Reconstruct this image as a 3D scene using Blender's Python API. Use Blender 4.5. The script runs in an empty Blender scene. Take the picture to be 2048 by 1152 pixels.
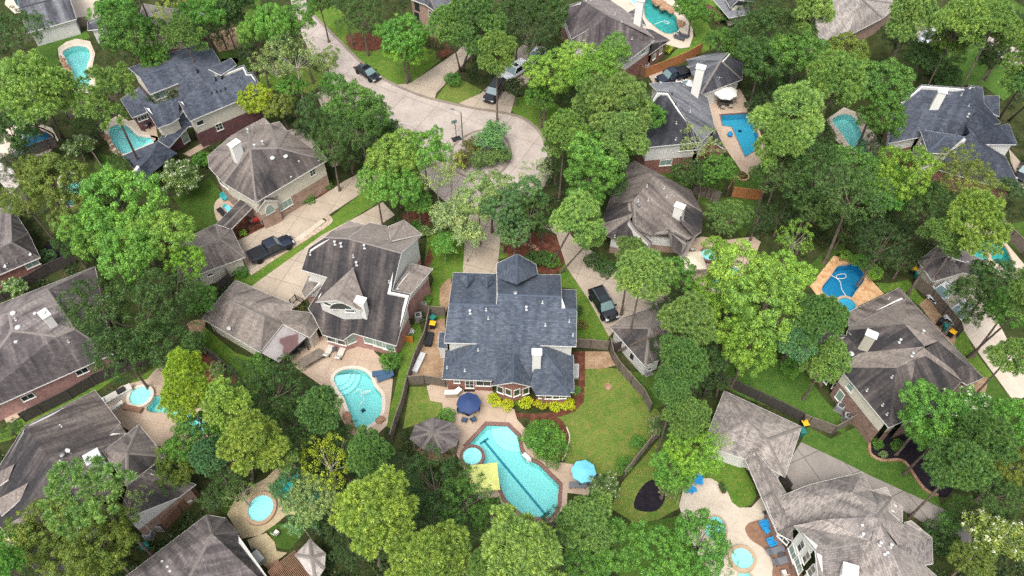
import bpy, bmesh, math, random
import numpy as np
from mathutils import Vector, Matrix
from mathutils.bvhtree import BVHTree
from mathutils.geometry import tessellate_polygon
random.seed(7); rng = np.random.default_rng(7)
sc = bpy.context.scene
COL = sc.collection
# ---------------------------------------------------------------- camera, sky, sun
F = 1593.; PIT = math.radians(52.1); HC = 77.; CX, CY = 1024., 576.
cd = bpy.data.cameras.new('camera'); cam = bpy.data.objects.new('camera', cd); COL.objects.link(cam)
cd.sensor_width = 36; cd.lens = 36*F/2048; cd.clip_start = 1; cd.clip_end = 3000
cam.location = (0, 0, HC); cam.rotation_euler = (math.radians(90)-PIT, 0, 0); sc.camera = cam
SUN_EL, SUN_AZ = 62., 200.          # degrees; azimuth measured clockwise from +Y
w = bpy.data.worlds.new('World'); sc.world = w; w.use_nodes = True
nt = w.node_tree; bg = nt.nodes['Background']; sky = nt.nodes.new('ShaderNodeTexSky')
sky.sky_type = 'NISHITA'; sky.sun_disc = False; sky.sun_elevation = math.radians(SUN_EL); sky.sun_rotation = math.radians(SUN_AZ)
sky.air_density = 1.0; sky.dust_density = 4.0; sky.ozone_density = 0.6
hs = nt.nodes.new('ShaderNodeHueSaturation'); hs.inputs['Saturation'].default_value = .38       # thin white overcast
nt.links.new(sky.outputs[0], hs.inputs['Color']); nt.links.new(hs.outputs[0], bg.inputs[0]); bg.inputs[1].default_value = 0.15
sl = bpy.data.lights.new('sun', 'SUN'); so = bpy.data.objects.new('sun', sl); COL.objects.link(so)
sl.energy = 1.15; sl.angle = math.radians(26); sl.color = (1.0, 0.97, 0.92)
_d = Vector((math.sin(math.radians(SUN_AZ))*math.cos(math.radians(SUN_EL)), math.cos(math.radians(SUN_AZ))*math.cos(math.radians(SUN_EL)), math.sin(math.radians(SUN_EL))))
so.rotation_euler = _d.to_track_quat('Z', 'Y').to_euler(); so.location = (0, 60, 90)
sc.view_settings.view_transform = 'Standard'; sc.view_settings.look = 'None'; sc.view_settings.exposure = 1.08; sc.view_settings.gamma = 1
sc.cycles.max_bounces = 6; sc.cycles.transparent_max_bounces = 8; sc.cycles.use_denoising = False
# ---------------------------------------------------------------- survey helpers: a pixel of the photograph and a height give a place
_c, _s = math.cos(PIT), math.sin(PIT)
def ray(px, py):
    u = (px-CX)/F; v = (py-CY)/F
    return Vector((u, _c-v*_s, -_s-v*_c))
def P(px, py, z=0.):
    d = ray(px, py); t = (z-HC)/d.z
    return Vector((d.x*t, d.y*t, z))
def depth(p): return p[1]*_c-(p[2]-HC)*_s
CR = dict(a=(0,0,2.88), b=(500,0,2.88), c=(1000,0,2.88), d=(1500,0,2.88), e=(0,370,2.88), f=(380,370,2.88), g=(800,370,2.88), h=(1160,370,2.88), i=(1528,370,2.88),
          j=(0,752,2.88), k=(380,752,2.88), l=(770,752,2.88), m=(1200,752,2.88), n=(1528,752,2.88), z=(0,0,1.),
          A=(860,480,3.2), B=(230,80,4.113), C=(1580,560,3.3875), D=(1480,930,5.12), E=(560,440,4.116), F=(0,770,3.015), G=(1100,0,4.6075), H=(1760,150,4.8))
def cv(k, x, y): o = CR[k]; return (o[0]+float(x)/o[2], o[1]+float(y)/o[2])
def pts(t):
    k = 'z'; r = []
    for w_ in t.split():
        if w_ in CR: k = w_; continue
        x, y = w_.split(',')[:2]; r.append(cv(k, x, y))
    return r
def wp(t, z=0.): return [P(x, y, z) for x, y in pts(t)]
# ---------------------------------------------------------------- object helpers
def tag(o, label=None, cat=None, group=None, kind=None):
    if label: o['label'] = label
    if cat: o['category'] = cat
    if group: o['group'] = group
    if kind: o['kind'] = kind
    return o
def empty(name, loc=(0,0,0), rz=0., label=None, cat=None, group=None):
    o = bpy.data.objects.new(name, None); COL.objects.link(o); o.location = loc; o.rotation_euler = (0,0,rz); o.empty_display_size = .3
    return tag(o, label, cat, group)
class MB:
    def __init__(s): s.v = []; s.f = []; s.uv = []; s.st = []; s.mi = []
    def face(s, vs, uv=None, st=0., mi=0):
        b = len(s.v); s.v += [tuple(p) for p in vs]; s.f.append(tuple(range(b, b+len(vs)))); s.uv.append(uv or [(0,0)]*len(vs)); s.st.append(st); s.mi.append(mi)
    def box(s, x0, y0, z0, x1, y1, z1, M=None, mi=0):
        c = [Vector(p) for p in ((x0,y0,z0),(x1,y0,z0),(x1,y1,z0),(x0,y1,z0),(x0,y0,z1),(x1,y0,z1),(x1,y1,z1),(x0,y1,z1))]
        if M is not None: c = [M @ p for p in c]
        for q in ((3,2,1,0),(4,5,6,7),(0,1,5,4),(1,2,6,5),(2,3,7,6),(3,0,4,7)): s.face([c[i] for i in q], mi=mi)
    def tube(s, path, rad, n=8, cap=True, mi=0):
        path = [Vector(p) for p in path]
        if not hasattr(rad, '__len__'): rad = [rad]*len(path)
        rings = []
        for i, p in enumerate(path):
            d = (path[min(i+1, len(path)-1)]-path[max(i-1, 0)])
            d = d.normalized() if d.length > 1e-9 else Vector((0,0,1))
            a = d.orthogonal().normalized() if abs(d.z) < .99 else Vector((1,0,0)); a = (a-d*a.dot(d)).normalized(); b = d.cross(a)
            rings.append([p+(a*math.cos(2*math.pi*k/n)+b*math.sin(2*math.pi*k/n))*rad[i] for k in range(n)])
        for r0, r1 in zip(rings, rings[1:]):
            for k in range(n): s.face([r0[k], r0[(k+1)%n], r1[(k+1)%n], r1[k]], mi=mi)
        if cap: s.face(rings[0][::-1], mi=mi); s.face(rings[-1], mi=mi)
    def lathe(s, c, prof, n=16, mi=0):
        c = Vector(c); R = [[c+Vector((r*math.cos(2*math.pi*k/n), r*math.sin(2*math.pi*k/n), z)) for k in range(n)] for r, z in prof]
        for r0, r1 in zip(R, R[1:]):
            for k in range(n): s.face([r0[k], r0[(k+1)%n], r1[(k+1)%n], r1[k]], mi=mi)
        if prof[-1][0] > 1e-4: s.face(R[-1], mi=mi)
    def bar(s, a, b, w_, h, mi=0):
        a = Vector(a); b = Vector(b); d = b-a; L = d.length
        if L < 1e-6: return
        M = Matrix.Translation(a) @ d.to_track_quat('X', 'Z').to_matrix().to_4x4()
        s.box(0, -w_/2, -h/2, L, w_/2, h/2, M, mi)
    def build(s, name, mat, parent=None, smooth=False, merge=False):
        me = bpy.data.meshes.new(name); me.from_pydata(s.v, [], s.f)
        mats = mat if isinstance(mat, (list, tuple)) else [mat]
        for m_ in mats: me.materials.append(m_)
        if s.uv:
            ul = me.uv_layers.new(name='UVMap'); flat = [c for u in s.uv for p in u for c in p]; ul.data.foreach_set('uv', flat)
            at = me.attributes.new('st', 'FLOAT', 'FACE'); at.data.foreach_set('value', s.st)
        me.polygons.foreach_set('material_index', s.mi)
        if merge:
            bm = bmesh.new(); bm.from_mesh(me); bmesh.ops.remove_doubles(bm, verts=bm.verts, dist=1e-4); bm.to_mesh(me); bm.free()
        if smooth: me.polygons.foreach_set('use_smooth', [True]*len(me.polygons))
        o = bpy.data.objects.new(name, me); COL.objects.link(o)
        if parent: o.parent = parent
        return o
def copy_tree(o, parent=None):
    c = o.copy(); COL.objects.link(c)
    if parent: c.parent = parent
    for ch in list(o.children): copy_tree(ch, c)
    return c
def inside(p, poly):
    r = False; n = len(poly)
    for i in range(n):
        a, b = poly[i], poly[(i+1)%n]
        if (a[1] > p[1]) != (b[1] > p[1]) and p[0] < (b[0]-a[0])*(p[1]-a[1])/(b[1]-a[1])+a[0]: r = not r
    return r
def area(poly): return sum(poly[i-1][0]*poly[i][1]-poly[i][0]*poly[i-1][1] for i in range(len(poly)))/2
def smooth_poly(poly, n=5):
    out = []; L = len(poly)
    for i in range(L):
        p0, p1, p2, p3 = poly[i-1], poly[i], poly[(i+1)%L], poly[(i+2)%L]
        for k in range(n):
            t = k/n; out.append(.5*((2*p1)+(p2-p0)*t+(2*p0-5*p1+4*p2-p3)*t*t+(3*p1-p0-3*p2+p3)*t**3))
    return out
def offset(poly, d):
    """d>0 grows a counter-clockwise outline"""
    n = len(poly); out = []
    for i in range(n):
        a, b, c = poly[i-1], poly[i], poly[(i+1)%n]
        e1 = Vector((b[0]-a[0], b[1]-a[1])); e2 = Vector((c[0]-b[0], c[1]-b[1]))
        if e1.length < 1e-6 or e2.length < 1e-6: out.append(Vector(b)); continue
        n1 = Vector((e1.y, -e1.x)).normalized(); n2 = Vector((e2.y, -e2.x)).normalized(); m = n1+n2
        if m.length < .2: m = n1.copy()
        else: m = m/m.length
        k = min(1/max(m.dot(n1), .25), 1.6)
        out.append(Vector((b[0]+m.x*d*k, b[1]+m.y*d*k, b[2])))
    return out
# ---------------------------------------------------------------- materials
def lin(c): return tuple((x/12.92 if x <= .04045 else ((x+.055)/1.055)**2.4) for x in c)
def hexc(h): return lin(tuple(int(h[i:i+2], 16)/255 for i in (0,2,4)))+(1,)
class NT:
    def __init__(s, name):
        s.m = bpy.data.materials.new(name); s.m.use_nodes = True; s.t = s.m.node_tree; s.b = s.t.nodes['Principled BSDF']; s.b.inputs['Roughness'].default_value = .85
        s.b.inputs['Specular IOR Level'].default_value = .25
    def n(s, typ, **kw):
        nd = s.t.nodes.new('ShaderNode'+typ)
        for k, v in kw.items():
            if k in nd.inputs: nd.inputs[k].default_value = v
            else: setattr(nd, k, v)
        return nd
    def l(s, a, b): s.t.links.new(a, b)
    def coord(s, kind='Object', scale=(1,1,1), rot=(0,0,0)):
        tc = s.n('TexCoord'); mp = s.n('Mapping'); mp.inputs['Scale'].default_value = scale; mp.inputs['Rotation'].default_value = rot; s.l(tc.outputs[kind], mp.inputs[0]); return mp.outputs[0]
    def geo(s, scale=(1,1,1)):
        g_ = s.n('NewGeometry'); mp = s.n('Mapping'); mp.inputs['Scale'].default_value = scale; s.l(g_.outputs['Position'], mp.inputs[0]); return mp.outputs[0]
    def noise(s, vec, scale, detail=4, rough=.6):
        x = s.n('TexNoise'); x.inputs['Scale'].default_value = scale; x.inputs['Detail'].default_value = detail; x.inputs['Roughness'].default_value = rough; s.l(vec, x.inputs['Vector']); return x.outputs['Fac']
    def ramp(s, fac, stops):
        r = s.n('ValToRGB'); e = r.color_ramp.elements
        while len(e) < len(stops): e.new(.5)
        for q, (p, c) in zip(e, stops): q.position = p; q.color = c if not isinstance(c, str) else hexc(c)
        s.l(fac, r.inputs[0]); return r.outputs[0]
    def fr(s, fac, lo, hi, a=0., b=1.):
        r = s.n('MapRange'); r.inputs[1].default_value = lo; r.inputs[2].default_value = hi; r.inputs[3].default_value = a; r.inputs[4].default_value = b; s.l(fac, r.inputs[0]); return r.outputs[0]
    def mix(s, fac, a, b, mode='MIX'):
        x = s.n('Mix', data_type='RGBA', blend_type=mode)
        for v, i in ((fac, 0), (a, 6), (b, 7)):
            if hasattr(v, 'is_linked') or hasattr(v, 'links'): s.l(v, x.inputs[i])
            else: x.inputs[i].default_value = hexc(v) if isinstance(v, str) else v
        return x.outputs[2]
    def math(s, op, a, b=0.):
        x = s.n('Math', operation=op)
        for v, i in ((a, 0), (b, 1)):
            if hasattr(v, 'links'): s.l(v, x.inputs[i])
            else: x.inputs[i].default_value = v
        return x.outputs[0]
    def bump(s, h, strength=.3, dist=.05):
        b = s.n('Bump'); b.inputs['Strength'].default_value = strength; b.inputs['Distance'].default_value = dist; s.l(h, b.inputs['Height']); s.l(b.outputs[0], s.b.inputs['Normal'])
    def col(s, c): s.l(c, s.b.inputs['Base Color'])
def plain(name, h, rough=.7, metal=0., spec=.3, var=.12):
    m = NT(name); v = m.geo(); n_ = m.noise(v, 3., 4); c = hexc(h)
    m.col(m.mix(m.fr(n_, .3, .7), tuple(x*(1-var) for x in c[:3])+(1,), tuple(min(1, x*(1+var)) for x in c[:3])+(1,)))
    m.b.inputs['Roughness'].default_value = rough; m.b.inputs['Metallic'].default_value = metal; m.b.inputs['Specular IOR Level'].default_value = spec
    return m.m
def shingle(name, base, dark, light, spots=.5):
    """asphalt shingles: courses along the slope (uv in metres), granule speckle, algae streaks running down the slope"""
    m = NT(name); uv = m.n('UVMap'); uv.uv_map = 'UVMap'; U = uv.outputs[0]
    br = m.n('TexBrick'); m.l(U, br.inputs[0]); br.inputs['Scale'].default_value = 1.; br.inputs['Brick Width'].default_value = .42; br.inputs['Row Height'].default_value = .19
    br.inputs['Mortar Size'].default_value = .012; br.inputs['Color1'].default_value = (0.25,)*3+(1,); br.inputs['Color2'].default_value = (.85,)*3+(1,); br.inputs['Mortar'].default_value = (.05,)*3+(1,); br.inputs['Bias'].default_value = 0
    sep = m.n('SeparateColor'); m.l(br.outputs[0], sep.inputs[0]); tab = sep.outputs[0]
    mp = m.n('Mapping'); m.l(U, mp.inputs[0]); mp.inputs['Scale'].default_value = (.8, .09, 1)
    streak = m.noise(mp.outputs[0], 1., 5, .62)
    mp2 = m.n('Mapping'); m.l(U, mp2.inputs[0]); mp2.inputs['Scale'].default_value = (3.2, .35, 1)
    fine = m.noise(mp2.outputs[0], 1., 3, .6)
    sp = m.noise(U, 4.2, 4, .85)
    big = m.noise(U, .22, 3, .5)
    at = m.n('Attribute'); at.attribute_name = 'st'; st = at.outputs['Fac']
    f = m.math('ADD', m.math('ADD', m.math('MULTIPLY', streak, .95), -.2), m.math('ADD', m.math('MULTIPLY', fine, .18), m.math('MULTIPLY', big, .35)))
    f = m.math('ADD', f, st)
    base_c = m.mix(m.fr(f, .38, .60), light, base); base_c = m.mix(m.fr(f, .56, .84), base_c, dark)
    g_ = m.math('ADD', m.math('MULTIPLY', tab, spots), m.math('MULTIPLY', sp, .75))
    base_c = m.mix(1., base_c, m.ramp(g_, [(.25, (.45,.45,.45,1)), (.6, (.95,.95,.95,1)), (.95, (1.65,1.62,1.58,1))]), 'MULTIPLY')
    m.col(base_c); m.bump(g_, .35, .03); m.b.inputs['Roughness'].default_value = .92; return m.m
def brickmat(name, c1, c2, mortar='a89a8c'):
    m = NT(name); uv = m.n('UVMap'); uv.uv_map = 'UVMap'
    br = m.n('TexBrick'); m.l(uv.outputs[0], br.inputs[0]); br.inputs['Scale'].default_value = 1.; br.inputs['Brick Width'].default_value = .3; br.inputs['Row Height'].default_value = .1; br.inputs['Mortar Size'].default_value = .011
    br.inputs['Color1'].default_value = hexc(c1); br.inputs['Color2'].default_value = hexc(c2); br.inputs['Mortar'].default_value = hexc(mortar)
    n_ = m.noise(uv.outputs[0], 1.3, 4); m.col(m.mix(1., br.outputs[0], m.ramp(n_, [(.25,(.68,.66,.66,1)),(.75,(1.15,1.12,1.1,1))]), 'MULTIPLY')); m.bump(br.outputs[1], -.3, .01); return m.m
def siding(name, h):
    m = NT(name); uv = m.n('UVMap'); uv.uv_map = 'UVMap'; w_ = m.n('TexWave', wave_type='BANDS', bands_direction='Y', wave_profile='SAW'); m.l(uv.outputs[0], w_.inputs[0]); w_.inputs['Scale'].default_value = 1.6
    n_ = m.noise(uv.outputs[0], .8, 3); c = m.mix(m.fr(n_, .3, .7), h, tuple(x*.86 for x in hexc(h)[:3])+(1,)); m.col(m.mix(1., c, m.ramp(w_.outputs['Fac'], [(0,(.72,.72,.72,1)),(.15,(1,1,1,1))]), 'MULTIPLY')); m.bump(w_.outputs['Fac'], .5, .02); return m.m
def concrete(name, a, b, stain='6f675c', joint=0., jw=.02, rot=0.):
    m = NT(name); v = m.geo(); n1 = m.noise(v, .35, 5, .65); n2 = m.noise(v, 2.2, 5, .7); n3 = m.noise(v, 14, 3, .7)
    c = m.mix(m.fr(n1, .32, .68), a, b); c = m.mix(m.math('MULTIPLY', m.fr(n2, .52, .75), .42), c, stain)
    c = m.mix(1., c, m.ramp(n3, [(.3,(.86,.86,.86,1)),(.7,(1.1,1.1,1.1,1))]), 'MULTIPLY')
    if joint:
        mp = m.n('Mapping'); g_ = m.n('NewGeometry'); m.l(g_.outputs['Position'], mp.inputs[0]); mp.inputs['Rotation'].default_value = (0,0,rot)
        br = m.n('TexBrick', offset=0.); m.l(mp.outputs[0], br.inputs[0]); br.inputs['Scale'].default_value = 1.; br.inputs['Brick Width'].default_value = joint; br.inputs['Row Height'].default_value = joint; br.inputs['Mortar Size'].default_value = jw
        br.inputs['Color1'].default_value = (1,1,1,1); br.inputs['Color2'].default_value = (.93,.92,.9,1); br.inputs['Mortar'].default_value = (.5,.48,.45,1); c = m.mix(1., c, br.outputs[0], 'MULTIPLY')
    m.col(c); m.bump(n3, .15, .02); return m.m
def soil(name, stops, scale=1.2, fine=9.):
    m = NT(name); v = m.geo(); a = m.noise(v, scale, 6, .65); b = m.noise(v, fine, 4, .8)
    c = m.ramp(m.math('ADD', m.math('MULTIPLY', a, .6), m.math('MULTIPLY', b, .4)), stops); m.col(c); m.bump(b, .6, .06); m.b.inputs['Roughness'].default_value = 1; m.b.inputs['Specular IOR Level'].default_value = .1; return m.m
def water(name, tint, rough=.03, rip=6.):
    m = NT(name); t = m.t; t.nodes.remove(m.b); tr = m.n('BsdfTransparent'); tr.inputs[0].default_value = hexc(tint); gl = m.n('BsdfGlossy'); gl.inputs['Roughness'].default_value = rough; gl.inputs[0].default_value = (1,1,1,1)
    fz = m.n('Fresnel'); fz.inputs[0].default_value = 1.33; mx = m.n('MixShader'); v = m.geo(); b = m.n('Bump'); b.inputs['Strength'].default_value = .12; b.inputs['Distance'].default_value = .05; m.l(m.noise(v, rip, 2), b.inputs['Height'])
    m.l(b.outputs[0], gl.inputs['Normal']); m.l(b.outputs[0], fz.inputs['Normal']); m.l(fz.outputs[0], mx.inputs[0]); m.l(tr.outputs[0], mx.inputs[1]); m.l(gl.outputs[0], mx.inputs[2])
    m.l(mx.outputs[0], t.nodes['Material Output'].inputs[0]); return m.m
def glassy(name, h, rough=.08):
    m = NT(name); m.b.inputs['Base Color'].default_value = hexc(h); m.b.inputs['Roughness'].default_value = rough; m.b.inputs['Specular IOR Level'].default_value = .8; return m.m
def foliage(name, trans=.25):
    """leaf colour = object colour, varied leaf by leaf and clump by clump"""
    m = NT(name); oi = m.n('ObjectInfo'); g_ = m.n('NewGeometry'); tc = m.n('TexCoord')
    n_ = m.noise(tc.outputs['Object'], .9, 3, .6); n2 = m.noise(tc.outputs['Object'], .28, 2, .5)
    r = m.ramp(g_.outputs['Random Per Island'], [(0,(.48,.56,.58,1)), (.5,(.95,.97,1,1)), (.8,(1.3,1.25,1.05,1)), (1,(1.85,1.75,1.2,1))])
    c = m.mix(1., oi.outputs['Color'], r, 'MULTIPLY'); c = m.mix(1., c, m.ramp(n_, [(.3,(.72,.8,.8,1)), (.7,(1.3,1.2,1.05,1))]), 'MULTIPLY')
    c = m.mix(1., c, m.ramp(n2, [(.3,(.85,.92,.95,1)), (.7,(1.18,1.1,1.0,1))]), 'MULTIPLY')
    m.col(c); m.b.inputs['Roughness'].default_value = .55; m.b.inputs['Specular IOR Level'].default_value = .35
    tr = m.n('BsdfTranslucent'); m.l(m.mix(1., c, (1.25,1.3,.6,1), 'MULTIPLY'), tr.inputs[0]); mx = m.n('MixShader'); mx.inputs[0].default_value = trans
    m.l(m.b.outputs[0], mx.inputs[1]); m.l(tr.outputs[0], mx.inputs[2]); m.l(mx.outputs[0], m.t.nodes['Material Output'].inputs[0]); return m.m
M = {}
M['blue_shingle'] = shingle('blue_grey_shingle', '444b56', '383e48', '50565f', .6)
M['navy_shingle'] = shingle('navy_shingle', '40454f', '343842', '50555f', .6)
M['brown_shingle'] = shingle('weathered_brown_shingle', '625a56', '343234', '8a8078', .35)
M['mauve_shingle'] = shingle('mauve_brown_shingle', '615a5a', '3a3638', '837b77', .4)
M['tan_shingle'] = shingle('grey_tan_shingle', '6f6966', '534f4d', '837c76', .85)
M['slate_shingle'] = shingle('dark_slate_shingle', '4b4c52', '313237', '76777b', .35)
M['pebble_shingle'] = shingle('mixed_grey_shingle', '77726e', '5d5956', '8c8681', .9)
M['cap_blue'] = plain('ridge_cap_blue_grey', '49525f', .9); M['cap_grey'] = plain('ridge_cap_grey', '756e69', .9); M['cap_dark'] = plain('ridge_cap_dark', '3c3a40', .9)
M['white'] = plain('white_paint', 'd9d7d0', .6, var=.05); M['cream'] = siding('cream_siding', 'cfc9b8'); M['white_siding'] = siding('white_siding', 'd6d4cd'); M['beige'] = siding('beige_siding', 'b5a997')
M['brick_red'] = brickmat('red_brick', '8d5146', '6f3f38'); M['brick_pink'] = brickmat('pink_brick', 'b0807a', '936460', 'b9a89e'); M['brick_tan'] = brickmat('tan_brick', 'a58878', '84695d', 'b5a898'); M['brick_mix'] = brickmat('mottled_brown_brick', '93756a', '6a4c45', '9d8f84')
M['brick_dark'] = brickmat('dark_red_brick', '6b4044', '55333a', '84706c')
M['road'] = concrete('pale_concrete_road', 'b5aaa1', '9d928a', '7a7068', 5.5, .035, .5)
M['drive'] = concrete('pale_driveway_concrete', 'b3a594', '9f9282', '776b5d', 3.4, .03, .35)
M['drive_grey'] = concrete('grey_driveway_concrete', '97908a', '857e78', '6a635c', 3.6, .05, -.42)
M['kerb'] = concrete('kerb_concrete', '8b7f73', '786d62', '5c5249')
M['patio'] = concrete('tan_patio_concrete', 'b9a693', 'a8937f', '8a7867', 3.0, .012, .2)
M['patio_pale'] = concrete('pale_patio_concrete', 'c2b6a6', 'b0a391', '93867a')
M['coping_red'] = concrete('brick_coping', '8a6b62', '745850', '5d4640', .3, .02, .7); M['coping_pale'] = concrete('pale_coping', 'cfc6b6', 'bdb2a2', 'a59a8a')
M['coping_stone'] = concrete('stone_coping', 'b39c82', '9c856c', '7e6a55')
M['earth'] = soil('woodland_floor', [(.28,'1a1a12'),(.42,'2f2f1d'),(.5,'34401f'),(.6,'4a4430'),(.72,'66553f')], .6, 5.)
M['mulch_red'] = soil('reddish_mulch', [(.3,'39221b'),(.5,'5d3a2d'),(.65,'7a5443'),(.75,'93705c')], 1.5, 8.)
M['mulch_black'] = soil('black_mulch', [(.3,'17151a'),(.6,'2a262c'),(.75,'454046')], 1.5, 8.)
M['dirt'] = soil('bare_dirt', [(.3,'6d5643'),(.5,'937a61'),(.7,'b39c82')], .9, 7.)
def grassm(name, a, b, c):
    m = NT(name); v = m.geo(); n1 = m.noise(v, .22, 6, .7); n2 = m.noise(v, 1.3, 6, .8); n3 = m.noise(v, 7, 5, .85)
    k = m.mix(m.fr(n1, .34, .66), a, b); k = m.mix(m.math('MULTIPLY', m.fr(n2, .44, .70), .75), k, c)
    k = m.mix(1., k, m.ramp(n3, [(.3,(.5,.55,.5,1)),(.7,(1.45,1.4,1.2,1))]), 'MULTIPLY'); m.col(k); m.bump(n3, .7, .08); m.b.inputs['Roughness'].default_value = 1.; m.b.inputs['Specular IOR Level'].default_value = .1; return m.m
M['lawn'] = grassm('green_lawn', '3f6226', '567530', '7a7d3c'); M['lawn_dark'] = grassm('painted_shade_lawn', '33501d', '42602a', '5d5f33'); M['lawn_dry'] = grassm('patchy_lawn', '4c682c', '64783a', '87794a'); M['lawn_vivid'] = grassm('vivid_lawn', '3a5a27', '47672c', '62733a')  # lawn_dark: darker copy of the green lawn, shade put into its colour
M['plaster'] = plain('pool_plaster_aqua', 'bddcd9', .6, var=.05); M['plaster_blue'] = plain('pool_plaster_blue', '55a3c0', .6); M['plaster_teal'] = plain('pool_plaster_teal', '4eaaa4', .6, var=.35); M['plaster_pale'] = plain('pool_plaster_pale', 'dfeeec', .6, var=.05)
M['plaster_navy'] = plain('pool_plaster_navy', '2b6b82', .6)
M['water'] = water('clear_pool_water', 'c6ecec'); M['water_deep'] = water('deep_pool_water', 'a9d8e6'); M['tile'] = plain('dark_blue_tile', '3d8698', .3)
M['wood'] = plain('weathered_wood', '6f655b', .9, var=.3); M['wood_new'] = plain('orange_cedar_wood', 'a06a42', .85, var=.25); M['wood_dark'] = plain('dark_stained_wood', '46413d', .9, var=.3); M['wood_brown'] = plain('brown_wood', '7d5f4c', .85, var=.25)
M['flag_tan'] = soil('tan_flagstone', [(.3,'8f8266'),(.5,'a99a7c'),(.7,'bcae92')], 1., 3.)
M['bark'] = soil('pine_bark', [(.3,'4a3f37'),(.5,'6d6057'),(.7,'8a7d72')], 2., 9.); M['bark_pale'] = soil('pale_bark', [(.3,'8a8377'),(.5,'a8a194'),(.7,'c2bcb0')], 2., 9.)
M['leaf'] = foliage('broad_leaf', .16); M['needle'] = foliage('pine_needles', .1)
M['blossom'] = plain('white_blossom', 'ded9c6', .7, var=.1); M['blossom_pink'] = plain('pink_blossom', 'b98a86', .7, var=.15)
M['metal'] = plain('grey_metal', '8d8f92', .4, .6); M['metal_dark'] = plain('dark_metal', '2b2c2f', .5, .4); M['metal_white'] = plain('white_metal', 'b4b5b4', .4)
M['glass'] = glassy('window_glass', '2b3636'); M['glass_green'] = glassy('pale_window_glass', '7f958b', .15); M['carglass'] = glassy('car_glass', '1b2529', .05); M['windshield'] = glassy('car_windshield', '6c8384', .06)
M['rubber'] = plain('tyre_rubber', '1b1b1c', .85); M['rim'] = plain('alloy_rim', 'a0a3a5', .3, .8)
M['stone'] = soil('boulder_stone', [(.3,'6b5245'),(.5,'96775f'),(.7,'b99b80')], 1.5, 6.); M['pebble'] = soil('river_pebble', [(.3,'7a6a58'),(.5,'a89684'),(.7,'cdbfae')], 3., 6.)
M['flag'] = soil('flagstone', [(.3,'8f6f4c'),(.45,'b58a60'),(.55,'c3a27c'),(.7,'cbb595')], 1.4, 2.5)
def paint(name, h, rough=.25):
    m = NT(name); m.b.inputs['Base Color'].default_value = hexc(h); m.b.inputs['Roughness'].default_value = rough; m.b.inputs['Coat Weight'].default_value = .8; m.b.inputs['Coat Roughness'].default_value = .05; m.b.inputs['Specular IOR Level'].default_value = .5; return m.m
M['car_black'] = paint('black_car_paint', '0c0f14'); M['car_navy'] = paint('navy_car_paint', '10182a'); M['car_white'] = paint('white_car_paint', 'd5d7d8')
# ---------------------------------------------------------------- pools first: their outlines cut holes in the ground sheets
POOLS = []; SPAS = []
def pool(pix, label, plaster='plaster', coping='coping_pale', wat='water', smooth=True, depth_=1.1, step=None, cw=.38):
    poly = wp(pix); 
    if area(poly) < 0: poly = poly[::-1]
    if smooth: poly = smooth_poly(poly, 5)
    POOLS.append(poly); c = sum(poly, Vector())/len(poly)
    r = empty('swimming_pool', c, 0, label, 'swimming pool', 'backyard swimming pools')
    loc = [p-c for p in poly]; n = len(loc); out = offset(loc, cw); m = MB(); zc = .10
    for i in range(n):
        j = (i+1)%n; a, b = loc[i], loc[j]; A_, B_ = out[i], out[j]
        up = lambda p, z: Vector((p.x, p.y, z))
        m.face([up(A_, zc), up(B_, zc), up(b, zc), up(a, zc)][::-1]); m.face([up(A_, -.05), up(B_, -.05), up(B_, zc), up(A_, zc)]); m.face([up(b, -.1), up(a, -.1), up(a, zc), up(b, zc)])
    m.build('coping', M[coping], r)
    m = MB()
    for i in range(n):
        j = (i+1)%n; a, b = loc[i], loc[j]; m.face([(b.x,b.y,-depth_), (a.x,a.y,-depth_), (a.x,a.y,-.1), (b.x,b.y,-.1)])
    for t in tessellate_polygon([[Vector((p.x, p.y, 0)) for p in loc]]): 
        q = [Vector((loc[i].x, loc[i].y, -depth_)) for i in t]; 
        if area(q) < 0: q = q[::-1]
        m.face(q)
    m.build('basin', M[plaster], r)
    m = MB()
    for t in tessellate_polygon([[Vector((p.x, p.y, 0)) for p in loc]]):
        q = [Vector((loc[i].x, loc[i].y, -.09)) for i in t]
        if area(q) < 0: q = q[::-1]
        m.face(q)
    m.build('water', M[wat], r)
    if step:
        sx, rr, a0, a1 = step; cc = P(*pts(sx)[0])-c; m = MB()
        for k, (rad, z) in enumerate(((rr, -.75), (rr*.78, -.5), (rr*.56, -.28))):
            ring = [cc+Vector((math.cos(t)*rad, math.sin(t)*rad, 0)) for t in np.linspace(math.radians(a0), math.radians(a1), 14)]
            top = [Vector((p.x, p.y, z)) for p in ring]; m.face([Vector((cc.x, cc.y, z))]+top)
            for p, q in zip(top, top[1:]): m.face([Vector((p.x,p.y,-depth_)), Vector((q.x,q.y,-depth_)), q, p])
        m.build('steps', M['plaster_pale'], r)
    return r
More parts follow.
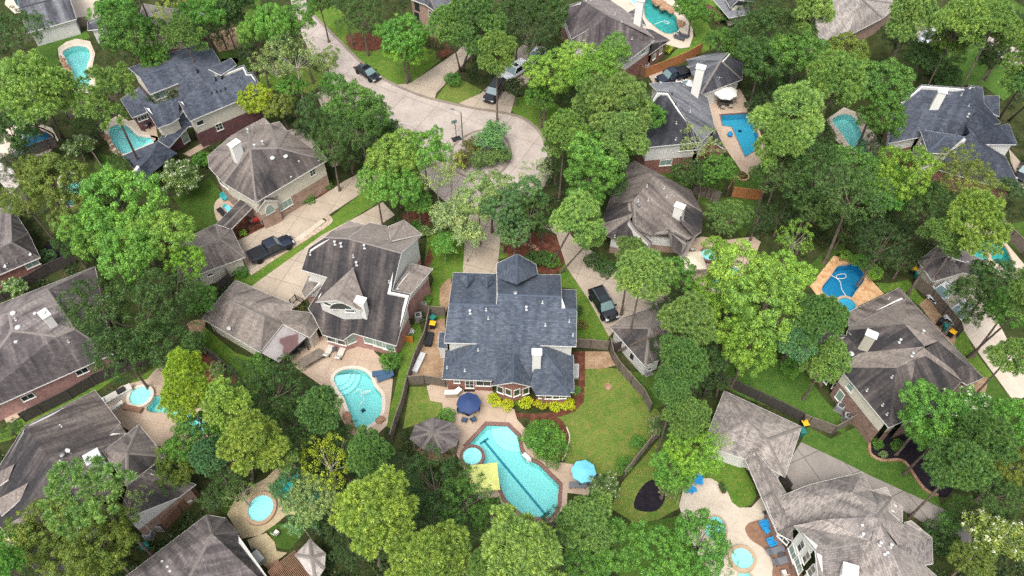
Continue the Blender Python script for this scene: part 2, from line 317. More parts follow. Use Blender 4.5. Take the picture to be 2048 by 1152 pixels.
def spa(pix, rad, label, plaster='plaster_pale', coping='coping_pale', h=.45, squash=1., wat='water'):
    c = P(*pts(pix)[0]); r = empty('hot_tub', c, 0, label, 'hot tub', 'round hot tubs'); SPAS.append((c, rad))
    ang = [2*math.pi*k/28 for k in range(28)]; R = lambda q, z: [Vector((math.cos(t)*q, math.sin(t)*q*squash, z)) for t in ang]
    def band(m, A_, B_):
        for k in range(28): m.face([A_[k], A_[(k+1)%28], B_[(k+1)%28], B_[k]])
    m = MB(); band(m, R(rad+.35, 0), R(rad+.33, h)); band(m, R(rad+.33, h), R(rad, h)); band(m, R(rad, h), R(rad, h-.1)); m.build('rim', M[coping], r)
    m = MB(); band(m, R(rad, h-.1), R(rad, h-.22)); band(m, R(rad, h-.22), R(rad*.62, h-.24)); band(m, R(rad*.62, h-.24), R(rad*.62, .15)); m.face(R(rad*.62, .16)); m.build('seat_ledge', M[plaster], r)
    m = MB(); m.face(R(rad, h-.1)); m.build('water', M[wat], r)
    return r
LV = [0]; SHEETS = []
def sheet(name, pix, mat, z=.01, smooth=False, kind='structure', world=None, label=None):
    poly = world or wp(pix)
    if area(poly) < 0: poly = poly[::-1]
    if smooth: poly = smooth_poly(poly, 4)
    LV[0] += 1; z = z+.0005*LV[0]
    holes = []
    if name != 'ground': SHEETS.append(poly)
    for q in POOLS:
        k = sum(inside(p, poly) for p in q)
        if k == len(q):
            holes.append(offset(q, .15))
        elif k: print('WARN sheet', name, pix and pix[:30] or '', 'cuts a pool', k, len(q), tuple(round(v) for v in q[0][:2]))
    loops = [[Vector((p.x, p.y, 0)) for p in poly]]+[[Vector((p.x, p.y, 0)) for p in h[::-1]] for h in holes]
    flat = [p for l_ in loops for p in l_]; tri = tessellate_polygon(loops); m = MB()
    m.v = [(p.x, p.y, z) for p in flat]
    for t in tri:
        q = [flat[i] for i in t]; t = tuple(t) if area(q) > 0 else tuple(t[::-1]); m.f.append(t); m.uv.append([(0,0)]*3); m.st.append(0); m.mi.append(0)
    n = len(poly)
    if z > .03 and not holes:
        for i in range(n):
            a, b = poly[i], poly[(i+1)%n]; m.face([(a.x,a.y,0),(b.x,b.y,0),(b.x,b.y,z),(a.x,a.y,z)])
    o = m.build(name, M[mat]); tag(o, kind=kind)
    return o
def strip(name, pix, mat, w_, z0=0., z1=.12, closed=False, smooth=True, kind='structure', label=None, cat=None):
    """a kerb / edging band following a line"""
    line = wp(pix)
    if smooth and not closed:
        L = [line[0]*2-line[1]]+line+[line[-1]*2-line[-2]]; out = []
        for i in range(1, len(L)-2):
            p0, p1, p2, p3 = L[i-1:i+3]
            for k in range(5): t = k/5; out.append(.5*((2*p1)+(p2-p0)*t+(2*p0-5*p1+4*p2-p3)*t*t+(3*p1-p0-3*p2+p3)*t**3))
        line = out+[line[-1]]
    elif smooth: line = smooth_poly(line, 5)
    n = len(line); m = MB(); Ls = []; Rs = []
    for i in range(n):
        a = line[i-1] if (closed or i) else line[0]; b = line[(i+1)%n] if (closed or i < n-1) else line[-1]
        d = (b-a); d.z = 0; d.normalize(); nn = Vector((-d.y, d.x, 0)); Ls.append(line[i]+nn*w_/2); Rs.append(line[i]-nn*w_/2)
    for i in range(n if closed else n-1):
        j = (i+1)%n; u = lambda p, z: (p.x, p.y, z)
        m.face([u(Rs[i],z1), u(Rs[j],z1), u(Ls[j],z1), u(Ls[i],z1)]); m.face([u(Rs[i],z0), u(Rs[j],z0), u(Rs[j],z1), u(Rs[i],z1)]); m.face([u(Ls[j],z0), u(Ls[i],z0), u(Ls[i],z1), u(Ls[j],z1)])
    o = m.build(name, M[mat]); tag(o, label, cat, kind=None if cat else kind); return o
# ---------------------------------------------------------------- houses: roofs traced facet by facet, each vertex a place at a real height
def newell(ps):
    n = Vector()
    for i in range(len(ps)):
        a, b = ps[i], ps[(i+1)%len(ps)]; n += Vector(((a.y-b.y)*(a.z+b.z), (a.z-b.z)*(a.x+b.x), (a.x-b.x)*(a.y+b.y)))
    return n.normalized() if n.length > 1e-9 else Vector((0,0,1))
HOUSES = {}
class House: pass
def house(key, label, comps, roof='brown_shingle', cap='cap_grey', low='brick_pink', high='cream', zb=2.7, pitch=35, cat='house', name='house', group=None, fascia='white', base_st=0.):
    """comps: list of (V, F, options); V tokens 'n:x,y,z' or 'n:x,y@ab[~pitch]'; F tokens 'abcd' or 'abcd:stain'"""
    H_ = House(); H_.walls = []; H_.facets = []; H_.outs = []
    roofm = MB(); capm = MB(); fas = MB(); lowm = MB(); highm = MB(); sof = MB(); allv = []
    W_all = []; E_all = []
    for comp in comps:
        V, Fc = comp[0], comp[1]; op = comp[2] if len(comp) > 2 else {}
        k = 'z'; W = {}
        for tk in V.split():
            if tk in CR: k = tk; continue
            nm, rest = tk.split(':')
            if '@' in rest:
                xy, ref = rest.split('@'); pt = pitch
                if '~' in ref: ref, pt = ref.split('~'); pt = float(pt)
                x, y = cv(k, *xy.split(',')); A_ = W[ref[0]]; B_ = W[ref[1]]; d = Vector((B_.x-A_.x, B_.y-A_.y, 0)).normalized(); left = Vector((-d.y, d.x, 0))
                n = (-left*math.sin(math.radians(pt))+Vector((0,0,1))*math.cos(math.radians(pt)))
                r_ = ray(x, y); o_ = Vector((0,0,HC)); t = (A_-o_).dot(n)/r_.dot(n); W[nm] = o_+r_*t
            elif '=' in rest:
                xy, ref = rest.split('='); x, y = cv(k, *xy.split(',')); n = newell([W[q] for q in ref]); r_ = ray(x, y); o_ = Vector((0,0,HC)); W[nm] = o_+r_*((W[ref[0]]-o_).dot(n)/r_.dot(n))
            else:
                x, y, z = rest.split(','); x, y = cv(k, x, y); W[nm] = P(x, y, float(z))
        if op.get('dbg'): print(key, {q: tuple(round(v_, 1) for v_ in p) for q, p in W.items()})
        W_all.append(W); E_all.append([(W[q[i_]], W[q[(i_+1)%len(q)]]) for ft in Fc.split() for q in [ft.split(':')[0]] for i_ in range(len(q))])
    def shared(ci, a, b):
        for cj, el in enumerate(E_all):
            if cj != ci:
                for p, q in el:
                    if ((p-a).length < .55 and (q-b).length < .55) or ((p-b).length < .55 and (q-a).length < .55): return True
        return False
    parts = []; H_.fc = []
    for ci, comp in enumerate(comps):
        roofm = MB(); capm = MB(); fas = MB(); lowm = MB(); highm = MB(); sof = MB(); parts.append((roofm, capm, fas, sof, lowm, highm)); Fc = comp[1]; op = comp[2] if len(comp) > 2 else {}; W = W_all[ci]
        faces = []
        for ft in Fc.split():
            q, st = (ft.split(':')+['0'])[:2]; ps = [W[c] for c in q]
            if area(ps) < 0: q = q[::-1]; ps = ps[::-1]
            faces.append((q, float(st))); n = newell(ps)
            g_ = Vector((n.x, n.y, 0)); 
            if g_.length < .05: g_ = Vector((0,-1,0))
            dn = g_.normalized(); al = Vector((-dn.y, dn.x, 0)); sl_ = 1/max(n.z, .3)
            uvp = lambda p: (p.dot(al), -p.dot(dn)*sl_)
            # triangulate (never trust planarity)
            ov = random.random()*50
            for t in tessellate_polygon([[Vector((p.x, p.y, 0)) for p in ps]]):
                tr_ = [ps[i_] for i_ in t]
                if area(tr_) < 0: tr_ = tr_[::-1]
                roofm.face(tr_, [(uvp(p)[0]+ov, uvp(p)[1]+ov) for p in tr_], float(st)+base_st); H_.facets.append(tr_); H_.fc.append(ci)
        edges = {}
        for fi, (q, _) in enumerate(faces):
            for i_ in range(len(q)): edges[(q[i_], q[(i_+1)%len(q)])] = fi
        bound = {}
        for (a, b), fi in edges.items():
            if (b, a) not in edges: bound[a] = b
            elif a < b and not op.get('nocap'):
                A_, B_ = W[a], W[b]; f1 = [W[c] for c in faces[fi][0]]; f2 = [W[c] for c in faces[edges[(b, a)]][0]]
                n1, n2 = newell(f1), newell(f2); c2 = sum(f2, Vector())/len(f2)
                if (c2-A_).dot(n1) < -.05 and (B_-A_).length > .5:
                    d = (B_-A_).normalized(); s1 = n1.cross(d).normalized()*.17; s2 = -n2.cross(d).normalized()*.17; up = Vector((0,0,.035))
                    if s1.dot(sum(f1, Vector())/len(f1)-A_) < 0: s1 = -s1
                    if s2.dot(c2-A_) < 0: s2 = -s2
                    L = (B_-A_).length; ns = max(1, int(L/.6))
                    for q in range(ns):
                        a0 = A_.lerp(B_, q/ns)+up; b0 = A_.lerp(B_, (q+1.02)/ns)+up+Vector((0,0,.012))
                        for s_, fl in ((s1, 0), (s2, 1)):
                            vs = [a0, b0, b0+s_, a0+s_]; vs = vs[::-1] if area(vs) < 0 else vs
                            capm.face(vs)
        # boundary loop(s) -> fascia, walls
        opn = op.get('open', '').split()
        while bound:
            s0 = next(iter(bound)); loop = [s0]; cur = bound.pop(s0)
            while cur != s0 and cur in bound: loop.append(cur); cur = bound.pop(cur)
            lp = [W[c] for c in loop]; n = len(lp); ins = offset(lp, -op.get('inset', .42)); outl = offset(lp, .02)
            H_.outline = lp; H_.outs.append(lp)
            for i_ in range(n):
                a, b = lp[i_], lp[(i_+1)%n]; ed = loop[i_]+loop[(i_+1)%n]
                if ed in opn or ed[::-1] in opn or shared(ci, a, b): continue
                a2, b2 = outl[i_], outl[(i_+1)%n]; dz = Vector((0,0,.2)); e = Vector((0,0,.02))
                dz = Vector((0,0,.12))
                if op.get('nofas'): continue
                fas.face([a2-dz, b2-dz, b2+e, a2+e]); fas.face([a2+e, b2+e, b-e*0+e, a+e])
                A_, B_ = ins[i_], ins[(i_+1)%n]
                sof.face([a-dz*.9, Vector((A_.x,A_.y,a.z-.12)), Vector((B_.x,B_.y,b.z-.12)), b-dz*.9])
                if op.get('nowall'): continue
                z0 = op.get('z0', -.1); zbb = op.get('zb', zb); L = (B_-A_).to_2d().length; u0 = random.random()*9
                za, zz = a.z-.04, b.z-.04; la, lb = min(za, zbb), min(zz, zbb)
                q = [Vector((A_.x,A_.y,z0)), Vector((B_.x,B_.y,z0)), Vector((B_.x,B_.y,lb)), Vector((A_.x,A_.y,la))]; lowm.face(q, [(u0,z0),(u0+L,z0),(u0+L,lb),(u0,la)]); H_.walls.append(q)
                if za > zbb+.02 or zz > zbb+.02:
                    q = [Vector((A_.x,A_.y,la)), Vector((B_.x,B_.y,lb)), Vector((B_.x,B_.y,max(zz,lb))), Vector((A_.x,A_.y,max(za,la)))]; highm.face(q, [(u0,la),(u0+L,lb),(u0+L,zz),(u0,za)]); H_.walls.append(q)
    c = sum((sum(t, Vector())/3 for t in H_.facets), Vector())/len(H_.facets); c.z = 0
    r = empty(name, c, 0, label, cat, group or ('houses of the neighbourhood' if cat == 'house' else None)); H_.root = r
    def put(mb, nm, mat, par=r):
        if not mb.f: return None
        mb.v = [(x-c.x, y-c.y, z) for x, y, z in mb.v]; return mb.build(nm, mat, par)
    H_.roofs = []
    for rm, cm, fm, sm, lm, hm in parts:
        R_ = put(rm, 'roof', M[roof]); H_.roofs.append(R_); put(cm, 'ridge_cap', M[cap], R_); put(fm, 'fascia', M[fascia], R_); put(sm, 'soffit', M[fascia], R_); put(lm, 'lower_wall', M[low]); put(hm, 'upper_wall', M[high])
    H_.roof = H_.roofs[0]
    H_.c = c
    fl = [p for t in H_.facets for p in t]; H_.rb = BVHTree.FromPolygons(fl, [(3*i_, 3*i_+1, 3*i_+2) for i_ in range(len(H_.facets))])
    fl = [p for t in H_.walls for p in t]; H_.wb = BVHTree.FromPolygons(fl, [(4*i_, 4*i_+1, 4*i_+2, 4*i_+3) for i_ in range(len(H_.walls))]) if fl else None
    HOUSES[key] = H_; return H_
_winproto = {}
def window(hk, pix, ww=1., hh=1.4, cols=1, rows=2, frame='white', glass='glass', arch=False, name='window', step=0.):
    """windows found by looking along the photo's ray until it meets the house wall"""
    H_ = HOUSES[hk]
    for x, y in pts(pix):
        h = H_.wb.ray_cast(Vector((0,0,HC)), ray(x, y).normalized()); loc, n = h[0], h[1]
        if loc is None: print('WARN window misses', hk, x, y); continue
        if n.dot(ray(x, y)) > 0: n = -n
        n = Vector((n.x, n.y, 0)).normalized(); ky = (round(ww,2), round(hh,2), cols, rows, frame, glass, arch)
        if ky not in _winproto:
            m = MB(); t = .08; d0, d1 = -.05, .05; H2 = hh/2; W2 = ww/2
            if arch:
                N = 12; ao = [(-W2*math.cos(math.pi*k/N), -H2+hh*math.sin(math.pi*k/N)) for k in range(N+1)]; ai = [(x_*(1-2*t/ww), -H2+t+(z_+H2)*(1-2.2*t/hh)) for x_, z_ in ao]
                for k in range(N): m.face([(ao[k][0],-d1,ao[k][1]),(ai[k][0],-d1,ai[k][1]),(ai[k+1][0],-d1,ai[k+1][1]),(ao[k+1][0],-d1,ao[k+1][1])]); m.face([(ao[k][0],0,ao[k][1]),(ao[k][0],-d1,ao[k][1]),(ao[k+1][0],-d1,ao[k+1][1]),(ao[k+1][0],0,ao[k+1][1])])
                m.box(-W2, -d1, -H2, W2, 0, -H2+t); pan = MB(); pan.face([(x_, -.025, z_) for x_, z_ in ai][::-1])
            else:
                m.box(-W2,-d1,-H2,-W2+t,0,H2); m.box(W2-t,-d1,-H2,W2,0,H2); m.box(-W2+t,-d1,-H2,W2-t,0,-H2+t); m.box(-W2+t,-d1,H2-t,W2-t,0,H2)
                for k in range(1, cols): x_ = -W2+ww*k/cols; m.box(x_-.025,-d1*.8,-H2+t,x_+.025,-.01,H2-t)
                for k in range(1, rows): z_ = -H2+hh*k/rows; m.box(-W2+t,-d1*.75,z_-.025,W2-t,-.012,z_+.025)
                m.box(-W2-.05,-.1,-H2-.06,W2+.05,0,-H2-.003)
                pan = MB(); pan.face([(-W2+t*.9,-.025,-H2+t*.9),(W2-t*.9,-.025,-H2+t*.9),(W2-t*.9,-.025,H2-t*.9),(-W2+t*.9,-.025,H2-t*.9)])
            o = m.build(name, M[frame]); p = pan.build('pane', M[glass], o); _winproto[ky] = o; first = True
        else: first = False; o = copy_tree(_winproto[ky])
        o.name = name; o.parent = H_.root; o.location = loc-H_.c+n*.012; o.rotation_euler = (0, 0, math.atan2(n.y, n.x)+math.pi/2)
def roofhit(H_, x, y):
    h = H_.rb.ray_cast(Vector((0,0,HC)), ray(x, y).normalized()); return h[0]
def chimney(hk, pix, h=2.2, sx=1.0, sy=.8, rz=0., mat='white', cap='white', pots=1):
    """pix: the pixel where the chimney leaves the roof"""
    H_ = HOUSES[hk]; x, y = pts(pix)[0]; p = roofhit(H_, x, y)
    if p is None: print('WARN chimney', hk); return
    sx *= .86; sy *= .86; m = MB(); m.box(-sx/2,-sy/2,-1.2,sx/2,sy/2,h); o = m.build('chimney', M[mat], H_.roof); o.location = p-H_.c; o.rotation_euler.z = rz
    m = MB(); m.box(-sx/2-.09,-sy/2-.09,h,sx/2+.09,sy/2+.09,h+.1)
    for k in range(pots):
        q = (k-(pots-1)/2)*.45; m.lathe((q,0,h+.1), [(.17,0),(.17,.22),(.23,.22),(.23,.28),(.1,.34)], 12)
    c = m.build('chimney_cap', M[cap], H_.roof); c.location = p-H_.c; c.rotation_euler.z = rz
_vp = {}
def vents(hk, pix, kind='pipe', mat='metal_white', s=1.):
    H_ = HOUSES[hk]
    for x, y in pts(pix):
        p = roofhit(H_, x, y)
        if p is None: print('WARN vent', hk, x, y); continue
        ky = (kind, mat)
        if ky not in _vp:
            m = MB()
            if kind == 'pipe': m.lathe((0,0,-.1), [(.07,0),(.07,.55),(.11,.55),(.11,.62),(.02,.66)], 10); m.box(-.15,-.2,-.02,.15,.15,.05)
            elif kind == 'flue': m.lathe((0,0,-.1), [(.13,0),(.13,.7),(.22,.72),(.22,.86),(.05,.95)], 12); m.box(-.2,-.3,-.02,.2,.18,.06)
            elif kind == 'turbine': m.lathe((0,0,-.1), [(.2,0),(.2,.25),(.3,.3),(.36,.42),(.3,.55),(.12,.6)], 14)
            elif kind == 'dome': m.lathe((0,0,-.05), [(.45,0),(.45,.14),(.36,.24),(.15,.3)], 18)
            elif kind == 'box': m.box(-.3,-.25,-.1,.3,.25,.25)
            elif kind == 'dish':
                m.tube([(0,0,-.1),(0,.12,.5)], .03, 6); R_ = Matrix.Translation((0,.1,.6)) @ Matrix.Rotation(math.radians(55), 4, 'X')
                for r0, z0, r1, z1 in ((.01,0,.2,.03),(.2,.03,.33,.08)):
                    for q in range(14):
                        t0, t1 = 2*math.pi*q/14, 2*math.pi*(q+1)/14; m.face([R_ @ Vector(v_) for v_ in ((r0*math.cos(t0),r0*math.sin(t0),z0),(r1*math.cos(t0),r1*math.sin(t0),z1),(r1*math.cos(t1),r1*math.sin(t1),z1),(r0*math.cos(t1),r0*math.sin(t1),z0))])
                m.tube([R_ @ Vector((0,-.3,.06)), R_ @ Vector((0,-.05,.35))], .02, 5); m.tube([(0,0,0),(.35,-.1,-.02)], .025, 5)
            elif kind == 'antenna':
                m.tube([(0,0,-.1),(0,0,.9)], .03, 6); m.tube([(-.6,0,.85),(.6,0,.85)], .02, 5); m.tube([(0,-.5,.85),(0,.5,.85)], .02, 5); m.tube([(-.3,-.3,.85),(-.3,.3,.85)], .015, 5)
            nm = {'pipe':'roof_vent','flue':'flue_pipe','turbine':'roof_turbine','dome':'roof_dome','box':'vent_box','dish':'satellite_dish','antenna':'antenna'}[kind]
            _vp[ky] = (m.build(nm, M[mat]), nm); o = _vp[ky][0]
        else: o = _vp[ky][0].copy(); COL.objects.link(o); o.name = _vp[ky][1]
        o.parent = H_.roof; o.location = p-H_.c; o.scale = (s*.68,)*3
# ---------------------------------------------------------------- fences
_fp = {}
def fence(pix, label, mat='wood', h=1.8, post='wood_dark', gap=2.4, iron=False, group='backyard fences'):
    line = wp(pix); c = line[0].copy(); r = empty('iron_fence' if iron else 'wooden_fence', c, 0, label, 'fence', group); m = MB(); rl = MB(); posts = []
    for a, b in zip(line, line[1:]):
        d = b-a; L = d.length; ang = math.atan2(d.y, d.x); T = Matrix.Translation(a-c) @ Matrix.Rotation(ang, 4, 'Z')
        if iron:
            for k in range(max(2, int(L/.14))): x = k*.14; m.box(x,-.012,.1,x+.02,.012,h-.05, T)
            rl.box(0,-.02,h-.12,L,.02,h-.07,T); rl.box(0,-.02,.15,L,.02,.2,T)
        else:
            n = max(1, int(L/.15)); w_ = L/n
            for k in range(n): hh = h+random.uniform(-.03,.03); m.box(k*w_+.006,-.014,.03,(k+1)*w_-.006,.014,hh,T)
            for z in (.35, .95, h-.3): rl.box(0,.018,z-.045,L,.07,z+.045,T)
            rl.box(0,-.05,h+.035,L,.05,h+.06,T)
        for k in range(max(1, round(L/gap))): posts.append(a+d*(k/max(1, round(L/gap))))
    posts.append(line[-1])
    m.build('pickets', M[mat], r); rl.build('rails', M[mat if not iron else post], r)
    ky = (post, h)
    for p in posts:
        if ky not in _fp: q = MB(); q.box(-.05,-.05,0,.05,.05,h+.03); o = q.build('post', M[post]); _fp[ky] = o
        else: o = _fp[ky].copy(); COL.objects.link(o); o.name = 'post'
        o.parent = r; o.location = p-c+Vector((0,0,0))
    return r
# ================================================================ POOLS
TL = 'swimming pool'
pool('l 480,398 588,284 705,289 762,345 778,425 805,475 885,512 1001,628 993,745 960,808 915,822 790,795 700,715 672,655 655,598 615,545 570,530 562,470 530,425', 'large pale aqua angular pool with a dark lane line on its floor', coping='coping_red', smooth=False, step=('l 752,292', 2.6, 170, 290), cw=.42)
_pm = POOLS[-1]
pool('z 668,757 680,743 702,738 724,741 740,753 748,772 762,790 764,815 757,835 742,848 722,858 710,852 700,828 690,800 676,778', 'pale aqua kidney shaped pool below the brown house with the arched dormer window', step=('z 676,748', 2.4, 200, 370))
pool('a 625,755 650,728 700,716 745,737 795,783 890,797 885,818 800,855 715,888 660,845', 'turquoise pool in front of the navy roofed house with a hose on its floor', 'plaster', step=('a 880,812', 1.6, 90, 270))
pool('a 362,300 430,266 500,275 520,325 500,400 520,480 470,515 425,500 408,430 385,350', 'pale turquoise pool at upper left with boulders along its left edge')
pool('a 100,755 180,732 290,775 300,812 260,858 180,883 112,855', 'dark blue pool at the left edge with white swim rings beside it', 'plaster_navy', 'coping_stone', 'water_deep')
pool('z 120,362 140,347 158,366 155,395 144,412 130,402', 'small aqua pool glimpsed under the yellowish tree on the left')
pool('z 30,-12 100,-16 95,4 45,20', 'teal pool in the top left corner behind the dark roofed outbuilding', 'plaster_teal')
pool('c 830,-10 905,8 965,55 1010,92 1031,165 1000,193 950,193 885,150 838,100 830,50', 'teal green freeform pool at the top beside the white chimney', 'plaster_teal', 'coping_stone')
pool('c 1268,663 1432,652 1476,745 1495,850 1412,906 1335,733 1283,725', 'l-shaped deep blue pool with brick coping beside the white patio umbrella', 'plaster_blue', 'coping_red', smooth=False, cw=.3)
pool('d 472,692 540,657 600,680 640,760 682,880 640,895 592,865 525,770', 'bright turquoise pool seen between the pines at upper right', 'plaster', wat='water')
pool('i 336,590 385,525 425,470 470,462 512,455 558,478 576,545 530,610 487,668 430,672 345,625', 'deep blue pool with a white curling hose beside orange flagstones', 'plaster_blue', 'coping_stone', 'water_deep')
pool('i 1165,248 1205,250 1255,320 1330,306 1395,368 1442,498 1385,482 1300,420 1235,372 1195,310', 'green-teal pool at the right edge half under a pine', 'plaster_teal', 'coping_stone')
pool('h 742,560 830,500 900,475 905,530 800,612', 'bright blue pool almost hidden under the big lime green tree', 'plaster')
pool('j 846,190 885,125 960,112 1010,170 1090,210 1175,250 1185,340 1110,345 1040,280 960,218 880,212', 'turquoise pool under the yellow green pine at lower left', 'plaster', 'coping_stone')
pool('k 528,560 590,533 625,575 700,640 790,680 745,722 620,752 520,700 470,650', 'rocky turquoise pool hidden under the weeping tree at lower left', 'plaster_teal', 'coping_stone')
pool('m 640,815 690,815 722,860 726,910 714,958 690,975 640,940 600,900', 'pale pool with stone coping half covered by the tree at lower right', 'plaster_pale', 'coping_stone')
pool('m 800,1135 850,1130 900,1200 860,1260 790,1230', 'pale pool tip cut by the bottom edge of the picture beside the brick deck', 'plaster_pale', 'coping_stone')
# ================================================================ GROUND
far = [Vector((x, y, 0)) for x, y in ((-260,-20),(260,-20),(420,420),(-420,420))]
sheet('ground', None, 'earth', z=0., world=far)
def lawn(pix, mat='lawn', smooth=True): return sheet('lawn', pix, mat, z=.012, smooth=smooth)
lawn('z 1172,738 1215,735 1262,742 1300,800 1338,850 1300,885 1243,952 1195,948 1130,925 1140,870 1100,838 1150,815 1165,790', 'lawn_dry', False)
lawn('z 820,773 882,775 892,792 890,815 872,835 830,850 806,858', 'lawn_dry', False)
lawn('z 835,640 850,680 830,700 812,772 790,862 768,850 788,790 800,730 800,680', 'lawn', False)
lawn('z 470,545 500,543 560,505 640,452 690,412 740,375 775,360 800,400 762,402 700,440 620,500 560,545 508,575 468,565', 'lawn', False)
lawn('z 855,470 935,470 925,545 905,552 893,590 888,640 862,640 850,600 868,560 850,520', 'lawn', False)
lawn('z 385,640 405,650 470,705 500,715 545,738 540,770 500,795 450,790 400,740 385,700', 'lawn', False)
lawn('z 345,395 420,355 455,400 450,450 405,462 380,440', 'lawn_dark', False)
lawn('z -60,900 50,832 215,760 225,740 240,735 255,742 150,812 20,880', 'lawn', False)
lawn('z 175,820 330,722 345,730 300,755 250,790 215,815', 'lawn', False)
lawn('b 335,20 440,0 520,60 640,190 760,220 960,260 1080,290 1100,345 930,478 855,508 760,452 640,362 530,258 430,158 330,52', 'lawn', False)
lawn('b 1068,570 1132,482 1180,440 1300,500 1340,520 1300,555 1215,600', 'lawn_dry', False)
lawn('c 55,625 80,560 200,560 330,600 420,700 350,780 265,790 225,765 170,718 100,668', 'lawn', False)
lawn('c 830,430 905,400 1010,290 1130,205 1080,130 1060,85 1160,60 1215,170 1205,290 1100,330 930,400 880,450', 'lawn', False)
lawn('d 1080,270 1200,200 1400,330 1510,430 1545,520 1460,580 1350,500 1250,490 1080,500', 'lawn_vivid', False)
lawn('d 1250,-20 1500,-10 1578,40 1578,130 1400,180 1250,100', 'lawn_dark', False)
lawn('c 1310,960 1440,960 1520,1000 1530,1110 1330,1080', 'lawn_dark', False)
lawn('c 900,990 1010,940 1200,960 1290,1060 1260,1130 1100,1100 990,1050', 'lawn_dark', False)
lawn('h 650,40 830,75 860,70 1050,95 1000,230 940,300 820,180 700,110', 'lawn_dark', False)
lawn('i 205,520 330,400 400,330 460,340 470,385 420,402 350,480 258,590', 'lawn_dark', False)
lawn('i 640,560 720,570 830,545 900,640 925,660 890,695 830,640 780,590 690,625', 'lawn', False)
lawn('z 1420,762 1440,720 1500,695 1560,720 1605,740 1650,800 1692,845 1690,868 1590,830 1500,800', 'lawn_vivid', False)
lawn('n 213,380 250,290 385,362 540,290 610,380 625,450 700,490 800,490 850,570 900,640 1000,690 1020,760 900,710 780,650 620,580 470,503', 'lawn_vivid', False)
lawn('m 500,500 600,440 700,455 830,530 890,640 901,692 870,740 820,762 780,755 735,690 700,640 650,600 590,585 545,620', 'lawn', False)
lawn('m 130,610 250,470 400,290 560,440 545,560 470,610 460,760 330,830 200,850 60,760', 'lawn_dry', False)
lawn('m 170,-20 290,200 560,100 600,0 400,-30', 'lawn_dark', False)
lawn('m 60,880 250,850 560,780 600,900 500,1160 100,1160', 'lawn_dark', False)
lawn('g 905,400 965,430 1085,640 1210,872 1180,920 1020,905 1015,600 930,590', 'lawn', False)
lawn('g 1065,1065 1200,1050 1260,1152 1060,1160', 'lawn_dry', False)
lawn('i 1050,680 1130,760 1200,940 1360,1152 1280,1152 1100,930 1000,760', 'lawn', False)
lawn('n 1255,60 1320,0 1380,80 1500,200 1420,260 1290,130', 'lawn_dark', False)
lawn('n 1090,690 1200,690 1300,850 1200,850 1010,755', 'lawn_dark', False)
lawn('a 175,290 330,220 500,180 520,220 440,240 345,275 330,320 350,370 300,390 250,330', 'lawn_vivid', False)
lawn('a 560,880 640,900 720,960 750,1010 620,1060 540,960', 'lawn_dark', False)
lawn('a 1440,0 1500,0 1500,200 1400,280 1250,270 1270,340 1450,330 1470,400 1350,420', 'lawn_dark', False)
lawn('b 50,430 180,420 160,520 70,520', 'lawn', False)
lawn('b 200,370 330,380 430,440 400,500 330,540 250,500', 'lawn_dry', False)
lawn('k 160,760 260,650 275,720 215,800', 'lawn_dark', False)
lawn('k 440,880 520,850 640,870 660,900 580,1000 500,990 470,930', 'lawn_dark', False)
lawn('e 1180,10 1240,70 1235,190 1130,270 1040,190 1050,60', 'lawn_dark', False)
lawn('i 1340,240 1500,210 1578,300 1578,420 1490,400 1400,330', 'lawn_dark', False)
lawn('g 0,100 170,100 200,200 50,160', 'lawn', False)
lawn('g 570,330 640,330 680,400 565,430', 'lawn', False)
lawn('z 1400,0 1430,-10 1500,0 1480,40 1440,20', 'lawn', False)
# mulch, dirt
sheet('mulch_bed', 'z 1000,475 1085,465 1125,480 1130,520 1110,548 1080,545 1030,530 1010,500', 'mulch_red', .02, True)
sheet('mulch_bed', 'g 20,165 90,150 165,165 170,230 60,220 15,190', 'mulch_red', .02, True)
sheet('mulch_bed', 'z 905,300 915,285 950,265 990,262 1015,285 1019,318 1000,345 962,357 925,350 905,330', 'mulch_red', .03, True)
sheet('mulch_bed', 'z 985,795 1000,800 1060,812 1110,815 1160,795 1162,770 1145,770 1150,785 1100,795 1060,795 1010,785', 'mulch_red', .03, False)
sheet('mulch_bed', 'm 205,700 260,620 330,600 375,700 320,778 205,768', 'mulch_black', .02, True)
sheet('mulch_bed', 'n 605,385 700,320 860,330 1000,500 1100,600 1060,690 1000,690 900,620 860,560 800,490 680,490 610,450', 'mulch_black', .02, True)
sheet('mulch_bed', 'z 1060,835 1080,828 1120,838 1138,872 1130,915 1110,922 1075,905 1058,880', 'mulch_red', .025, True)
sheet('bare_dirt', 'g 150,790 258,770 262,1110 60,1130 90,1000 130,900', 'dirt', .02, False)
sheet('bare_dirt', 'g 1010,960 1200,960 1240,1040 1150,1060 1060,1060 1010,1040', 'dirt', .02, False)
sheet('dry_bed', 'i 1380,880 1530,900 1530,1110 1480,1100', 'mulch_red', .02, False)
sheet('mulch_bed', 'f 1240,560 1290,500 1340,480 1380,360 1400,420 1330,600', 'mulch_red', .008, False)
sheet('mulch_bed', 'b 560,200 740,200 760,280 600,290', 'mulch_red', .02, True)
sheet('mulch_bed', 'f 540,180 700,90 800,40 830,0 760,0 620,100 520,150', 'mulch_red', .02, False)
sheet('dry_bed', 'e 1080,800 1180,780 1160,860 1100,920', 'dirt', .02, True)
sheet('black_gravel_bed', 'e 270,330 340,300 360,430 300,475 250,430', 'mulch_black', .02, True)
sheet('mulch_bed', 'e 1140,940 1290,1020 1380,1120 1340,1160 1200,1160', 'mulch_red', .02, False)
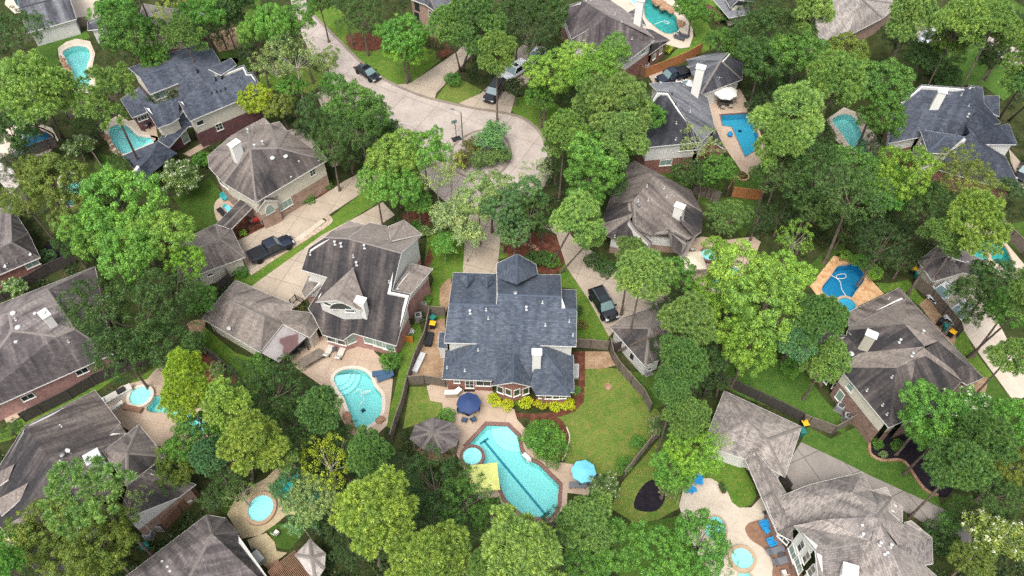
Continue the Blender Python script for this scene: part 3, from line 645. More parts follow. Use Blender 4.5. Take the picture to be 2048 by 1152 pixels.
# ================================================================ ROAD AND DRIVES
road = 'z 606,-30 617,22 652,57 686,90 724,128 765,158 800,176 848,195 900,208 952,219 1000,226 1040,236 1065,252 1084,275 1096,310 1096,345 1082,375 1055,402 1020,420 975,432 930,425 885,400 850,365 830,325 808,292 770,262 728,230 690,195 650,150 622,110 590,40 575,-30'
sheet('road', road, 'road', .035)
strip('kerb', 'z 617,20 652,56 686,89 724,127 765,157 800,175 848,194 900,207 952,218 1000,225 1040,235 1066,251 1085,274 1098,310 1098,345 1085,375', 'kerb', .45, 0, .13)
strip('gutter_shading', 'z 614,24 649,60 683,93 721,132 763,161 799,179 847,199 899,212 951,223 999,230 1039,240 1062,255 1080,277 1093,310 1093,345 1080,374', 'kerb', .12, 0, .056)  # thin dark strip beside the kerb: gutter shading put into colour
strip('kerb', 'z 905,300 915,284 950,264 990,261 1016,285 1020,318 1000,346 962,358 925,351 904,331', 'kerb', .3, 0, .15, closed=True)
sheet('driveway', 'b 845,490 925,481 1190,302 1240,250 1275,320 1130,480 1075,535 1062,575 960,545', 'drive', .045)
sheet('driveway', 'z 918,207 962,187 1000,150 1020,115 1055,80 1080,95 1078,150 1035,180 1022,225 1016,232 970,224', 'drive', .046)
sheet('driveway', 'z 472,480 486,462 530,452 580,425 640,395 690,362 742,335 768,348 722,388 655,432 645,438 600,470 500,542 488,525', 'drive', .045)
strip('pebble_border', 'f 345,512 480,420 620,335 790,225 800,195 780,180', 'pebble', .75, 0, .05)
strip('pale_path', 'f 335,490 460,402 600,318 765,200', 'patio_pale', 1.1, .04, .062)
sheet('driveway', 'f 345,592 640,380 760,290 1000,165 1110,100 1180,175 1050,260 760,420 690,640 590,720', 'drive', .045)
sheet('driveway', 'z 938,430 1005,425 1001,480 992,560 924,560 930,485', 'drive', .045)
sheet('driveway', 'z 1085,455 1112,468 1122,500 1133,535 1177,600 1218,674 1250,640 1335,610 1345,600 1300,570 1240,545 1190,505 1155,488 1130,455 1110,440', 'drive', .045)
sheet('driveway', 'n 212,382 470,504 620,580 1010,757 1200,852 1190,980 960,872 780,762 560,640 170,662 60,560 160,465', 'drive_grey', .045)
sheet('driveway', 'i 950,600 1145,520 1250,560 1330,760 1420,930 1560,1120 1578,1180 1440,1252 1250,990 1150,840', 'patio_pale', .045)
sheet('driveway', 'a 1200,200 1390,150 1430,270 1260,300', 'dirt', .045)
sheet('road', 'd 960,130 1150,110 1300,180 1578,300 1578,420 1440,330 1350,220 1180,200 1050,250 960,220', 'road', .036)
sheet('driveway', 'd 1490,860 1578,960 1578,1100 1545,1040 1500,930', 'drive', .045)
sheet('driveway', 'c 850,430 1090,380 1150,480 1100,560 880,480', 'drive', .045)
sheet('driveway', 'z 1240,545 1250,560 1180,600 1200,560', 'drive', .047)
sheet('driveway', 'b 380,540 560,470 700,560 600,700 420,640', 'drive', .038)
# ================================================================ PATIOS
def patio(pix, mat='patio', smooth=True, z=.06, name='patio'): return sheet(name, pix, mat, z=z, smooth=smooth)
patio('l 240,60 360,20 610,60 640,140 745,195 760,250 820,320 830,400 880,455 960,490 1190,530 1172,690 1050,675 1048,740 1000,800 960,845 840,855 770,855 690,780 655,700 560,712 510,680 460,545 400,430 415,300 340,230 330,158 260,145', 'patio', False)
patio('z 570,700 625,678 690,662 735,668 745,700 780,735 786,760 782,800 775,850 745,880 720,885 695,860 670,810 640,770 590,735', 'patio', False)
patio('a 600,760 640,690 690,660 740,700 780,690 830,760 900,770 915,800 900,840 720,900 700,905 650,880 620,820', 'patio_pale', False)
patio('a 335,280 380,245 440,225 520,240 550,310 530,400 560,500 510,540 430,530 390,480 370,400 340,330', 'patio_pale', False)
patio('a -60,780 60,740 90,715 180,695 300,740 340,810 290,880 190,920 110,930 60,960 -60,950', 'patio_pale', False)
patio('z 20,-40 150,-60 200,0 205,50 150,45 140,12 30,28 10,10', 'patio_pale', False)
patio('c 560,20 640,0 780,-70 950,-60 1030,40 1060,85 1110,170 1112,210 1090,275 1040,282 975,265 870,230 800,120 700,75', 'patio_pale', False)
patio('c 1185,560 1380,515 1450,640 1540,880 1500,940 1430,1000 1390,990 1300,860 1195,660', 'patio', False)
patio('d 440,690 540,620 640,660 720,780 770,880 700,930 600,920 540,850 480,800', 'patio_pale', False)
sheet('flagstone_patio', 'i 262,585 400,410 480,430 540,430 600,520 625,560 690,630 500,720 400,720 320,660', 'flag', .06)
patio('i 1090,235 1160,220 1220,235 1330,260 1430,380 1530,500 1440,560 1340,520 1230,470 1180,400 1130,330', 'patio_pale', False)
patio('h 615,325 700,300 830,320 1000,300 1040,330 960,540 880,660 690,600 620,500 600,420', 'patio', False)
patio('j 590,150 700,60 850,20 900,-40 1000,-60 1150,100 1250,280 1240,420 1040,430 890,400 700,290', 'patio', False)
sheet('flagstone_patio', 'k 215,800 265,700 350,640 440,590 530,500 640,520 820,660 800,760 700,800 560,800 490,860 400,920 300,940', 'flag_tan', .06)
sheet('flagstone_patio', 'k 330,945 440,905 490,960 500,1010 560,1020 450,1110 380,1060', 'flag_tan', .05)
patio('m 455,750 480,640 560,590 640,592 720,640 760,730 800,760 870,760 935,690 870,560 830,525 850,500 930,640 960,780 1010,900 1040,1160 900,1320 780,1320 740,1200 600,1100 500,900', 'patio_pale', False)
sheet('brick_deck', 'D 50,665 90,600 200,570 330,600 560,1000 640,1200 350,1200 330,1000 240,860 110,770', 'wood_brown', .10, True)
sheet('brick_patio', 'f 240,240 345,165 440,240 270,325', 'mulch_red', .055)
sheet('brick_patio', 'e 1235,150 1250,90 1330,50 1400,80 1340,180 1262,215', 'patio', .06, True)
sheet('brick_path', 'l 745,215 880,220 1000,205 1080,170 1110,100 1110,0 1150,0 1145,150 1090,205 1010,235 880,240 745,240', 'mulch_red', .05)
sheet('brick_path', 'g 1000,960 1065,960 1065,1160 1030,1160', 'mulch_red', .05)
sheet('brick_path', 'b 1040,190 1130,240 1170,300 1100,345 1080,310 1095,285 1030,275', 'mulch_red', .05)
patio('B 560,940 720,850 900,760 1250,420 1275,450 1000,740 620,960', 'patio', False, .05, 'path')
patio('g 232,600 290,540 290,640 262,740 235,735', 'dirt', True, .03, 'gravel_strip')
patio('B 160,640 320,620 360,830 330,860 290,790', 'patio', False, .05)
patio('j 0,200 100,130 160,200 50,290', 'patio', False, .05)
patio('C 1230,700 1330,660 1320,760 1260,760', 'dirt', True, .03)
patio('j 20,930 50,900 90,1000 60,1010', 'patio_pale', True, .03)
patio('i 890,690 940,650 1110,870 1090,930 1000,830', 'dirt', False, .03, 'dirt_strip')
# lane line and marks on the big pool floor
m_ = MB(); a_, b_ = P(*pts('l 572,375')[0], -1.07), P(*pts('l 923,797')[0], -1.07)
# rays bend towards the floor: place the line on the pool floor itself
def onfloor(t, z): return [P(x, y, z) for x, y in pts(t)]
a_, b_ = onfloor('l 572,375 923,797', -1.09); m_.bar(a_, b_, .26, .02); d_ = (b_-a_).normalized(); s_ = Vector((-d_.y, d_.x, 0)); m_.bar(a_-s_*.55, a_+s_*.55, .26, .02); m_.bar(b_-s_*.55, b_+s_*.55, .26, .02)
_pr = [o for o in bpy.data.objects if o.name.startswith('swimming_pool')][0]
_o = m_.build('lane_line', M['tile'], _pr); _o.location = -_pr.location
# ================================================================ HOUSES
# centre: blue-grey two storey house
house('H1', 'blue-grey two storey shingle house with white chimney at the centre of the photo', [
 ('A a:90,658,5.6 b:935,682,5.6 R:300,664@ab V:705,675@ab l:940,444@ab k:845,441@ab h:842,360@ab g:432,345@ab d:425,417@ab c:122,407@ab e:150,208,5.4 f:425,217,5.4 i:430,222,5.4 j:836,222,5.4 m:845,317,5.6 n:934,318,5.6', 'aRVblkhgdc cdfe ghji klnm', {'open':'RV'}),
 ('A a:428,150,5.9 b:428,243,5.9 c:555,285,8.2 d:558,88,8.2 e:678,156,5.9 f:690,218,5.9', 'abcd dcfe', {'open':'bc cf'}),
 ('A o:78,890,2.9 t:395,903,2.9 p:640,912,2.9 v:705,675.5,5.58 r:300,664.5,5.58 s:97,706,3.0', 'otpvr:.02 osr:.03', {'open':'tp pv vr rs'}),
 ('A w:678,993,2.9 x:922,973,2.9 y:918,735,2.9 v:705,675.5,5.58 p:640,930,3.3', 'xyv wxvp', {'open':'vp yv pw'}),
 ('A a:388,934,2.9 c:665,942,2.9 b:532,912,5.5 d:538,728,6.0 e:600,640,6.2 f:450,660,6.2', 'abd bcd', {'open':'cd da','zb':9}),
 ('A a:682,994,2.95 b:898,1000,2.95 c:778,848,5.0 d:905,900,3.2', 'abc bcd:.05', {'open':'ca cd bd'}),
 ('A a:192,262,6.4 b:192,225,6.4 c:236,300,7.1 d:236,225,7.1 e:277,262,6.4 f:277,225,6.4', 'abdc dcef', {'zb':9,'nofas':1}),
 ('A a:322,268,6.4 b:322,232,6.4 c:364,304,7.1 d:364,232,7.1 e:405,268,6.4 f:405,232,6.4', 'abdc dcef', {'zb':9,'nofas':1}),
 ('A a:52,690,2.3 b:110,697,2.3 c:100,590,2.6 d:60,590,2.5', 'abcd', {'inset':.1,'zb':0.1}),
], 'blue_shingle', 'cap_blue', 'brick_red', 'white_siding', 2.75)
chimney('H1', 'A 680,800', 2.5, 1.05, .8, 0)
vents('H1', 'A 257,468 617,444', 'flue'); vents('H1', 'A 360,450 720,404 373,505 738,548 891,524 915,612 308,708 224,838 110,820', 'pipe'); vents('H1', 'A 545,352', 'dish', 'metal')
window('H1', 'A 342,915', 1.7, 1.1, 2, 1); window('H1', 'A 172,903', .7, .7, 1, 1); window('H1', 'A 253,915', 1.0, 2.0, 2, 3, name='glazed_door')
window('H1', 'A 450,957 502,972 555,975 612,965', .78, 1.3, 1, 1); window('H1', 'A 760,1002 808,1004 718,998 850,1000', .8, .8, 1, 1)
# brown house with arched dormer
house('H2', 'weathered brown house with an arched window dormer and pink brick walls', [
 ('E a:350,945,3.0 e:958,1035,3.0 f:1075,610@ae~38 k:925,580@ae~38 l:1000,268@ae~38 q:560,150@ae~38 n:375,140@ae~38 o:235,232@ae~38 g:178,410@ae~38 h:388,472@ae~38 i:300,620@ae~38 j:232,730@ae~38 y:285,805@ae~38 d:600,932@ae~38 c:518,992@ae~38 S:705,40,6.5 T:572,6,6.5 U:425,92,6.8 G:1165,125,6.2 W:905,165,7.6 X:890,55,6.4 Z:740,20,6.4',
   'acdefklqnoghijy:.22 nqSTU:-.25 qlGW:-.25 qWXZ:-.25', {}),
 ('E a:1020,0,8.6 b:910,175,8.4 c:890,55,6.6 d:1168,118,6.3', 'abc:-.2 abd:-.2', {}),
 ('E a:925,582,6.2 b:1085,358,5.6 c:1258,402,4.7 d:1075,615,5.0', 'abcd:-.2', {'zb':3.4}),
 ('E a:175,588,3.2 b:238,462,5.2 c:388,485,5.4 d:205,640,3.4', 'abd bcd', {}),
 ('E p:600,392,8.6 a:292,675,6.3 f:470,662,8.2 b:705,690,6.6 g:660,745,6.5', 'paf:-.2 pfgb:-.15', {'inset':.3,'zb':3,'open':'pa pb'}),
], 'brown_shingle', 'cap_grey', 'brick_pink', 'white_siding', 2.7, base_st=0.0)
chimney('H2', 'E 690,775', 2.6, 1.2, .9, -.3, pots=2)
vents('H2', 'E 250,285 605,305 900,515 325,488', 'pipe'); vents('H2', 'E 697,230 632,370 455,200 505,215', 'flue')
window('H2', 'E 497,708', 2.6, 1.3, 2, 1, arch=True); window('H2', 'E 398,692 577,745', 1.1, .6, 1, 1)
window('H2', 'E 740,992 820,1018 895,1045', 1.5, 1.3, 1, 1, glass='glass_green'); window('H2', 'E 600,975', 1.5, 1.5, 1, 1, glass='glass_green'); window('H2', 'E 430,985 500,1005', 1.3, .9, 1, 1)
# its garage and breezeway
house('A10', 'low brown hip roofed garage with a small satellite dish left of the arched dormer house', [
 ('f L:68,768,2.8 B:405,965,2.8 C:535,800,2.8 D:600,690,2.8 T:262,548,2.8 R:235,665,5.0 S:430,760,4.8', 'LBSR:-.05 BCS:-.1 CDTRS:-.1 TLR:-.05', {}),
 ('f a:520,715,2.8 b:530,800,2.8 c:690,880,2.8 d:740,820,2.8 e:700,735,2.8 r:515,755,4.0 s:668,808,4.0', 'rbcs:-.1 scd:-.1 sde:-.1 rsea:-.1', {'open':'ab ra rb', 'inset':.3}),
], 'brown_shingle', 'cap_grey', 'cream', 'cream', 3, cat='garage', name='garage', base_st=-.03)
vents('A10', 'f 230,840', 'dish', 'metal_white', 1.1)
# brown hip house upper left
house('A4', 'brown hip roofed house with cream upper wall beside the driveway with the parked pickup', [
 ('z a:655,320,5.3 b:604,253,5.3 c:575,262,5.5 d:558,243,5.5 e:540,248,5.5 f:528,236,5.5 g:497,252,5.3 h:462,272,5.3 i:415,312,5.3 j:418,335,5.3 k:447,366,5.3 l:512,405,5.3 R:556,295,8.8 S:500,297,8.8 T:549,337,8.3 U:500,358,6.8',
  'abcR:-.15 cdeR:-.12 efgSR:-.1 ghiS:-.08 ijkS:.0 klS:.08 laRS:.12', {}),
 ('f a:383,155,3.6 b:432,90,5.0 c:508,90,3.9 d:400,20,4.6 e:500,20,4.2', 'abd bced', {'inset':.25,'open':'ad de ce'}),
], 'brown_shingle', 'cap_grey', 'brick_tan', 'cream', 2.6, base_st=.0)
chimney('A4', 'B 1020,965', 2.3, 1.5, .9, .9); vents('A4', 'b 130,910 205,900', 'dome'); vents('A4', 'b 282,930 397,925 237,1020', 'box', s=.5); vents('A4', 'b 30,850 75,830 -10,760', 'flue')
window('A4', 'b 360,992', .9, 1.1, 2, 2); window('A4', 'f 550,110', 2.0, 1.3, 3, 1, glass='glass_green'); window('A4', 'f 458,138', 1.4, 1.6, 1, 2, arch=True, glass='glass_green'); window('A4', 'a 1275,1045 1300,1062', 1.0, 1.2, 1, 1)
house('A11', 'low brown garage joined by a narrow roofed link to the brown hip house', [
 ('f A:318,415,2.8 T:237,247,2.8 U:150,225,2.8 L:-60,320,2.8 B:-70,560,2.8 R:175,310,4.9 S:-10,400,4.9', 'ATR:-.1 TUR:-.1 ULSR:-.05 LBS BARS:.02', {}),
 ('f a:292,82,3.0 b:357,132,3.0 c:236,255,2.95 d:150,226,2.95 e:325,105,3.7 g:195,240,3.7', 'adge:.1 bcge:.05', {'nowall':1}),
], 'brown_shingle', 'cap_grey', 'cream', 'cream', 3, cat='garage', name='garage')
window('A11', 'f 115,515', .8, .5, 1, 1)
# navy roofed house upper left
house('A3', 'navy blue shingled two storey house with black roof vents at upper left', [
 ('B e:290,448,5.4 d:525,355,5.4 k:520,500@ed r:770,450@ed y:900,350@ed x:860,165@ed p:797,70@ed q:200,303@ed s:640,40,5.2 t:110,230,5.2', 'edkryxpq qpst', {'open':'kr ry dk'}),
 ('B a:615,668,5.4 b:1055,482,5.4 c:1220,413,5.4 d:1130,265@ac~33 e:1092,268@ac~33 f:1060,205@ac~33 g:880,275@ac~33 h:770,330@ac~33 i:520,502@ac~33', 'abcdefghi', {'open':'gh hi'}),
 ('B a:770,240,8.2 b:955,148,6.5 c:1000,205,7.6 d:870,290,8.2', 'abcd', {}),
 ('B a:140,640,3.0 b:270,592,3.0 c:350,560,4.2 d:200,385,4.4 e:45,488,3.0', 'abcde', {'open':'cd bc'}),
 ('B a:350,725,4.9 b:465,685,4.9 c:530,640,5.0 d:520,470,7.2 e:240,550,7.0', 'abcde', {'open':'cd de'}),
 ('B a:445,885,2.9 b:600,715,2.9 h:660,700,3.0 c:560,560,4.4 d:470,680,3.6 e:355,830,2.9', 'abhcde', {'nowall':1}),
 ('B a:55,955,2.8 b:355,832,2.8 c:510,930,2.8 d:240,1150,2.8 e:135,1140,2.8 r:300,950,4.3 s:200,1040,4.4', 'abrs bcr cdsr desa' , {}),
], 'navy_shingle', 'cap_blue', 'brick_dark', 'cream', 2.7, group='houses of the neighbourhood')
window('A3', 'B 857,712', 1.0, 1.2, 2, 2); window('A3', 'B 370,450', 1.7, 1.2, 2, 1, glass='glass_green'); window('A3', 'B 575,800 635,780', 1.1, 1.8, 1, 1, glass='glass_green'); window('A3', 'B 225,640', 1.4, .8, 3, 1); window('A3', 'B 700,680', 1.1, .8, 1, 1)
vents('A3', 'B 680,265 830,330 880,315', 'flue', 'metal_dark'); vents('A3', 'B 797,440 838,428 872,424 908,405', 'pipe', 'metal_dark')
# far top left outbuilding and house
house('A1', 'dark roofed outbuilding with white wall at the top left corner next to a teal pool', [
 ('a p:112,45,5.0 q:395,-30,5.0 c:440,110,2.9 d:155,190,2.9 e:80,-60,2.9 g:370,-130,2.9', 'pdcq pqge', {}),
 ('a p:505,125,3.6 q:598,85,3.6 c:592,165,2.8 d:505,175,2.8', 'pdcq', {})], 'slate_shingle', 'cap_dark', 'white_siding', 'white_siding', 3, cat='house', name='outbuilding')
house('A2', 'beige walled house with an arched upper window half hidden by trees at upper left', [
 ('a a:780,210,5.4 b:1075,185,5.4 c:1180,80,5.4 d:820,20,5.4 r:900,110,7.6 s:1060,100,7.6', 'absr bcs cdrs dar', {})], 'mauve_shingle', 'cap_grey', 'brick_dark', 'beige', 2.4)
window('A2', 'a 855,288', 1.5, 1.3, 1, 1, arch=True); window('A2', 'a 950,268', 1.0, 1.2, 1, 2, glass='glass_green')
# left edge
house('A5', 'grey shingled house cut by the left edge with a brick corner and two satellite dishes', [
 ('e a:-200,600,3 b:232,418,3 c:165,280,3 d:60,120,3.0 f:-250,200,3 R:70,330,6.2 S:-180,440,6.2', 'abRS bcR cdR dfSR:-.1 faS', {})], 'mauve_shingle', 'cap_grey', 'brick_red', 'cream', 2.8)
vents('A5', 'e 35,480 180,412', 'dish', 'metal_white'); vents('A5', 'e 100,445 50,462', 'pipe', 'metal'); window('A5', 'e 185,455', 1.6, .9, 2, 1, glass='glass_green')
house('A12', 'pale grey outbuilding roof at the left edge above the grey house', [
 ('a a:-40,1000,3 b:60,1115,3 c:120,1050,3 d:60,960,3.6 e:-20,930,3.8', 'abcde:-.2', {})], 'pebble_shingle', 'cap_grey', 'cream', 'cream', 3, cat='outbuilding', name='outbuilding')
house('A6', 'big weathered house at the left edge with white roof domes and chimney', [
 ('z a:-120,862,3.0 b:226,708,3.0 c:190,533,3.0 d:-120,655,3.0 R:25,662,7.4 S:112,673,7.2 T:150,657,7.0 U:95,578,6.5 V:18,625,7.6 W:-60,650,7.4 ', 'abTSR:.12 bcUT:.05 cdWVU:-.1 VUTSR:-.05 VWaR:.0 Wda', {})], 'mauve_shingle', 'cap_grey', 'brick_pink', 'white_siding', 2.8, base_st=.02)
chimney('A6', 'e 300,800', 1.8, 1.3, .9, -.75); vents('A6', 'e 75,738 103,820', 'dome'); vents('A6', 'e 93,905', 'box', s=.8); vents('A6', 'e 398,905 555,990 93,778', 'pipe'); vents('A6', 'e 205,745', 'turbine', s=.8)
window('A6', 'e 472,1072', 1.3, .9, 2, 1); window('A6', 'j 160,120', 1.3, .9, 2, 1)
house('A7', 'large brown shingled house at lower left with triangular dormers and a white skylight hood', [
 ('F a:150,245,8.0 b:520,760,8.0 y:690,640,6.5 c:640,420,5.4 k:760,290,4.0 d:728,232,4.0 e:573,32,3.7', 'abyckde:.0', {'open':'ab by yc'}),
 ('F a:150,245,8.0 b:520,760,8.0 c:340,1260,3.4 d:130,1020,3.4 e:-130,690,3.4', 'abcde:.2', {'open':'ab'}),
 ('F a:838,240,5.2 b:993,428,5.2 c:765,607,5.2 d:690,500,6.2 e:620,400,6.2 r:765,408,7.4', 'abr:-.12 bcr:.12 cdr:.12 dear:-.05', {}),
 ('F a:765,607,6.4 b:900,510,5.6 c:1180,600,3.0 d:1082,675,3.2 e:715,820,6.2', 'abcde:.05', {'open':'ab ea','zb':2.4}),
 ('F a:640,318,4.9 b:722,235,4.2 c:762,290,4.0', 'abc', {'nowall':1}),
 ('F a:-20,690,5.2 b:168,590,6.6 c:125,690,5.4 d:10,790,4.4 e:-60,760,4.6', 'abcd:-.1', {'inset':.2, 'open':'ab bc'}),
 ('F a:57,838,5.2 b:250,712,6.6 c:215,800,5.6 d:100,900,4.6', 'abcd:-.1', {'inset':.2, 'open':'ab bc'}),
 ('F a:-80,560,5.2 b:88,475,6.6 c:50,570,5.6 d:-60,650,4.6', 'abcd:-.1', {'inset':.2, 'open':'ab bc'}),
], 'brown_shingle', 'cap_grey', 'brick_tan', 'white_siding', 3.0, base_st=.04)
chimney('A7', 'F 585,465', 1.1, 1.5, 1.3, .65, mat='metal_white', cap='metal_white', pots=0); vents('A7', 'F 420,410', 'dish', s=1.1); vents('A7', 'F 380,430', 'turbine', 'metal'); vents('A7', 'F 370,250 370,465', 'pipe')
house('A8', 'mauve brown hip roofed house cut by the bottom edge at lower left', [
 ('j A:1190,800,3 B:1300,818,3 C:1372,895,3 D:1372,960,3 E:1640,1300,3 G:560,1280,3 R:1222,908,5.8 S:1000,1330,6.6', 'ABR:-.06 BCR CDR:.04 DESR:.02 GSRA:.03 EGS', {})], 'mauve_shingle', 'cap_grey', 'brick_tan', 'cream', 2.9)
vents('A8', 'j 935,1068 965,1100 980,1125', 'box', s=.5)
# top centre
house('B1', 'brick house with slate blue shutters peeking from behind trees at the top centre', [
 ('b a:925,-5,5.6 b:1012,28,5.6 c:1080,75,5.6 d:1172,0,5.6 e:1080,-120,5.6 g:900,-110,5.6 R:1010,-50,7.6', 'abR bcR cdR deR egR gaR', {})], 'slate_shingle', 'cap_grey', 'brick_tan', 'brick_tan', 2.9)
window('B1', 'b 962,35 962,92', .9, 1.3, 2, 2, frame='metal_dark'); window('B1', 'b 1045,85', 1.3, 1.2, 2, 2)
house('B2', 'mauve roofed house with white chimney beside the teal freeform pool at the top', [
 ('G a:100,70,5.0 b:195,360,5.0 c:360,265,6.2 d:555,160,8.2 e:305,5,8.2', 'abcde:.15', {'open':'cd'}),
 ('G a:185,390,5.0 b:720,560,4.9 c:968,372,4.9 d:555,160,8.2 e:360,265,6.2', 'abcde:.08', {'open':'de ea'}),
 ('G d:555,160,8.2 e:305,5,8.2 f:420,-90,5.0 g:690,90,5.0 h:960,350,5.0', 'defgh:-.2', {'open':'de'}),
 ('G a:690,130,4.6 b:800,70,4.6 c:890,240,4.6 d:800,190,5.8', 'abd bcd', {'nowall':1}),
 ('G a:915,505,3.0 b:1108,368,3.0 c:940,275,3.0 d:820,250,4.6 e:940,400,4.8', 'abe:.1 bcde:.05', {'open':'de ea'}),
], 'mauve_shingle', 'cap_grey', 'brick_red', 'white_siding', 2.9, base_st=.02)
chimney('B2', 'G 805,225', 4.2, 1.3, .95, -.4, pots=1); window('B2', 'G 860,475', 1.0, .8, 1, 1, glass='glass_green'); window('B2', 'G 960,520 1020,470', .8, 1.0, 1, 1, glass='glass_green'); vents('B2', 'G 375,5 598,135 660,205 755,362', 'pipe')
house('B3', 'white garage with dark hip roof behind the navy pickup at upper right', [
 ('c A:1072,343,2.9 B:1150,552,2.9 C:1395,458,2.9 D:1400,330,2.9 E:1330,280,2.9 R:1272,348,5.2 S:1320,300,4.6', 'ABR:.02 BCR:.1 CDSR:.1 DES:0 EASR:-.25', {})], 'slate_shingle', 'cap_grey', 'white_siding', 'white_siding', 3, cat='garage', name='garage')
vents('B3', 'c 1258,465', 'antenna'); window('B3', 'c 1312,495', .8, 1.1, 1, 1, frame='metal_dark')
house('B4', 'dark slate roofed house with white upper wall left of the l-shaped pool', [
 ('c a:835,850,5.5 b:1160,818,5.5 R:970,528@ab~36 T:905,525@ab~36 c:780,700,5.5', 'abRTc:.2', {}),
 ('c b:1160,818,5.5 R:970,528,8.9 S:985,490,8.8 d:1045,475,8.0 e:1195,560,5.4 f:1240,740,5.2', 'bRSdef:-.1', {'open':'bR'}),
 ('c R:970,528,8.9 T:905,525,8.9 a:860,480,7.4 d:1045,472,7.8 S:985,492,8.8', 'RTadS:-.2', {'open':'RT RS'}),
 ('c a:1200,800,3.0 b:1298,862,3.0 c:1245,745,3.0 d:1185,600,3.4 e:1160,700,4.8', 'abcde:.15', {'inset':.2}),
], 'slate_shingle', 'cap_grey', 'brick_red', 'white_siding', 2.7)
chimney('B4', 'G 1335,870', 4.5, 1.3, 1.0, -.35, pots=1); window('B4', 'c 1085,850', 2.6, 1.0, 4, 2); window('B4', 'c 955,935', 1.7, 1.1, 2, 1, glass='glass_green'); vents('B4', 'c 1015,712 1095,645 1012,805', 'pipe'); vents('B4', 'c 990,545 1012,602', 'pipe', 'metal_dark')
house('B5', 'low building with dark blue grey roof and pale lean-to at the top edge', [
 ('G a:1660,75,3.4 b:1880,15,3.4 c:1850,-90,3.4 d:1600,-40,3.4 R:1735,0,5.0', 'abR bcR cdR daR', {}),
 ('G a:1500,-10,2.8 b:1650,165,2.7 c:1840,130,2.7 d:1835,60,2.8 e:1680,95,2.8 f:1580,-30,2.8', 'abcdef:-.25', {'nowall':1})], 'slate_shingle', 'cap_grey', 'cream', 'cream', 2.9, cat='outbuilding', name='outbuilding')
vents('B5', 'G 1740,20', 'antenna')
house('B6', 'speckled grey shingled house roof at the top edge right of centre', [
 ('d a:340,195,3.0 b:412,262,3.0 c:560,210,3.2 d:765,105,3.2 e:860,25,3.2 f:850,-90,3.2 g:420,-90,3.2 R:640,-10,7.0 S:500,-60,7 ', 'abcdRSg:.02 deR:-.05 efR:0 fgSR:-.1', {})], 'pebble_shingle', 'cap_grey', 'brick_tan', 'cream', 2.9)
house('B7', 'large navy grey roofed house with a white chimney right of the bright turquoise pool', [
 ('H a:80,655,4.8 b:370,600,4.8 t:560,640,4.4 c:800,570,5.8 R:940,345,8.6 T:840,125,8.6 d:400,92,8.4 e:130,300,6.0', 'abtcRTde:.0', {'open':'tc cR RT bt'}),
 ('H T:840,125,8.6 R:940,345,8.6 v:1090,480,6.5 w:1160,460,5.4 x:1000,270,5.4 u:985,120,5.4 s:860,95,6.5', 'TRvwxus:-.05', {'open':'TR Rv'}),
 ('H R:940,345,8.6 v:1090,480,7.0 m:1150,485,7.0 o:1238,468,5.3 p:1318,668,5.3 q:1022,665,5.3 c:830,470,7.6', 'Rvmpqc:.1 mop:-.05', {'open':'Rv vm qc cR'}),
 ('H a:830,480,7.6 g:860,560,7.4 b:810,595,7.0 e:425,870,3.0 d:1120,1072,3.0 c:1340,1060,3.0 f:1200,780,3.2 h:1010,665,5.4', 'gbedcfh:.12', {'open':'gb hg'}),
 ('H a:385,525,5.9 b:460,748,5.9 c:635,757,5.9 d:820,590,7.4 r:625,585,7.3', 'abr:.05 bcdr:.08 dar:-.2', {'inset':.3, 'zb':2}),
 ('H a:800,572,5.7 c:830,476,7.5 q:1024,667,5.3 g:860,562,7.2', 'acqg:.05', {'nowall':1,'open':'ac cq qg ga'}),
 ('H a:985,200,2.9 b:1145,200,2.9 c:1145,400,2.9 d:1010,330,3.0', 'abcd:.05', {}),
], 'navy_shingle', 'cap_blue', 'brick_red', 'white_siding', 2.8)
chimney('B7', 'H 520,310', 2.7, 1.2, 1.0, -.35, cap='white', pots=0); window('B7', 'H 418,650', 1.3, 1.0, 3, 2); vents('B7', 'H 780,195 850,298 480,120 655,758 712,755', 'pipe'); vents('B7', 'H 650,215', 'antenna'); vents('B7','H 838,400','flue')
house('B8', 'brown grey gabled house with a white chimney beside the small round spa and beige parasol', [
 ('z a:1269,321,4.4 b:1239,339,3.2 c:1216,408,3.2 d:1264,404,6.2 e:1307,352,6.8', 'abcde:-.05', {'open':'de'}),
 ('z a:1269,321,4.4 e:1307,352,6.8 f:1382,381,3.0', 'aef:-.05', {'open':'ef'}),
 ('z e:1307,352,6.8 f:1382,381,3.0 g:1404,424,3.0 h:1402,466,3.0 i:1376,480,3.0 j:1349,466,4.2 k:1300,470,3.4 l:1266,455,5.2 d:1264,404,6.2', 'efghijkld:.0', {'open':'ef de'}),
 ('h a:128,218,3.0 b:160,115,3.0 c:296,96,6.2 d:305,162,6.0', 'abcd:.2', {}),
 ('h a:128,222,3.0 d:305,162,6.0 e:290,195,5.8 f:150,290,3.0', 'adef:-.2', {'nowall':1}),
 ('h a:150,290,3.1 b:285,195,5.8 c:330,255,5.4 d:415,330,4.6 e:400,420,3.0 f:215,320,3.0' , 'abcdef:.22', {}),
 ('h a:595,100,4.6 b:708,158,3.1 c:703,262,3.1 d:655,292,3.4 e:575,200,5.0', 'abcde:.2', {'nowall':1}),
 ('h a:505,255,5.0 b:622,335,4.6 c:583,405,3.0 d:530,370,3.2', 'abcd:.2', {'nowall':1}),
 ('h a:622,335,3.6 b:700,270,3.2 c:640,330,3.0 d:590,408,3.0', 'abcd:-.1', {'nowall':1}),
], 'brown_shingle', 'cap_grey', 'brick_tan', 'white_siding', 1.2, base_st=-.02, fascia='cap_grey')
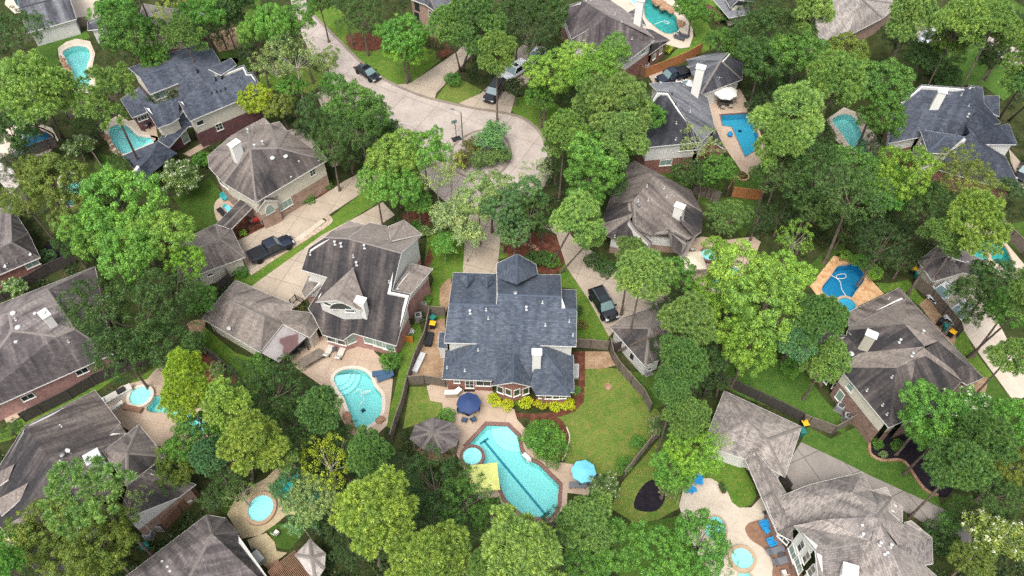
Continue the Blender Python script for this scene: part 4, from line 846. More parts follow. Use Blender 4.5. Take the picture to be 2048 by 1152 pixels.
chimney('B8', 'h 560,185', 2.0, 1.3, .9, -.5); vents('B8', 'h 392,90 335,95 485,20 500,70 385,10 200,300', 'pipe'); vents('B8', 'h 340,122', 'turbine', 'metal'); window('B8', 'h 132,368', 1.1, .6, 1, 1)
house('B9', 'small white walled garage with brown roof below the black suv on its driveway', [
 ('h A:172,818,2.8 B:375,1045,2.8 C:480,995,2.8 D:530,760,2.8 E:455,690,2.8 G:245,762,2.8 R:402,822,4.7', 'ABR:.12 BCR:.08 CDR DER:-.15 EGAR:-.2', {})], 'brown_shingle', 'cap_grey', 'white_siding', 'white_siding', 3, cat='garage', name='garage')
window('B9', 'h 300,985', .5, .7, 1, 1, frame='metal_dark')
# right: complex hip house
house('B10', 'large brown house on the right with dark streaked roof facets beside the deep blue pool', [
 ('C a:740,52,3.0 b:400,215,3.0 p:398,312,3.6 m:782,130,4.2', 'abpm:-.0', {'nowall':1}),
 ('C m:782,130,4.2 p:398,315,4.6 q:390,342,6.0 R:776,298,7.6', 'mpqR:-.22', {'open':'mp pq qR'}),
 ('C R:776,298,7.6 q:390,342,6.2 x:380,380,5.6 r:485,492,5.6 g:330,592,5.0 T:720,596,7.8 S:912,450,8.0', 'RqxrS:.25 rgTS:-.2', {'open':'Rq ST RS gT'}),
 ('C a:740,52,3.0 m:782,130,4.2 R:776,298,7.6 S:912,450,8.0 u:1000,415,7.6 v:1192,572,4.9 z:1310,662,3.0', 'amRSuvz:-.12', {'nowall':1,'open':'am mR RS Su uv vz'}),
 ('C S:912,465,8.0 u:1000,417,7.6 v:1192,574,4.9 w:1105,608,5.2', 'Suvw:.25', {'nowall':1,'open':'Su uv vw wS'}),
 ('C S:912,465,8.0 w:1105,608,5.2 y:1170,690,4.6 t:920,515,7.6', 'Swyt:-.15', {'nowall':1,'open':'Sw wy St'}),
 ('C w:1105,608,5.2 v:1192,574,4.9 z:1310,662,3.0 o:1200,712,3.0 y:1165,690,3.4', 'wvzoy:.08', {'open':'wv vz wy'}),
 ('C T:720,596,7.8 g:330,592,5.0 h:668,1000,5.0', 'Tgh:.24', {'open':'Tg Th'}),
 ('C T:720,596,7.8 h:668,1000,5.0 i:782,952,5.0 U:850,540,7.9', 'ThiU:.1', {'open':'Th iU TU'}),
 ('C U:850,540,7.9 i:782,952,5.0 l:960,900,4.6 j:1160,690,4.6 t:920,515,7.6 ', 'Uiljt:.22', {'open':'Ui Ut'}),
 ('C T:720,596,7.8 S:912,455,8.0 t:920,515,7.7 U:850,540,7.9', 'TStU:-.1', {'nowall':1,'open':'TS St tU UT'}),
 ('C a:70,435,3.0 b:268,668,3.0 c:330,600,3.8 d:485,492,5.7 e:380,378,5.7 f:180,330,3.4', 'abcdef:.2', {'open':'cd de'}),
], 'brown_shingle', 'cap_grey', 'brick_mix', 'cream', 2.9, base_st=.0)
chimney('B10', 'C 500,455', 2.4, 1.2, .9, -.55, mat='cream', cap='white'); vents('B10', 'C 418,500', 'dome'); vents('B10', 'C 740,420 825,512 895,360', 'flue'); vents('B10', 'C 520,750 625,850 655,912 688,660 668,130', 'pipe')
window('B10', 'C 413,718', .9, 1.5, 1, 2, glass='glass_green'); window('B10', 'C 340,785', .9, 1.7, 1, 1, glass='glass_green'); window('B10', 'C 240,665', 1.0, 1.2, 1, 1); window('B10', 'C 300,712', .6, .8, 1, 1)
house('B11', 'brown garage roof beside the green-teal pool at the right edge', [
 ('i A:888,440,2.8 B:972,558,2.8 C:1147,505,2.8 D:1270,532,2.8 G:1262,430,2.8 I:1090,355,2.8 J:1000,350,2.8 R:1066,402,4.8 S:1180,450,4.4', 'ABR:.05 BCR:.05 CDSR:.0 DGS GISR:-.1 IJR:-.1 JAR:-.1', {})], 'mauve_shingle', 'cap_grey', 'cream', 'cream', 3, cat='garage', name='garage')
# lower right
house('B12', 'grey tan hip roofed garage below the diagonal fence at lower right', [
 ('m A:715,85,2.8 B:1162,292,2.8 C:1066,582,2.8 D:885,480,2.8 E:838,480,2.8 L:592,398,2.8 R:850,255,4.8 S:965,365,4.8', 'ABSR:-.12 BCS:-.08 CDERS:0 ELR:.0 LAR:.03', {}),
 ('m a:836,480,2.9 b:1022,912,2.9 c:1110,950,3.2 d:1075,680,2.9 e:1010,570,3.0 r:885,420,4.1 s:1060,800,4.1', 'absr:.06 bcs dsre:-.15 cds', {'nowall':1}),
], 'tan_shingle', 'cap_grey', 'white_siding', 'white_siding', 3, cat='garage', name='garage', base_st=-.02)
house('B13', 'grey tan two storey house with white gable windows at the bottom right', [
 ('D a:380,695,3.2 b:545,785,3.2 x:540,640,5.0 c:570,610,5.6 y:850,555,7.4 d:1340,770,8.4 e:1390,530,8.6 f:1150,280,7.0 g:1255,75,4.8 h:1165,95,4.8 i:700,205,4.6 k:270,380,3.2', 'abxcydefghik:.05', {'open':'cy yd de ef fg bx xc', 'nowall':0}),
 ('D g:1255,75,4.8 f:1150,280,7.0 e:1390,530,8.6 l:1400,400,7.6 m:1345,260,4.9', 'gfelm:-.14', {'open':'gf fe el'}),
 ('D e:1390,530,8.6 l:1400,400,7.6 m:1350,265,4.9 n:1495,228,4.9 o:1550,330,4.9 p:1520,470,5.4 q:1680,620,5.2 r:1620,820,7.2', 'elmno:.02 eopqr:-.2', {'open':'el lm er'}),
 ('D p:1515,475,5.0 o:1550,350,5.0 a:1665,435,4.4 b:1665,580,4.6 ', 'poab', {}),
 ('D q:1680,590,5.0 s:1755,570,5.0 t:1965,745,5.0 r:1600,830,7.0', 'qstr:-.0', {'open':'qr'}),
 ('D r:1600,830,7.0 t:1965,745,5.0 u:1975,1010,5.0 v:1890,1025,5.0', 'rtuv:.2', {'open':'rt'}),
 ('D e:1390,530,8.6 r:1600,820,7.0 v:1890,1030,5.0 w:2060,1180,5.0 z:1760,1330,8.6', 'ervwz:-.12', {'open':'er ez rv'}),
 ('D e:1390,530,8.6 z:1760,1330,8.6 y:1250,1330,6.4 x:1215,1000,6.6 d:1345,775,8.1', 'ezyxd:.03', {'open':'ez xd de yx'}),
 ('D c:555,620,5.9 a:850,555,7.2 d:1345,775,8.5 b:770,880,8.5', 'cadb:-.06', {'open':'ca ad', 'zb':2.8, 'inset':.45}),
 ('D b:770,880,8.5 d:1345,775,8.5 x:1215,1000,6.8 y:1250,1330,6.8 z:820,1330,5.9', 'bdxyz:.12', {'open':'dx xy yz', 'zb':2.8, 'inset':.45}),
], 'tan_shingle', 'cap_grey', 'brick_mix', 'white', 2.8, base_st=-.04)
chimney('B13', 'D 1085,1120', 1.2, 1.35, 1.0, -.3); vents('B13', 'D 1245,725 1535,835 1425,815', 'flue'); vents('B13', 'D 1250,620 1480,920 1510,900', 'box', s=.6)
window('B13', 'D 628,830 683,945 738,1085', .7, 2.0, 1, 2); window('B13', 'D 712,925', .5, 1.4, 1, 1, arch=True); window('B13', 'D 545,905 600,1020', 1.5, 1.4, 2, 1, glass='glass_green'); window('B13', 'D 445,755', 1.2, .8, 2, 1)
# ================================================================ TREES
def leaf_mesh(name, cen, nrm, sx, sy, mat, twist=None):
    """many small leaf faces: centres, normals, sizes -> one mesh"""
    n = len(cen); r = rng.normal(size=(n,3)); nrm = nrm/np.linalg.norm(nrm, axis=1, keepdims=True)
    a = np.cross(nrm, r) if twist is None else twist; a /= np.linalg.norm(a, axis=1, keepdims=True)+1e-9; b = np.cross(nrm, a); b /= np.linalg.norm(b, axis=1, keepdims=True)+1e-9
    sx = np.asarray(sx).reshape(-1,1)*np.ones((n,1)); sy = np.asarray(sy).reshape(-1,1)*np.ones((n,1))
    v = np.stack([cen-a*sx, cen+b*sy*.8, cen+a*sx, cen-b*sy*.8], 1).reshape(-1,3)
    me = bpy.data.meshes.new(name); me.vertices.add(4*n); me.vertices.foreach_set('co', v.ravel()); me.loops.add(4*n); me.loops.foreach_set('vertex_index', np.arange(4*n))
    me.polygons.add(n); me.polygons.foreach_set('loop_start', np.arange(n)*4); me.polygons.foreach_set('loop_total', np.full(n, 4)); me.update(); me.validate(); me.materials.append(mat)
    return me
def usph(n):
    v = rng.normal(size=(n,3)); return v/np.linalg.norm(v, axis=1, keepdims=True)
def broad_crown(seed, R=5., flat=.8, lobes=9, clumps=90, leaves=150, lsize=.24, gap=.0, cr=(.13,.22)):
    """crown of lobes, each lobe of clumps, each clump of leaves; unit radius R"""
    global rng; rng = np.random.default_rng(seed); C_ = []; N_ = []; tips = []
    lob = [np.array([0,0,.1])*R]; lr = [.62*R]
    for k in range(lobes):
        t = 2*math.pi*(k+rng.uniform(-.3,.3))/lobes; e = rng.uniform(-.4,.6); q = rng.uniform(.38,.78)*R
        lob.append(np.array([math.cos(t)*q, math.sin(t)*q, e*q*flat])); lr.append(rng.uniform(.24,.46)*R)
    lob = np.array(lob); lr = np.array(lr); cc = []
    tries = 0
    while len(cc) < clumps and tries < 4000:
        tries += 1; k = rng.integers(len(lob)); d = usph(1)[0]; d[2] = abs(d[2])*.9-.25 if rng.random() < .8 else d[2]; d /= np.linalg.norm(d); p = lob[k]+d*lr[k]*rng.uniform(.66,1.16)*np.array([1,1,flat])
        ins = sum(np.linalg.norm((p-lob[j])/np.array([1,1,flat])) < lr[j]*.62 for j in range(len(lob)) if j != k)
        if ins: continue
        cr_ = rng.uniform(*cr)*R
        if any(np.linalg.norm(p-q) < cr_*.95 for q, _, _ in cc): continue
        if rng.random() < gap: continue
        cc.append((p, cr_, d))
    for p, r_, d in cc:
        n = int(leaves*(r_/(.17*R))**2); u = usph(n); u = u+d*.5+np.array([0,0,.35]); u /= np.linalg.norm(u, axis=1, keepdims=True)
        rad = r_*(1-.35*rng.random(n)**2)*.92*(1+.18*np.sin(u[:,0]*7+u[:,1]*5+p[0])); C_.append(p+u*rad[:,None]*np.array([1,1,.78])); N_.append(u+rng.normal(size=(n,3))*.45); tips.append(p)
    cen = np.concatenate(C_); nr = np.concatenate(N_); s = rng.uniform(.7,1.25,len(cen))*lsize
    me = leaf_mesh('crown', cen, nr, s, s*.62, M['leaf']); return me, tips
def pine_crown(seed, R=4.5, H_=8., puffs=230, needles=62, pr=(.42,.72), gap=0.):
    """loblolly pine: rounded tufts of radiating needles covering the ends of whorled limbs"""
    global rng; rng = np.random.default_rng(seed); lob = [(np.array([0,0,H_*.30]), R*.50)]; tips = []
    for k in range(13):
        t = k*2.4+rng.uniform(-.3,.3); hz = rng.uniform(-.42,.30); q = R*rng.uniform(.50,.78)*(1-.55*max(0,hz)); lob.append((np.array([math.cos(t)*q, math.sin(t)*q, hz*H_]), R*rng.uniform(.26,.40))); tips.append(lob[-1][0])
    pf = []; tries = 0
    while len(pf) < puffs and tries < 9000:
        tries += 1; i = rng.integers(len(lob)) if rng.random() > .16 else 0; c, r0 = lob[i]; d = usph(1)[0]
        if d[2] < -.2: d[2] *= -.6
        d /= np.linalg.norm(d); p = c+d*r0*rng.uniform(.72,1.15)*np.array([1,1,.85]); r_ = rng.uniform(*pr)
        if any(np.linalg.norm(p-c2) < r2*.6 for c2, r2 in lob if c2 is not c) or any(np.linalg.norm(p-q) < (r_+rq)*.62 for q, rq in pf) or rng.random() < gap: continue
        pf.append((p, r_))
    C_, N_, T_, S_ = [], [], [], []
    for p, r_ in pf:
        n = int(needles*(r_/.55)**2); u = usph(n)+np.array([0,0,.42]); u /= np.linalg.norm(u, axis=1, keepdims=True); rad = r_*(.78+.22*rng.random(n)**.6)
        C_.append(p+u*(rad*.68)[:,None]); T_.append(u+rng.normal(size=(n,3))*.15); N_.append(np.cross(u, rng.normal(size=(n,3)))); S_.append(np.full(n, r_*.40))
    cen = np.concatenate(C_); s = np.concatenate(S_)*rng.uniform(.8,1.2,len(cen))
    me = leaf_mesh('crown', cen, np.concatenate(N_), s, .055*rng.uniform(.7,1.3,len(cen)), M['needle'], np.concatenate(T_)); return me, tips
def feather_crown(seed, R=4., stems=46, per=150, up=1.0):
    """arching feathery branches (crape myrtle habit) with leaves strung along them"""
    global rng; rng = np.random.default_rng(seed); C_, N_, tips = [], [], []
    for k in range(stems):
        az = rng.uniform(0, 6.28); el = rng.uniform(.25, 1.35); L = R*rng.uniform(.75,1.05); t = np.linspace(.28, 1, per)+rng.normal(size=per)*.01
        out = np.stack([np.cos(az)*np.cos(el*t**.2)*t*L, np.sin(az)*np.cos(el*t**.2)*t*L, np.sin(el)*t*L*up*.85-.12*R*t**3*math.cos(el)], 1)
        w_ = (.10+.13*np.sin(t*3.0))*R; o = usph(per)*w_[:,None]; C_.append(out+o*rng.uniform(.3,1,(per,1))); N_.append(o/w_[:,None]+np.array([0,0,.9])); tips.append(out[-8])
    cen = np.concatenate(C_); cen[:,2] -= R*.35; s = rng.uniform(.7,1.3,len(cen))*.17
    tips = [t_-np.array([0,0,R*.35]) for t_ in tips]
    return leaf_mesh('crown', cen, np.concatenate(N_), s, s*.5, M['leaf']), tips
def branch_mesh(tips, z0, r=.09, n=14):
    m = MB(); pick = list(range(len(tips))); random.shuffle(pick)
    for k in pick[:n]:
        t = Vector(tips[k]); s = Vector((0,0,z0+ (t.z-z0)*random.uniform(.1,.45))); mid = s.lerp(t, .55)+Vector((random.uniform(-.3,.3), random.uniform(-.3,.3), -.25)); m.tube([s, mid, t], [r, r*.6, r*.25], 5, False)
    return m
def blossoms(me_tips, R, n=16, r=.16, mat='blossom'):
    C_, N_ = [], []
    for t in me_tips:
        u = usph(n)+np.array([0,0,.4]); C_.append(np.array(t)*1.04+u*r*rng.uniform(.4,1.6,(n,1))); N_.append(u)
    cen = np.concatenate(C_); return leaf_mesh('blossom', cen, np.concatenate(N_), .085, .07, M[mat])
PROTO = {}
def reg(k, me, tips, R, half, bmat, bn=14, br=.09, extra=None): PROTO[k] = dict(me=me, R=R, half=half, br=branch_mesh(tips, -half, br, bn), bmat=bmat, extra=extra, brme=None)
for i_ in range(6):
    me, tp = broad_crown(10+i_, 5., .78+.05*(i_%4), 8+i_, 150+12*i_, 215, .125, .04*(i_%3), (.09,.18)); reg('O%d' % i_, me, tp, 5.35, 3.9, 'bark')
for i_ in range(3):
    me, tp = broad_crown(30+i_, 5., .85, 13, 220, 150, .105, .0, (.08,.14)); reg('D%d' % i_, me, tp, 5.3, 4., 'bark')      # dense dark live oak
for i_ in range(2):
    me, tp = broad_crown(40+i_, 5., .9, 12, 110, 75, .13, .12, (.08,.15)); reg('S%d' % i_, me, tp, 5.2, 3.8, 'bark_pale', 16, .05)      # sparse, limbs showing
for i_ in range(5):
    me, tp = pine_crown(50+i_, 4.5, 6.2+i_*.5, 150, 88, pr=(.55,.95)); reg('P%d' % i_, me, tp, 5.0, 4.2, 'bark', 20, .08)
for i_ in range(2):
    me, tp = pine_crown(60+i_, 4.5, 5.0, 85, 80, pr=(.5,.85), gap=.4); reg('Q%d' % i_, me, tp, 4.9, 2.6, 'bark', 20, .09)          # open pine
for i_ in range(2):
    me, tp = feather_crown(70+i_, 4.); reg('F%d' % i_, me, tp, 4., 1.6, 'bark_pale', 16, .05)
    reg('W%d' % i_, me, tp, 4., 1.6, 'bark_pale', 16, .05, ('blossom', blossoms(tp, 4.)))
    reg('K%d' % i_, me, tp, 4., 1.6, 'bark_pale', 16, .05, ('blossom', blossoms(tp*2, 4., mat='blossom_pink')))
me, tp = broad_crown(80, 1.2, .8, 9, 90, 60, .05, 0, (.16,.24)); reg('B0', me, tp, 1.2, .95, 'bark', 6, .03)
me, tp = broad_crown(81, 1.2, .75, 9, 90, 60, .05, 0, (.16,.24)); reg('B1', me, tp, 1.2, .9, 'bark', 6, .03)
# trunk prototypes, height 1, radius in metres
def trunk_mesh(r, bend):
    m = MB(); path = []; rad = []
    for k in range(9):
        t = k/8; path.append((math.sin(t*2.6)*bend*t, math.cos(t*2.1)*bend*t-bend*t, t)); rad.append(r*(1.25-.25*min(1, t*8)-.62*t) if k else r*1.55)
    m.tube(path, rad, 10); return m
_tr = {}
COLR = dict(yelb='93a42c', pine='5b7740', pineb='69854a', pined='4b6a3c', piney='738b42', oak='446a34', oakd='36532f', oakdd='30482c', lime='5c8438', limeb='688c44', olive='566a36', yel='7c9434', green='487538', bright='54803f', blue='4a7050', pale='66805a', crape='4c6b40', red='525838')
NAMES = {'O':'broadleaf_tree','D':'live_oak','S':'sparse_tree','P':'pine_tree','Q':'pine_tree','F':'feathery_tree','W':'flowering_tree','K':'flowering_tree','B':'shrub'}
WORD = {'O':'broadleaf tree','D':'dense oak','S':'pale limbed sparse tree','P':'tufted pine','Q':'open tufted pine','F':'feathery arching tree','W':'white blossomed crape myrtle','K':'pink blossomed crape myrtle','B':'shrub'}
CW = dict(pine='mid green', pineb='light green', pined='dark green', piney='yellow green', oak='mid green', oakd='dark green', oakdd='very dark green', lime='lime green', limeb='bright lime green', olive='olive', yel='yellow', yelb='bright yellow', green='green', bright='fresh green', blue='bluish green', pale='pale green', crape='leafy', red='reddish green')
_tn = {}; TB = 1.42
def tree(kind, x, y, rpx, h, colr, where, base=None, sq=1.):
    """x,y: crown centre pixel, rpx: crown radius in photo pixels, h: height of the crown's centre in metres, base: pixel of the trunk foot"""
    k0 = kind[0]
    if len(kind) == 1:
        nv = {'O':6,'D':3,'S':2,'P':5,'Q':2,'F':2,'W':2,'K':2,'B':2}[kind]; _tn[kind] = _tn.get(kind, -1)+1; kind += str(_tn[kind] % nv)
    pr = PROTO[kind]; c = P(x, y, h); R = rpx*depth(c)/F; s = R/pr['R']
    b = P(*base) if base else Vector((c.x+random.uniform(-.3,.3), c.y+random.uniform(-.3,.3), 0)); d = c-b
    grp = {'P':'pine trees','Q':'pine trees','B':'garden shrubs'}.get(k0, 'garden trees')
    r = empty(NAMES[k0], b, 0, '%s %s %s' % (CW[colr], WORD[k0], where), NAMES[k0].replace('_', ' '), grp)
    cr = bpy.data.objects.new('crown', pr['me']); COL.objects.link(cr); cr.parent = r; cr.location = d; sq *= {'O':1.2,'D':1.2,'P':1.12,'S':1.1}.get(k0, 1); cr.scale = (s*random.uniform(.88,1.12), s*random.uniform(.88,1.12), s*sq); rz = random.uniform(0, 6.28); cr.rotation_euler.z = rz
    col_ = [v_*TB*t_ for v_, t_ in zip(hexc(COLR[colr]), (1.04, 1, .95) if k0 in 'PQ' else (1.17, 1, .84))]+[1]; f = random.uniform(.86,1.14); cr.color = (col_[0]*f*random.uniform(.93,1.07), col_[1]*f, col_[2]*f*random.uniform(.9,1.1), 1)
    if pr['extra']:
        e = bpy.data.objects.new('blossoms', pr['extra'][1]); COL.objects.link(e); e.parent = cr
    if pr['brme'] is None: o = pr['br'].build('branches', M[pr['bmat']], cr); pr['brme'] = o.data
    else: o = bpy.data.objects.new('branches', pr['brme']); COL.objects.link(o); o.parent = cr
    ky = {'P':.23,'Q':.21,'B':.05,'F':.09,'W':.09,'K':.09,'S':.2}.get(k0, .26)
    tk = (ky, pr['bmat'])
    if tk not in _tr: o = trunk_mesh(ky, .25 if k0 not in 'PQ' else .12).build('trunk', M[pr['bmat']], r, smooth=True, merge=True); _tr[tk] = o.data
    else: o = bpy.data.objects.new('trunk', _tr[tk]); COL.objects.link(o); o.parent = r
    L = (d.length+pr['half']*s*.75) if k0 in 'PQ' else max(.3, d.length-pr['half']*s*.25); g_ = max(.6, min(1.6, s)) if k0 != 'B' else s
    o.scale = (g_, g_, L); o.rotation_mode = 'QUATERNION'; o.rotation_quaternion = d.to_track_quat('Z', 'Y')
    return r
T = tree
# upper left
T('D',25,60,62,8,'oakd','in the top left corner below the teal pool')
T('P',75,175,78,13,'pineb','with a slender trunk above the dark blue pool',(125,277))
T('O',20,265,52,6,'oakd','under the big pine at the left edge')
T('Q',212,190,78,17,'pine','with a long bare trunk crossing the turquoise pool',(290,350))
T('O',258,75,68,9,'oak','between the upper left pool and the beige house')
T('O',235,25,45,8,'green','at the top edge right of the dark roofed outbuilding')
T('P',262,-45,60,20,'pine','rising past the top edge before the beige house',(322,100))
T('O',310,120,36,6,'green','before the arched window of the beige house')
T('S',345,28,42,10,'piney','above the beige house at the top edge')
T('P',368,72,42,11,'pine','right of the beige house wall')
T('O',398,28,46,11,'green','behind the beige house at the top edge')
T('O',448,28,40,8,'oakd','above the short brown drive at the top left')
T('O',508,62,34,10,'bright','first of the tall row left of the road',None,1.5)
T('O',550,48,44,12,'bright','tallest of the row left of the road',None,1.4)
T('O',596,38,40,11,'green','of the row nearest the road at the top')
T('O',470,5,40,9,'oakd','behind the row of tall trees at the top')
T('O',640,8,26,7,'oakd','beside the road where it leaves the picture')
T('S',585,112,58,11,'pale','with bare white limbs left of the road')
T('S',548,128,45,9,'pale','with bare limbs beside the dry lawn')
T('O',512,205,36,5,'yel','with pale stem beside the navy house',(533,245))
T('O',560,212,34,5,'olive','behind the weathered brown hip house')
T('O',580,175,32,6,'green','between the dry lawn and the road')
T('O',652,125,30,9,'pale','leaning over the road edge near the parked sedan')
T('O',668,168,26,8,'green','beside the road opposite the parked sedan')
T('D',655,222,62,9,'oakd','behind the brown hip house near the road')
T('O',708,212,54,11,'oak','largest in the cluster left of the cul-de-sac')
T('D',722,258,64,10,'oakd','in the dark cluster left of the cul-de-sac')
T('D',662,292,50,8,'oakd','beside the right wall of the brown hip house')
T('F',775,255,36,6,'oakd','reaching over the road left of the basketball hoop')
T('O',738,238,40,9,'green','at the right of the dark cluster by the road')
T('O',620,255,30,6,'oakdd','behind the gabled corner of the brown hip house')
T('D',725,32,54,7,'oakd','round, right of the road at the top')
T('D',690,12,30,7,'oakd','beside the round dark tree at the top edge')
T('O',812,72,56,8,'green','rounded, on the lawn above the sedan')
T('O',805,100,44,6,'lime','on the lawn below the brick house with shutters')
T('P',897,52,42,13,'pine','left of the large pine on the drive island',(921,142))
T('P',955,45,62,14,'pined','standing over the drive with the parked suv',(925,140))
T('P',992,105,48,12,'pine','over the white van in the drive')
T('D',1060,60,68,9,'oakdd','left of the mauve roof at the top')
T('O',1100,30,45,8,'oakd','touching the mauve roof corner at the top')
T('O',1035,20,45,9,'oakd','at the top edge left of the mauve roof')
T('B',907,158,17,.8,'green','clipped round beside the drive under the pine')
T('O',1030,178,22,3,'oakdd','small beside the drive with the white van')
# cluster right of cul-de-sac
T('O',1095,150,52,9,'limeb','left of the pines above the cul-de-sac')
T('O',1158,115,42,10,'limeb','tall, against the mauve roof')
T('O',1190,150,62,11,'lime','large, between the mauve roof and the big pine')
T('O',1225,105,38,9,'bright','touching the lower edge of the mauve roof')
T('P',1240,215,72,14,'pineb','biggest of the cluster right of the cul-de-sac')
T('P',1190,200,52,12,'pine','in the middle of the cluster right of the cul-de-sac')
T('O',1297,232,36,8,'green','between the big pine and the slate roof')
T('P',1130,270,52,11,'pine','on the left of the cluster above the right kerb')
T('O',1195,300,68,10,'bright','below the big pine right of the cul-de-sac')
T('P',1245,275,52,13,'pineb','below the big pine near the white wall')
T('O',1175,355,58,9,'oak','lowest of the cluster beside the brown gabled house')
T('O',1225,365,38,7,'oakd','beside the left gable of the brown gabled house')
T('O',1080,190,36,6,'green','on the lawn at the upper right of the cul-de-sac')
T('P',1152,438,56,12,'pineb','with two bare trunks beside the right driveway',(1103,530))
T('P',1185,475,30,8,'pineb','smaller, behind the two trunk pine',(1122,545))
# island and front trees
T('F',987,268,46,3.4,'blue','on the round island beside the street light')
T('F',925,315,30,1.6,'red','low on the left of the round island')
T('F',965,318,34,1.7,'crape','low in the middle of the round island')
T('F',1000,303,30,1.8,'crape','low on the right of the round island')
T('F',948,290,28,2,'red','low at the back of the round island')
T('S',1070,345,34,6,'pale','on the kerb lower right of the cul-de-sac')
T('O',785,318,56,9,'limeb','on the verge below the cul-de-sac left side')
T('O',845,300,52,9,'bright','over the kerb left of the island')
T('O',752,372,46,8,'bright','beside the pickup driveway mouth')
T('O',805,375,52,8,'bright','between the two driveways on the left')
T('S',870,355,48,7,'pale','with pale blossom left of the centre drive')
T('S',900,330,34,7,'piney','thin, between the island and the left verge')
T('O',835,405,30,5,'green','beside the mulch bed behind the brown roof')
T('F',900,430,52,7,'pale','weeping left of the centre drive')
T('O',958,402,50,8,'pale','over the centre driveway mouth')
T('F',935,462,44,6,'pale','weeping over the left edge of the centre drive')
T('O',1005,420,44,8,'blue','over the top of the centre drive')
T('F',890,482,34,4,'green','drooping onto the lawn left of the centre drive')
T('O',1030,462,36,6,'blue','right of the centre drive')
T('D',1060,425,42,7,'oakd','dark, between the centre drive and right driveway')
T('O',1045,385,38,7,'blue','below the kerb right of the centre drive')
T('O',985,375,36,8,'pale','over the kerb above the centre drive')
T('F',1075,400,30,6,'oakd','below the cul-de-sac at right')
T('B',1065,520,20,.7,'oakd','hedge left part behind the pointed blue roof')
T('B',1085,516,20,.7,'oakd','hedge middle part behind the pointed blue roof')
T('B',1102,522,18,.7,'green','hedge right part behind the pointed blue roof')
T('B',832,452,16,.7,'green','round behind the brown roof peak')
T('B',846,462,14,.6,'pale','round behind the brown roof corner')
# left
T('W',357,350,50,3.6,'crape','below the navy garage roof')
T('W',155,288,34,3,'crape','between the dark blue pool and the long pine trunk')
T('B',405,318,20,1.0,'green','hedge between crape myrtle and brown hip house')
T('D',52,405,52,8,'olive','at the left edge below the dark blue pool')
T('O',105,360,68,9,'olive','largest over the small aqua pool at left')
T('O',150,425,50,8,'olive','below the small aqua pool at left')
T('O',75,345,45,8,'olive','above the small aqua pool at left')
T('O',240,410,84,11,'bright','top of the great crown at left centre')
T('O',190,468,58,10,'bright','left side of the great crown at left centre')
T('O',330,468,68,11,'limeb','right side of the great crown near the garage roof')
T('O',262,505,72,12,'bright','middle of the great crown at left centre')
T('O',378,520,44,9,'lime','over the garage wall at left centre')
T('D',270,640,98,10,'oakd','very large beside the roof with white domes')
T('D',200,610,66,9,'oakd','over the roof with white domes')
T('D',345,605,70,9,'oakd','right part of the very large dark crown')
T('D',330,690,62,8,'oakd','bottom part of the very large dark crown')
T('D',240,700,56,8,'oakd','bottom left part of the very large dark crown')
T('O',402,600,36,6,'green','beside the low hip roofed garage')
T('B',388,685,26,1.5,'crape','below the very large dark crown')
T('W',28,572,32,2.8,'crape','at the left edge above the long roof')
T('B',90,515,18,.8,'blue','in the black gravel bed')
T('O',135,485,30,5,'oakd','over the black gravel bed')
# lower left
T('P',365,735,44,12,'yel','small-crowned above the lower left pool')
T('P',372,795,58,14,'yel','over the lower left pool',None)
T('P',445,808,52,13,'piney','right of the lower left pool')
T('K',432,738,22,2,'crape','beside the lawn fence at lower left')
T('D',540,790,72,9,'oakd','left of the pale kidney pool')
T('D',482,762,46,7,'oakd','below the lawn with the small dish garage')
T('D',585,850,62,9,'oakd','between the two tufted pines at lower left')
T('P',640,815,56,12,'pined','touching the kidney pool from the left')
T('P',502,885,66,14,'piney','with open crown over the stone terrace',(505,960))
T('P',560,905,36,12,'pineb','over the stone terrace pool')
T('O',385,880,58,8,'oak','over the corner of the lower left house')
T('P',420,915,48,9,'blue','between lower left house and yellow pine')
T('O',360,935,48,6,'olive','hanging over the lower left house roof')
T('D',455,930,48,7,'oakd','behind the yellow pine at lower left')
T('F',425,992,34,2.8,'oakdd','palm-like, between the lower left houses')
T('S',655,925,66,9,'yel','with yellowed twigs above the rocky pool')
T('O',632,992,58,7,'pale','weeping over the rocky pool')
T('F',600,1040,40,6,'blue','drooping above the brown pergola')
T('D',690,880,45,7,'oakd','below the kidney pool')
T('P',738,905,52,11,'pined','below the kidney pool beside the fence')
T('P',745,1020,84,16,'piney','great yellow, with its trunk showing at the bottom',(760,1133))
T('D',868,968,80,8,'oakd','below the grey gazebo')
T('D',925,1012,64,8,'oak','left of the large pool')
T('D',985,1035,40,6,'oak','touching the lower edge of the large pool')
T('D',800,945,44,8,'oakdd','between gazebo and bluish pine')
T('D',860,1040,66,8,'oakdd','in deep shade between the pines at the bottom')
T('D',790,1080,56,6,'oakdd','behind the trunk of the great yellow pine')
T('P',855,1122,84,15,'piney','at the bottom edge right of the great yellow pine')
T('P',1050,1112,100,17,'pineb','broadest at the bottom edge below the large pool')
T('P',985,1140,60,14,'pine','at the bottom edge between two larger pines')
T('P',1175,1052,66,12,'pine','below the corner of the large pool')
T('O',1230,1095,62,10,'green','at the bottom right of the large pool')
T('O',1175,1120,60,9,'green','at the bottom edge right of the broadest pine')
T('Q',178,985,84,15,'pine','over the dormers of the lower left house')
T('O',95,1060,70,8,'olive','at the lower left below the dormers')
T('O',200,1085,80,9,'olive','between the two lower left houses')
T('O',130,1130,60,8,'olive','at the bottom edge at lower left')
T('S',250,1010,46,7,'pale','against the white gable wall at lower left')
T('P',5,1130,42,12,'bright','in the bottom left corner')
T('O',30,1085,40,7,'green','near the bottom left corner')
T('D',20,860,26,4,'oakd','beside the stone steps at the left edge')
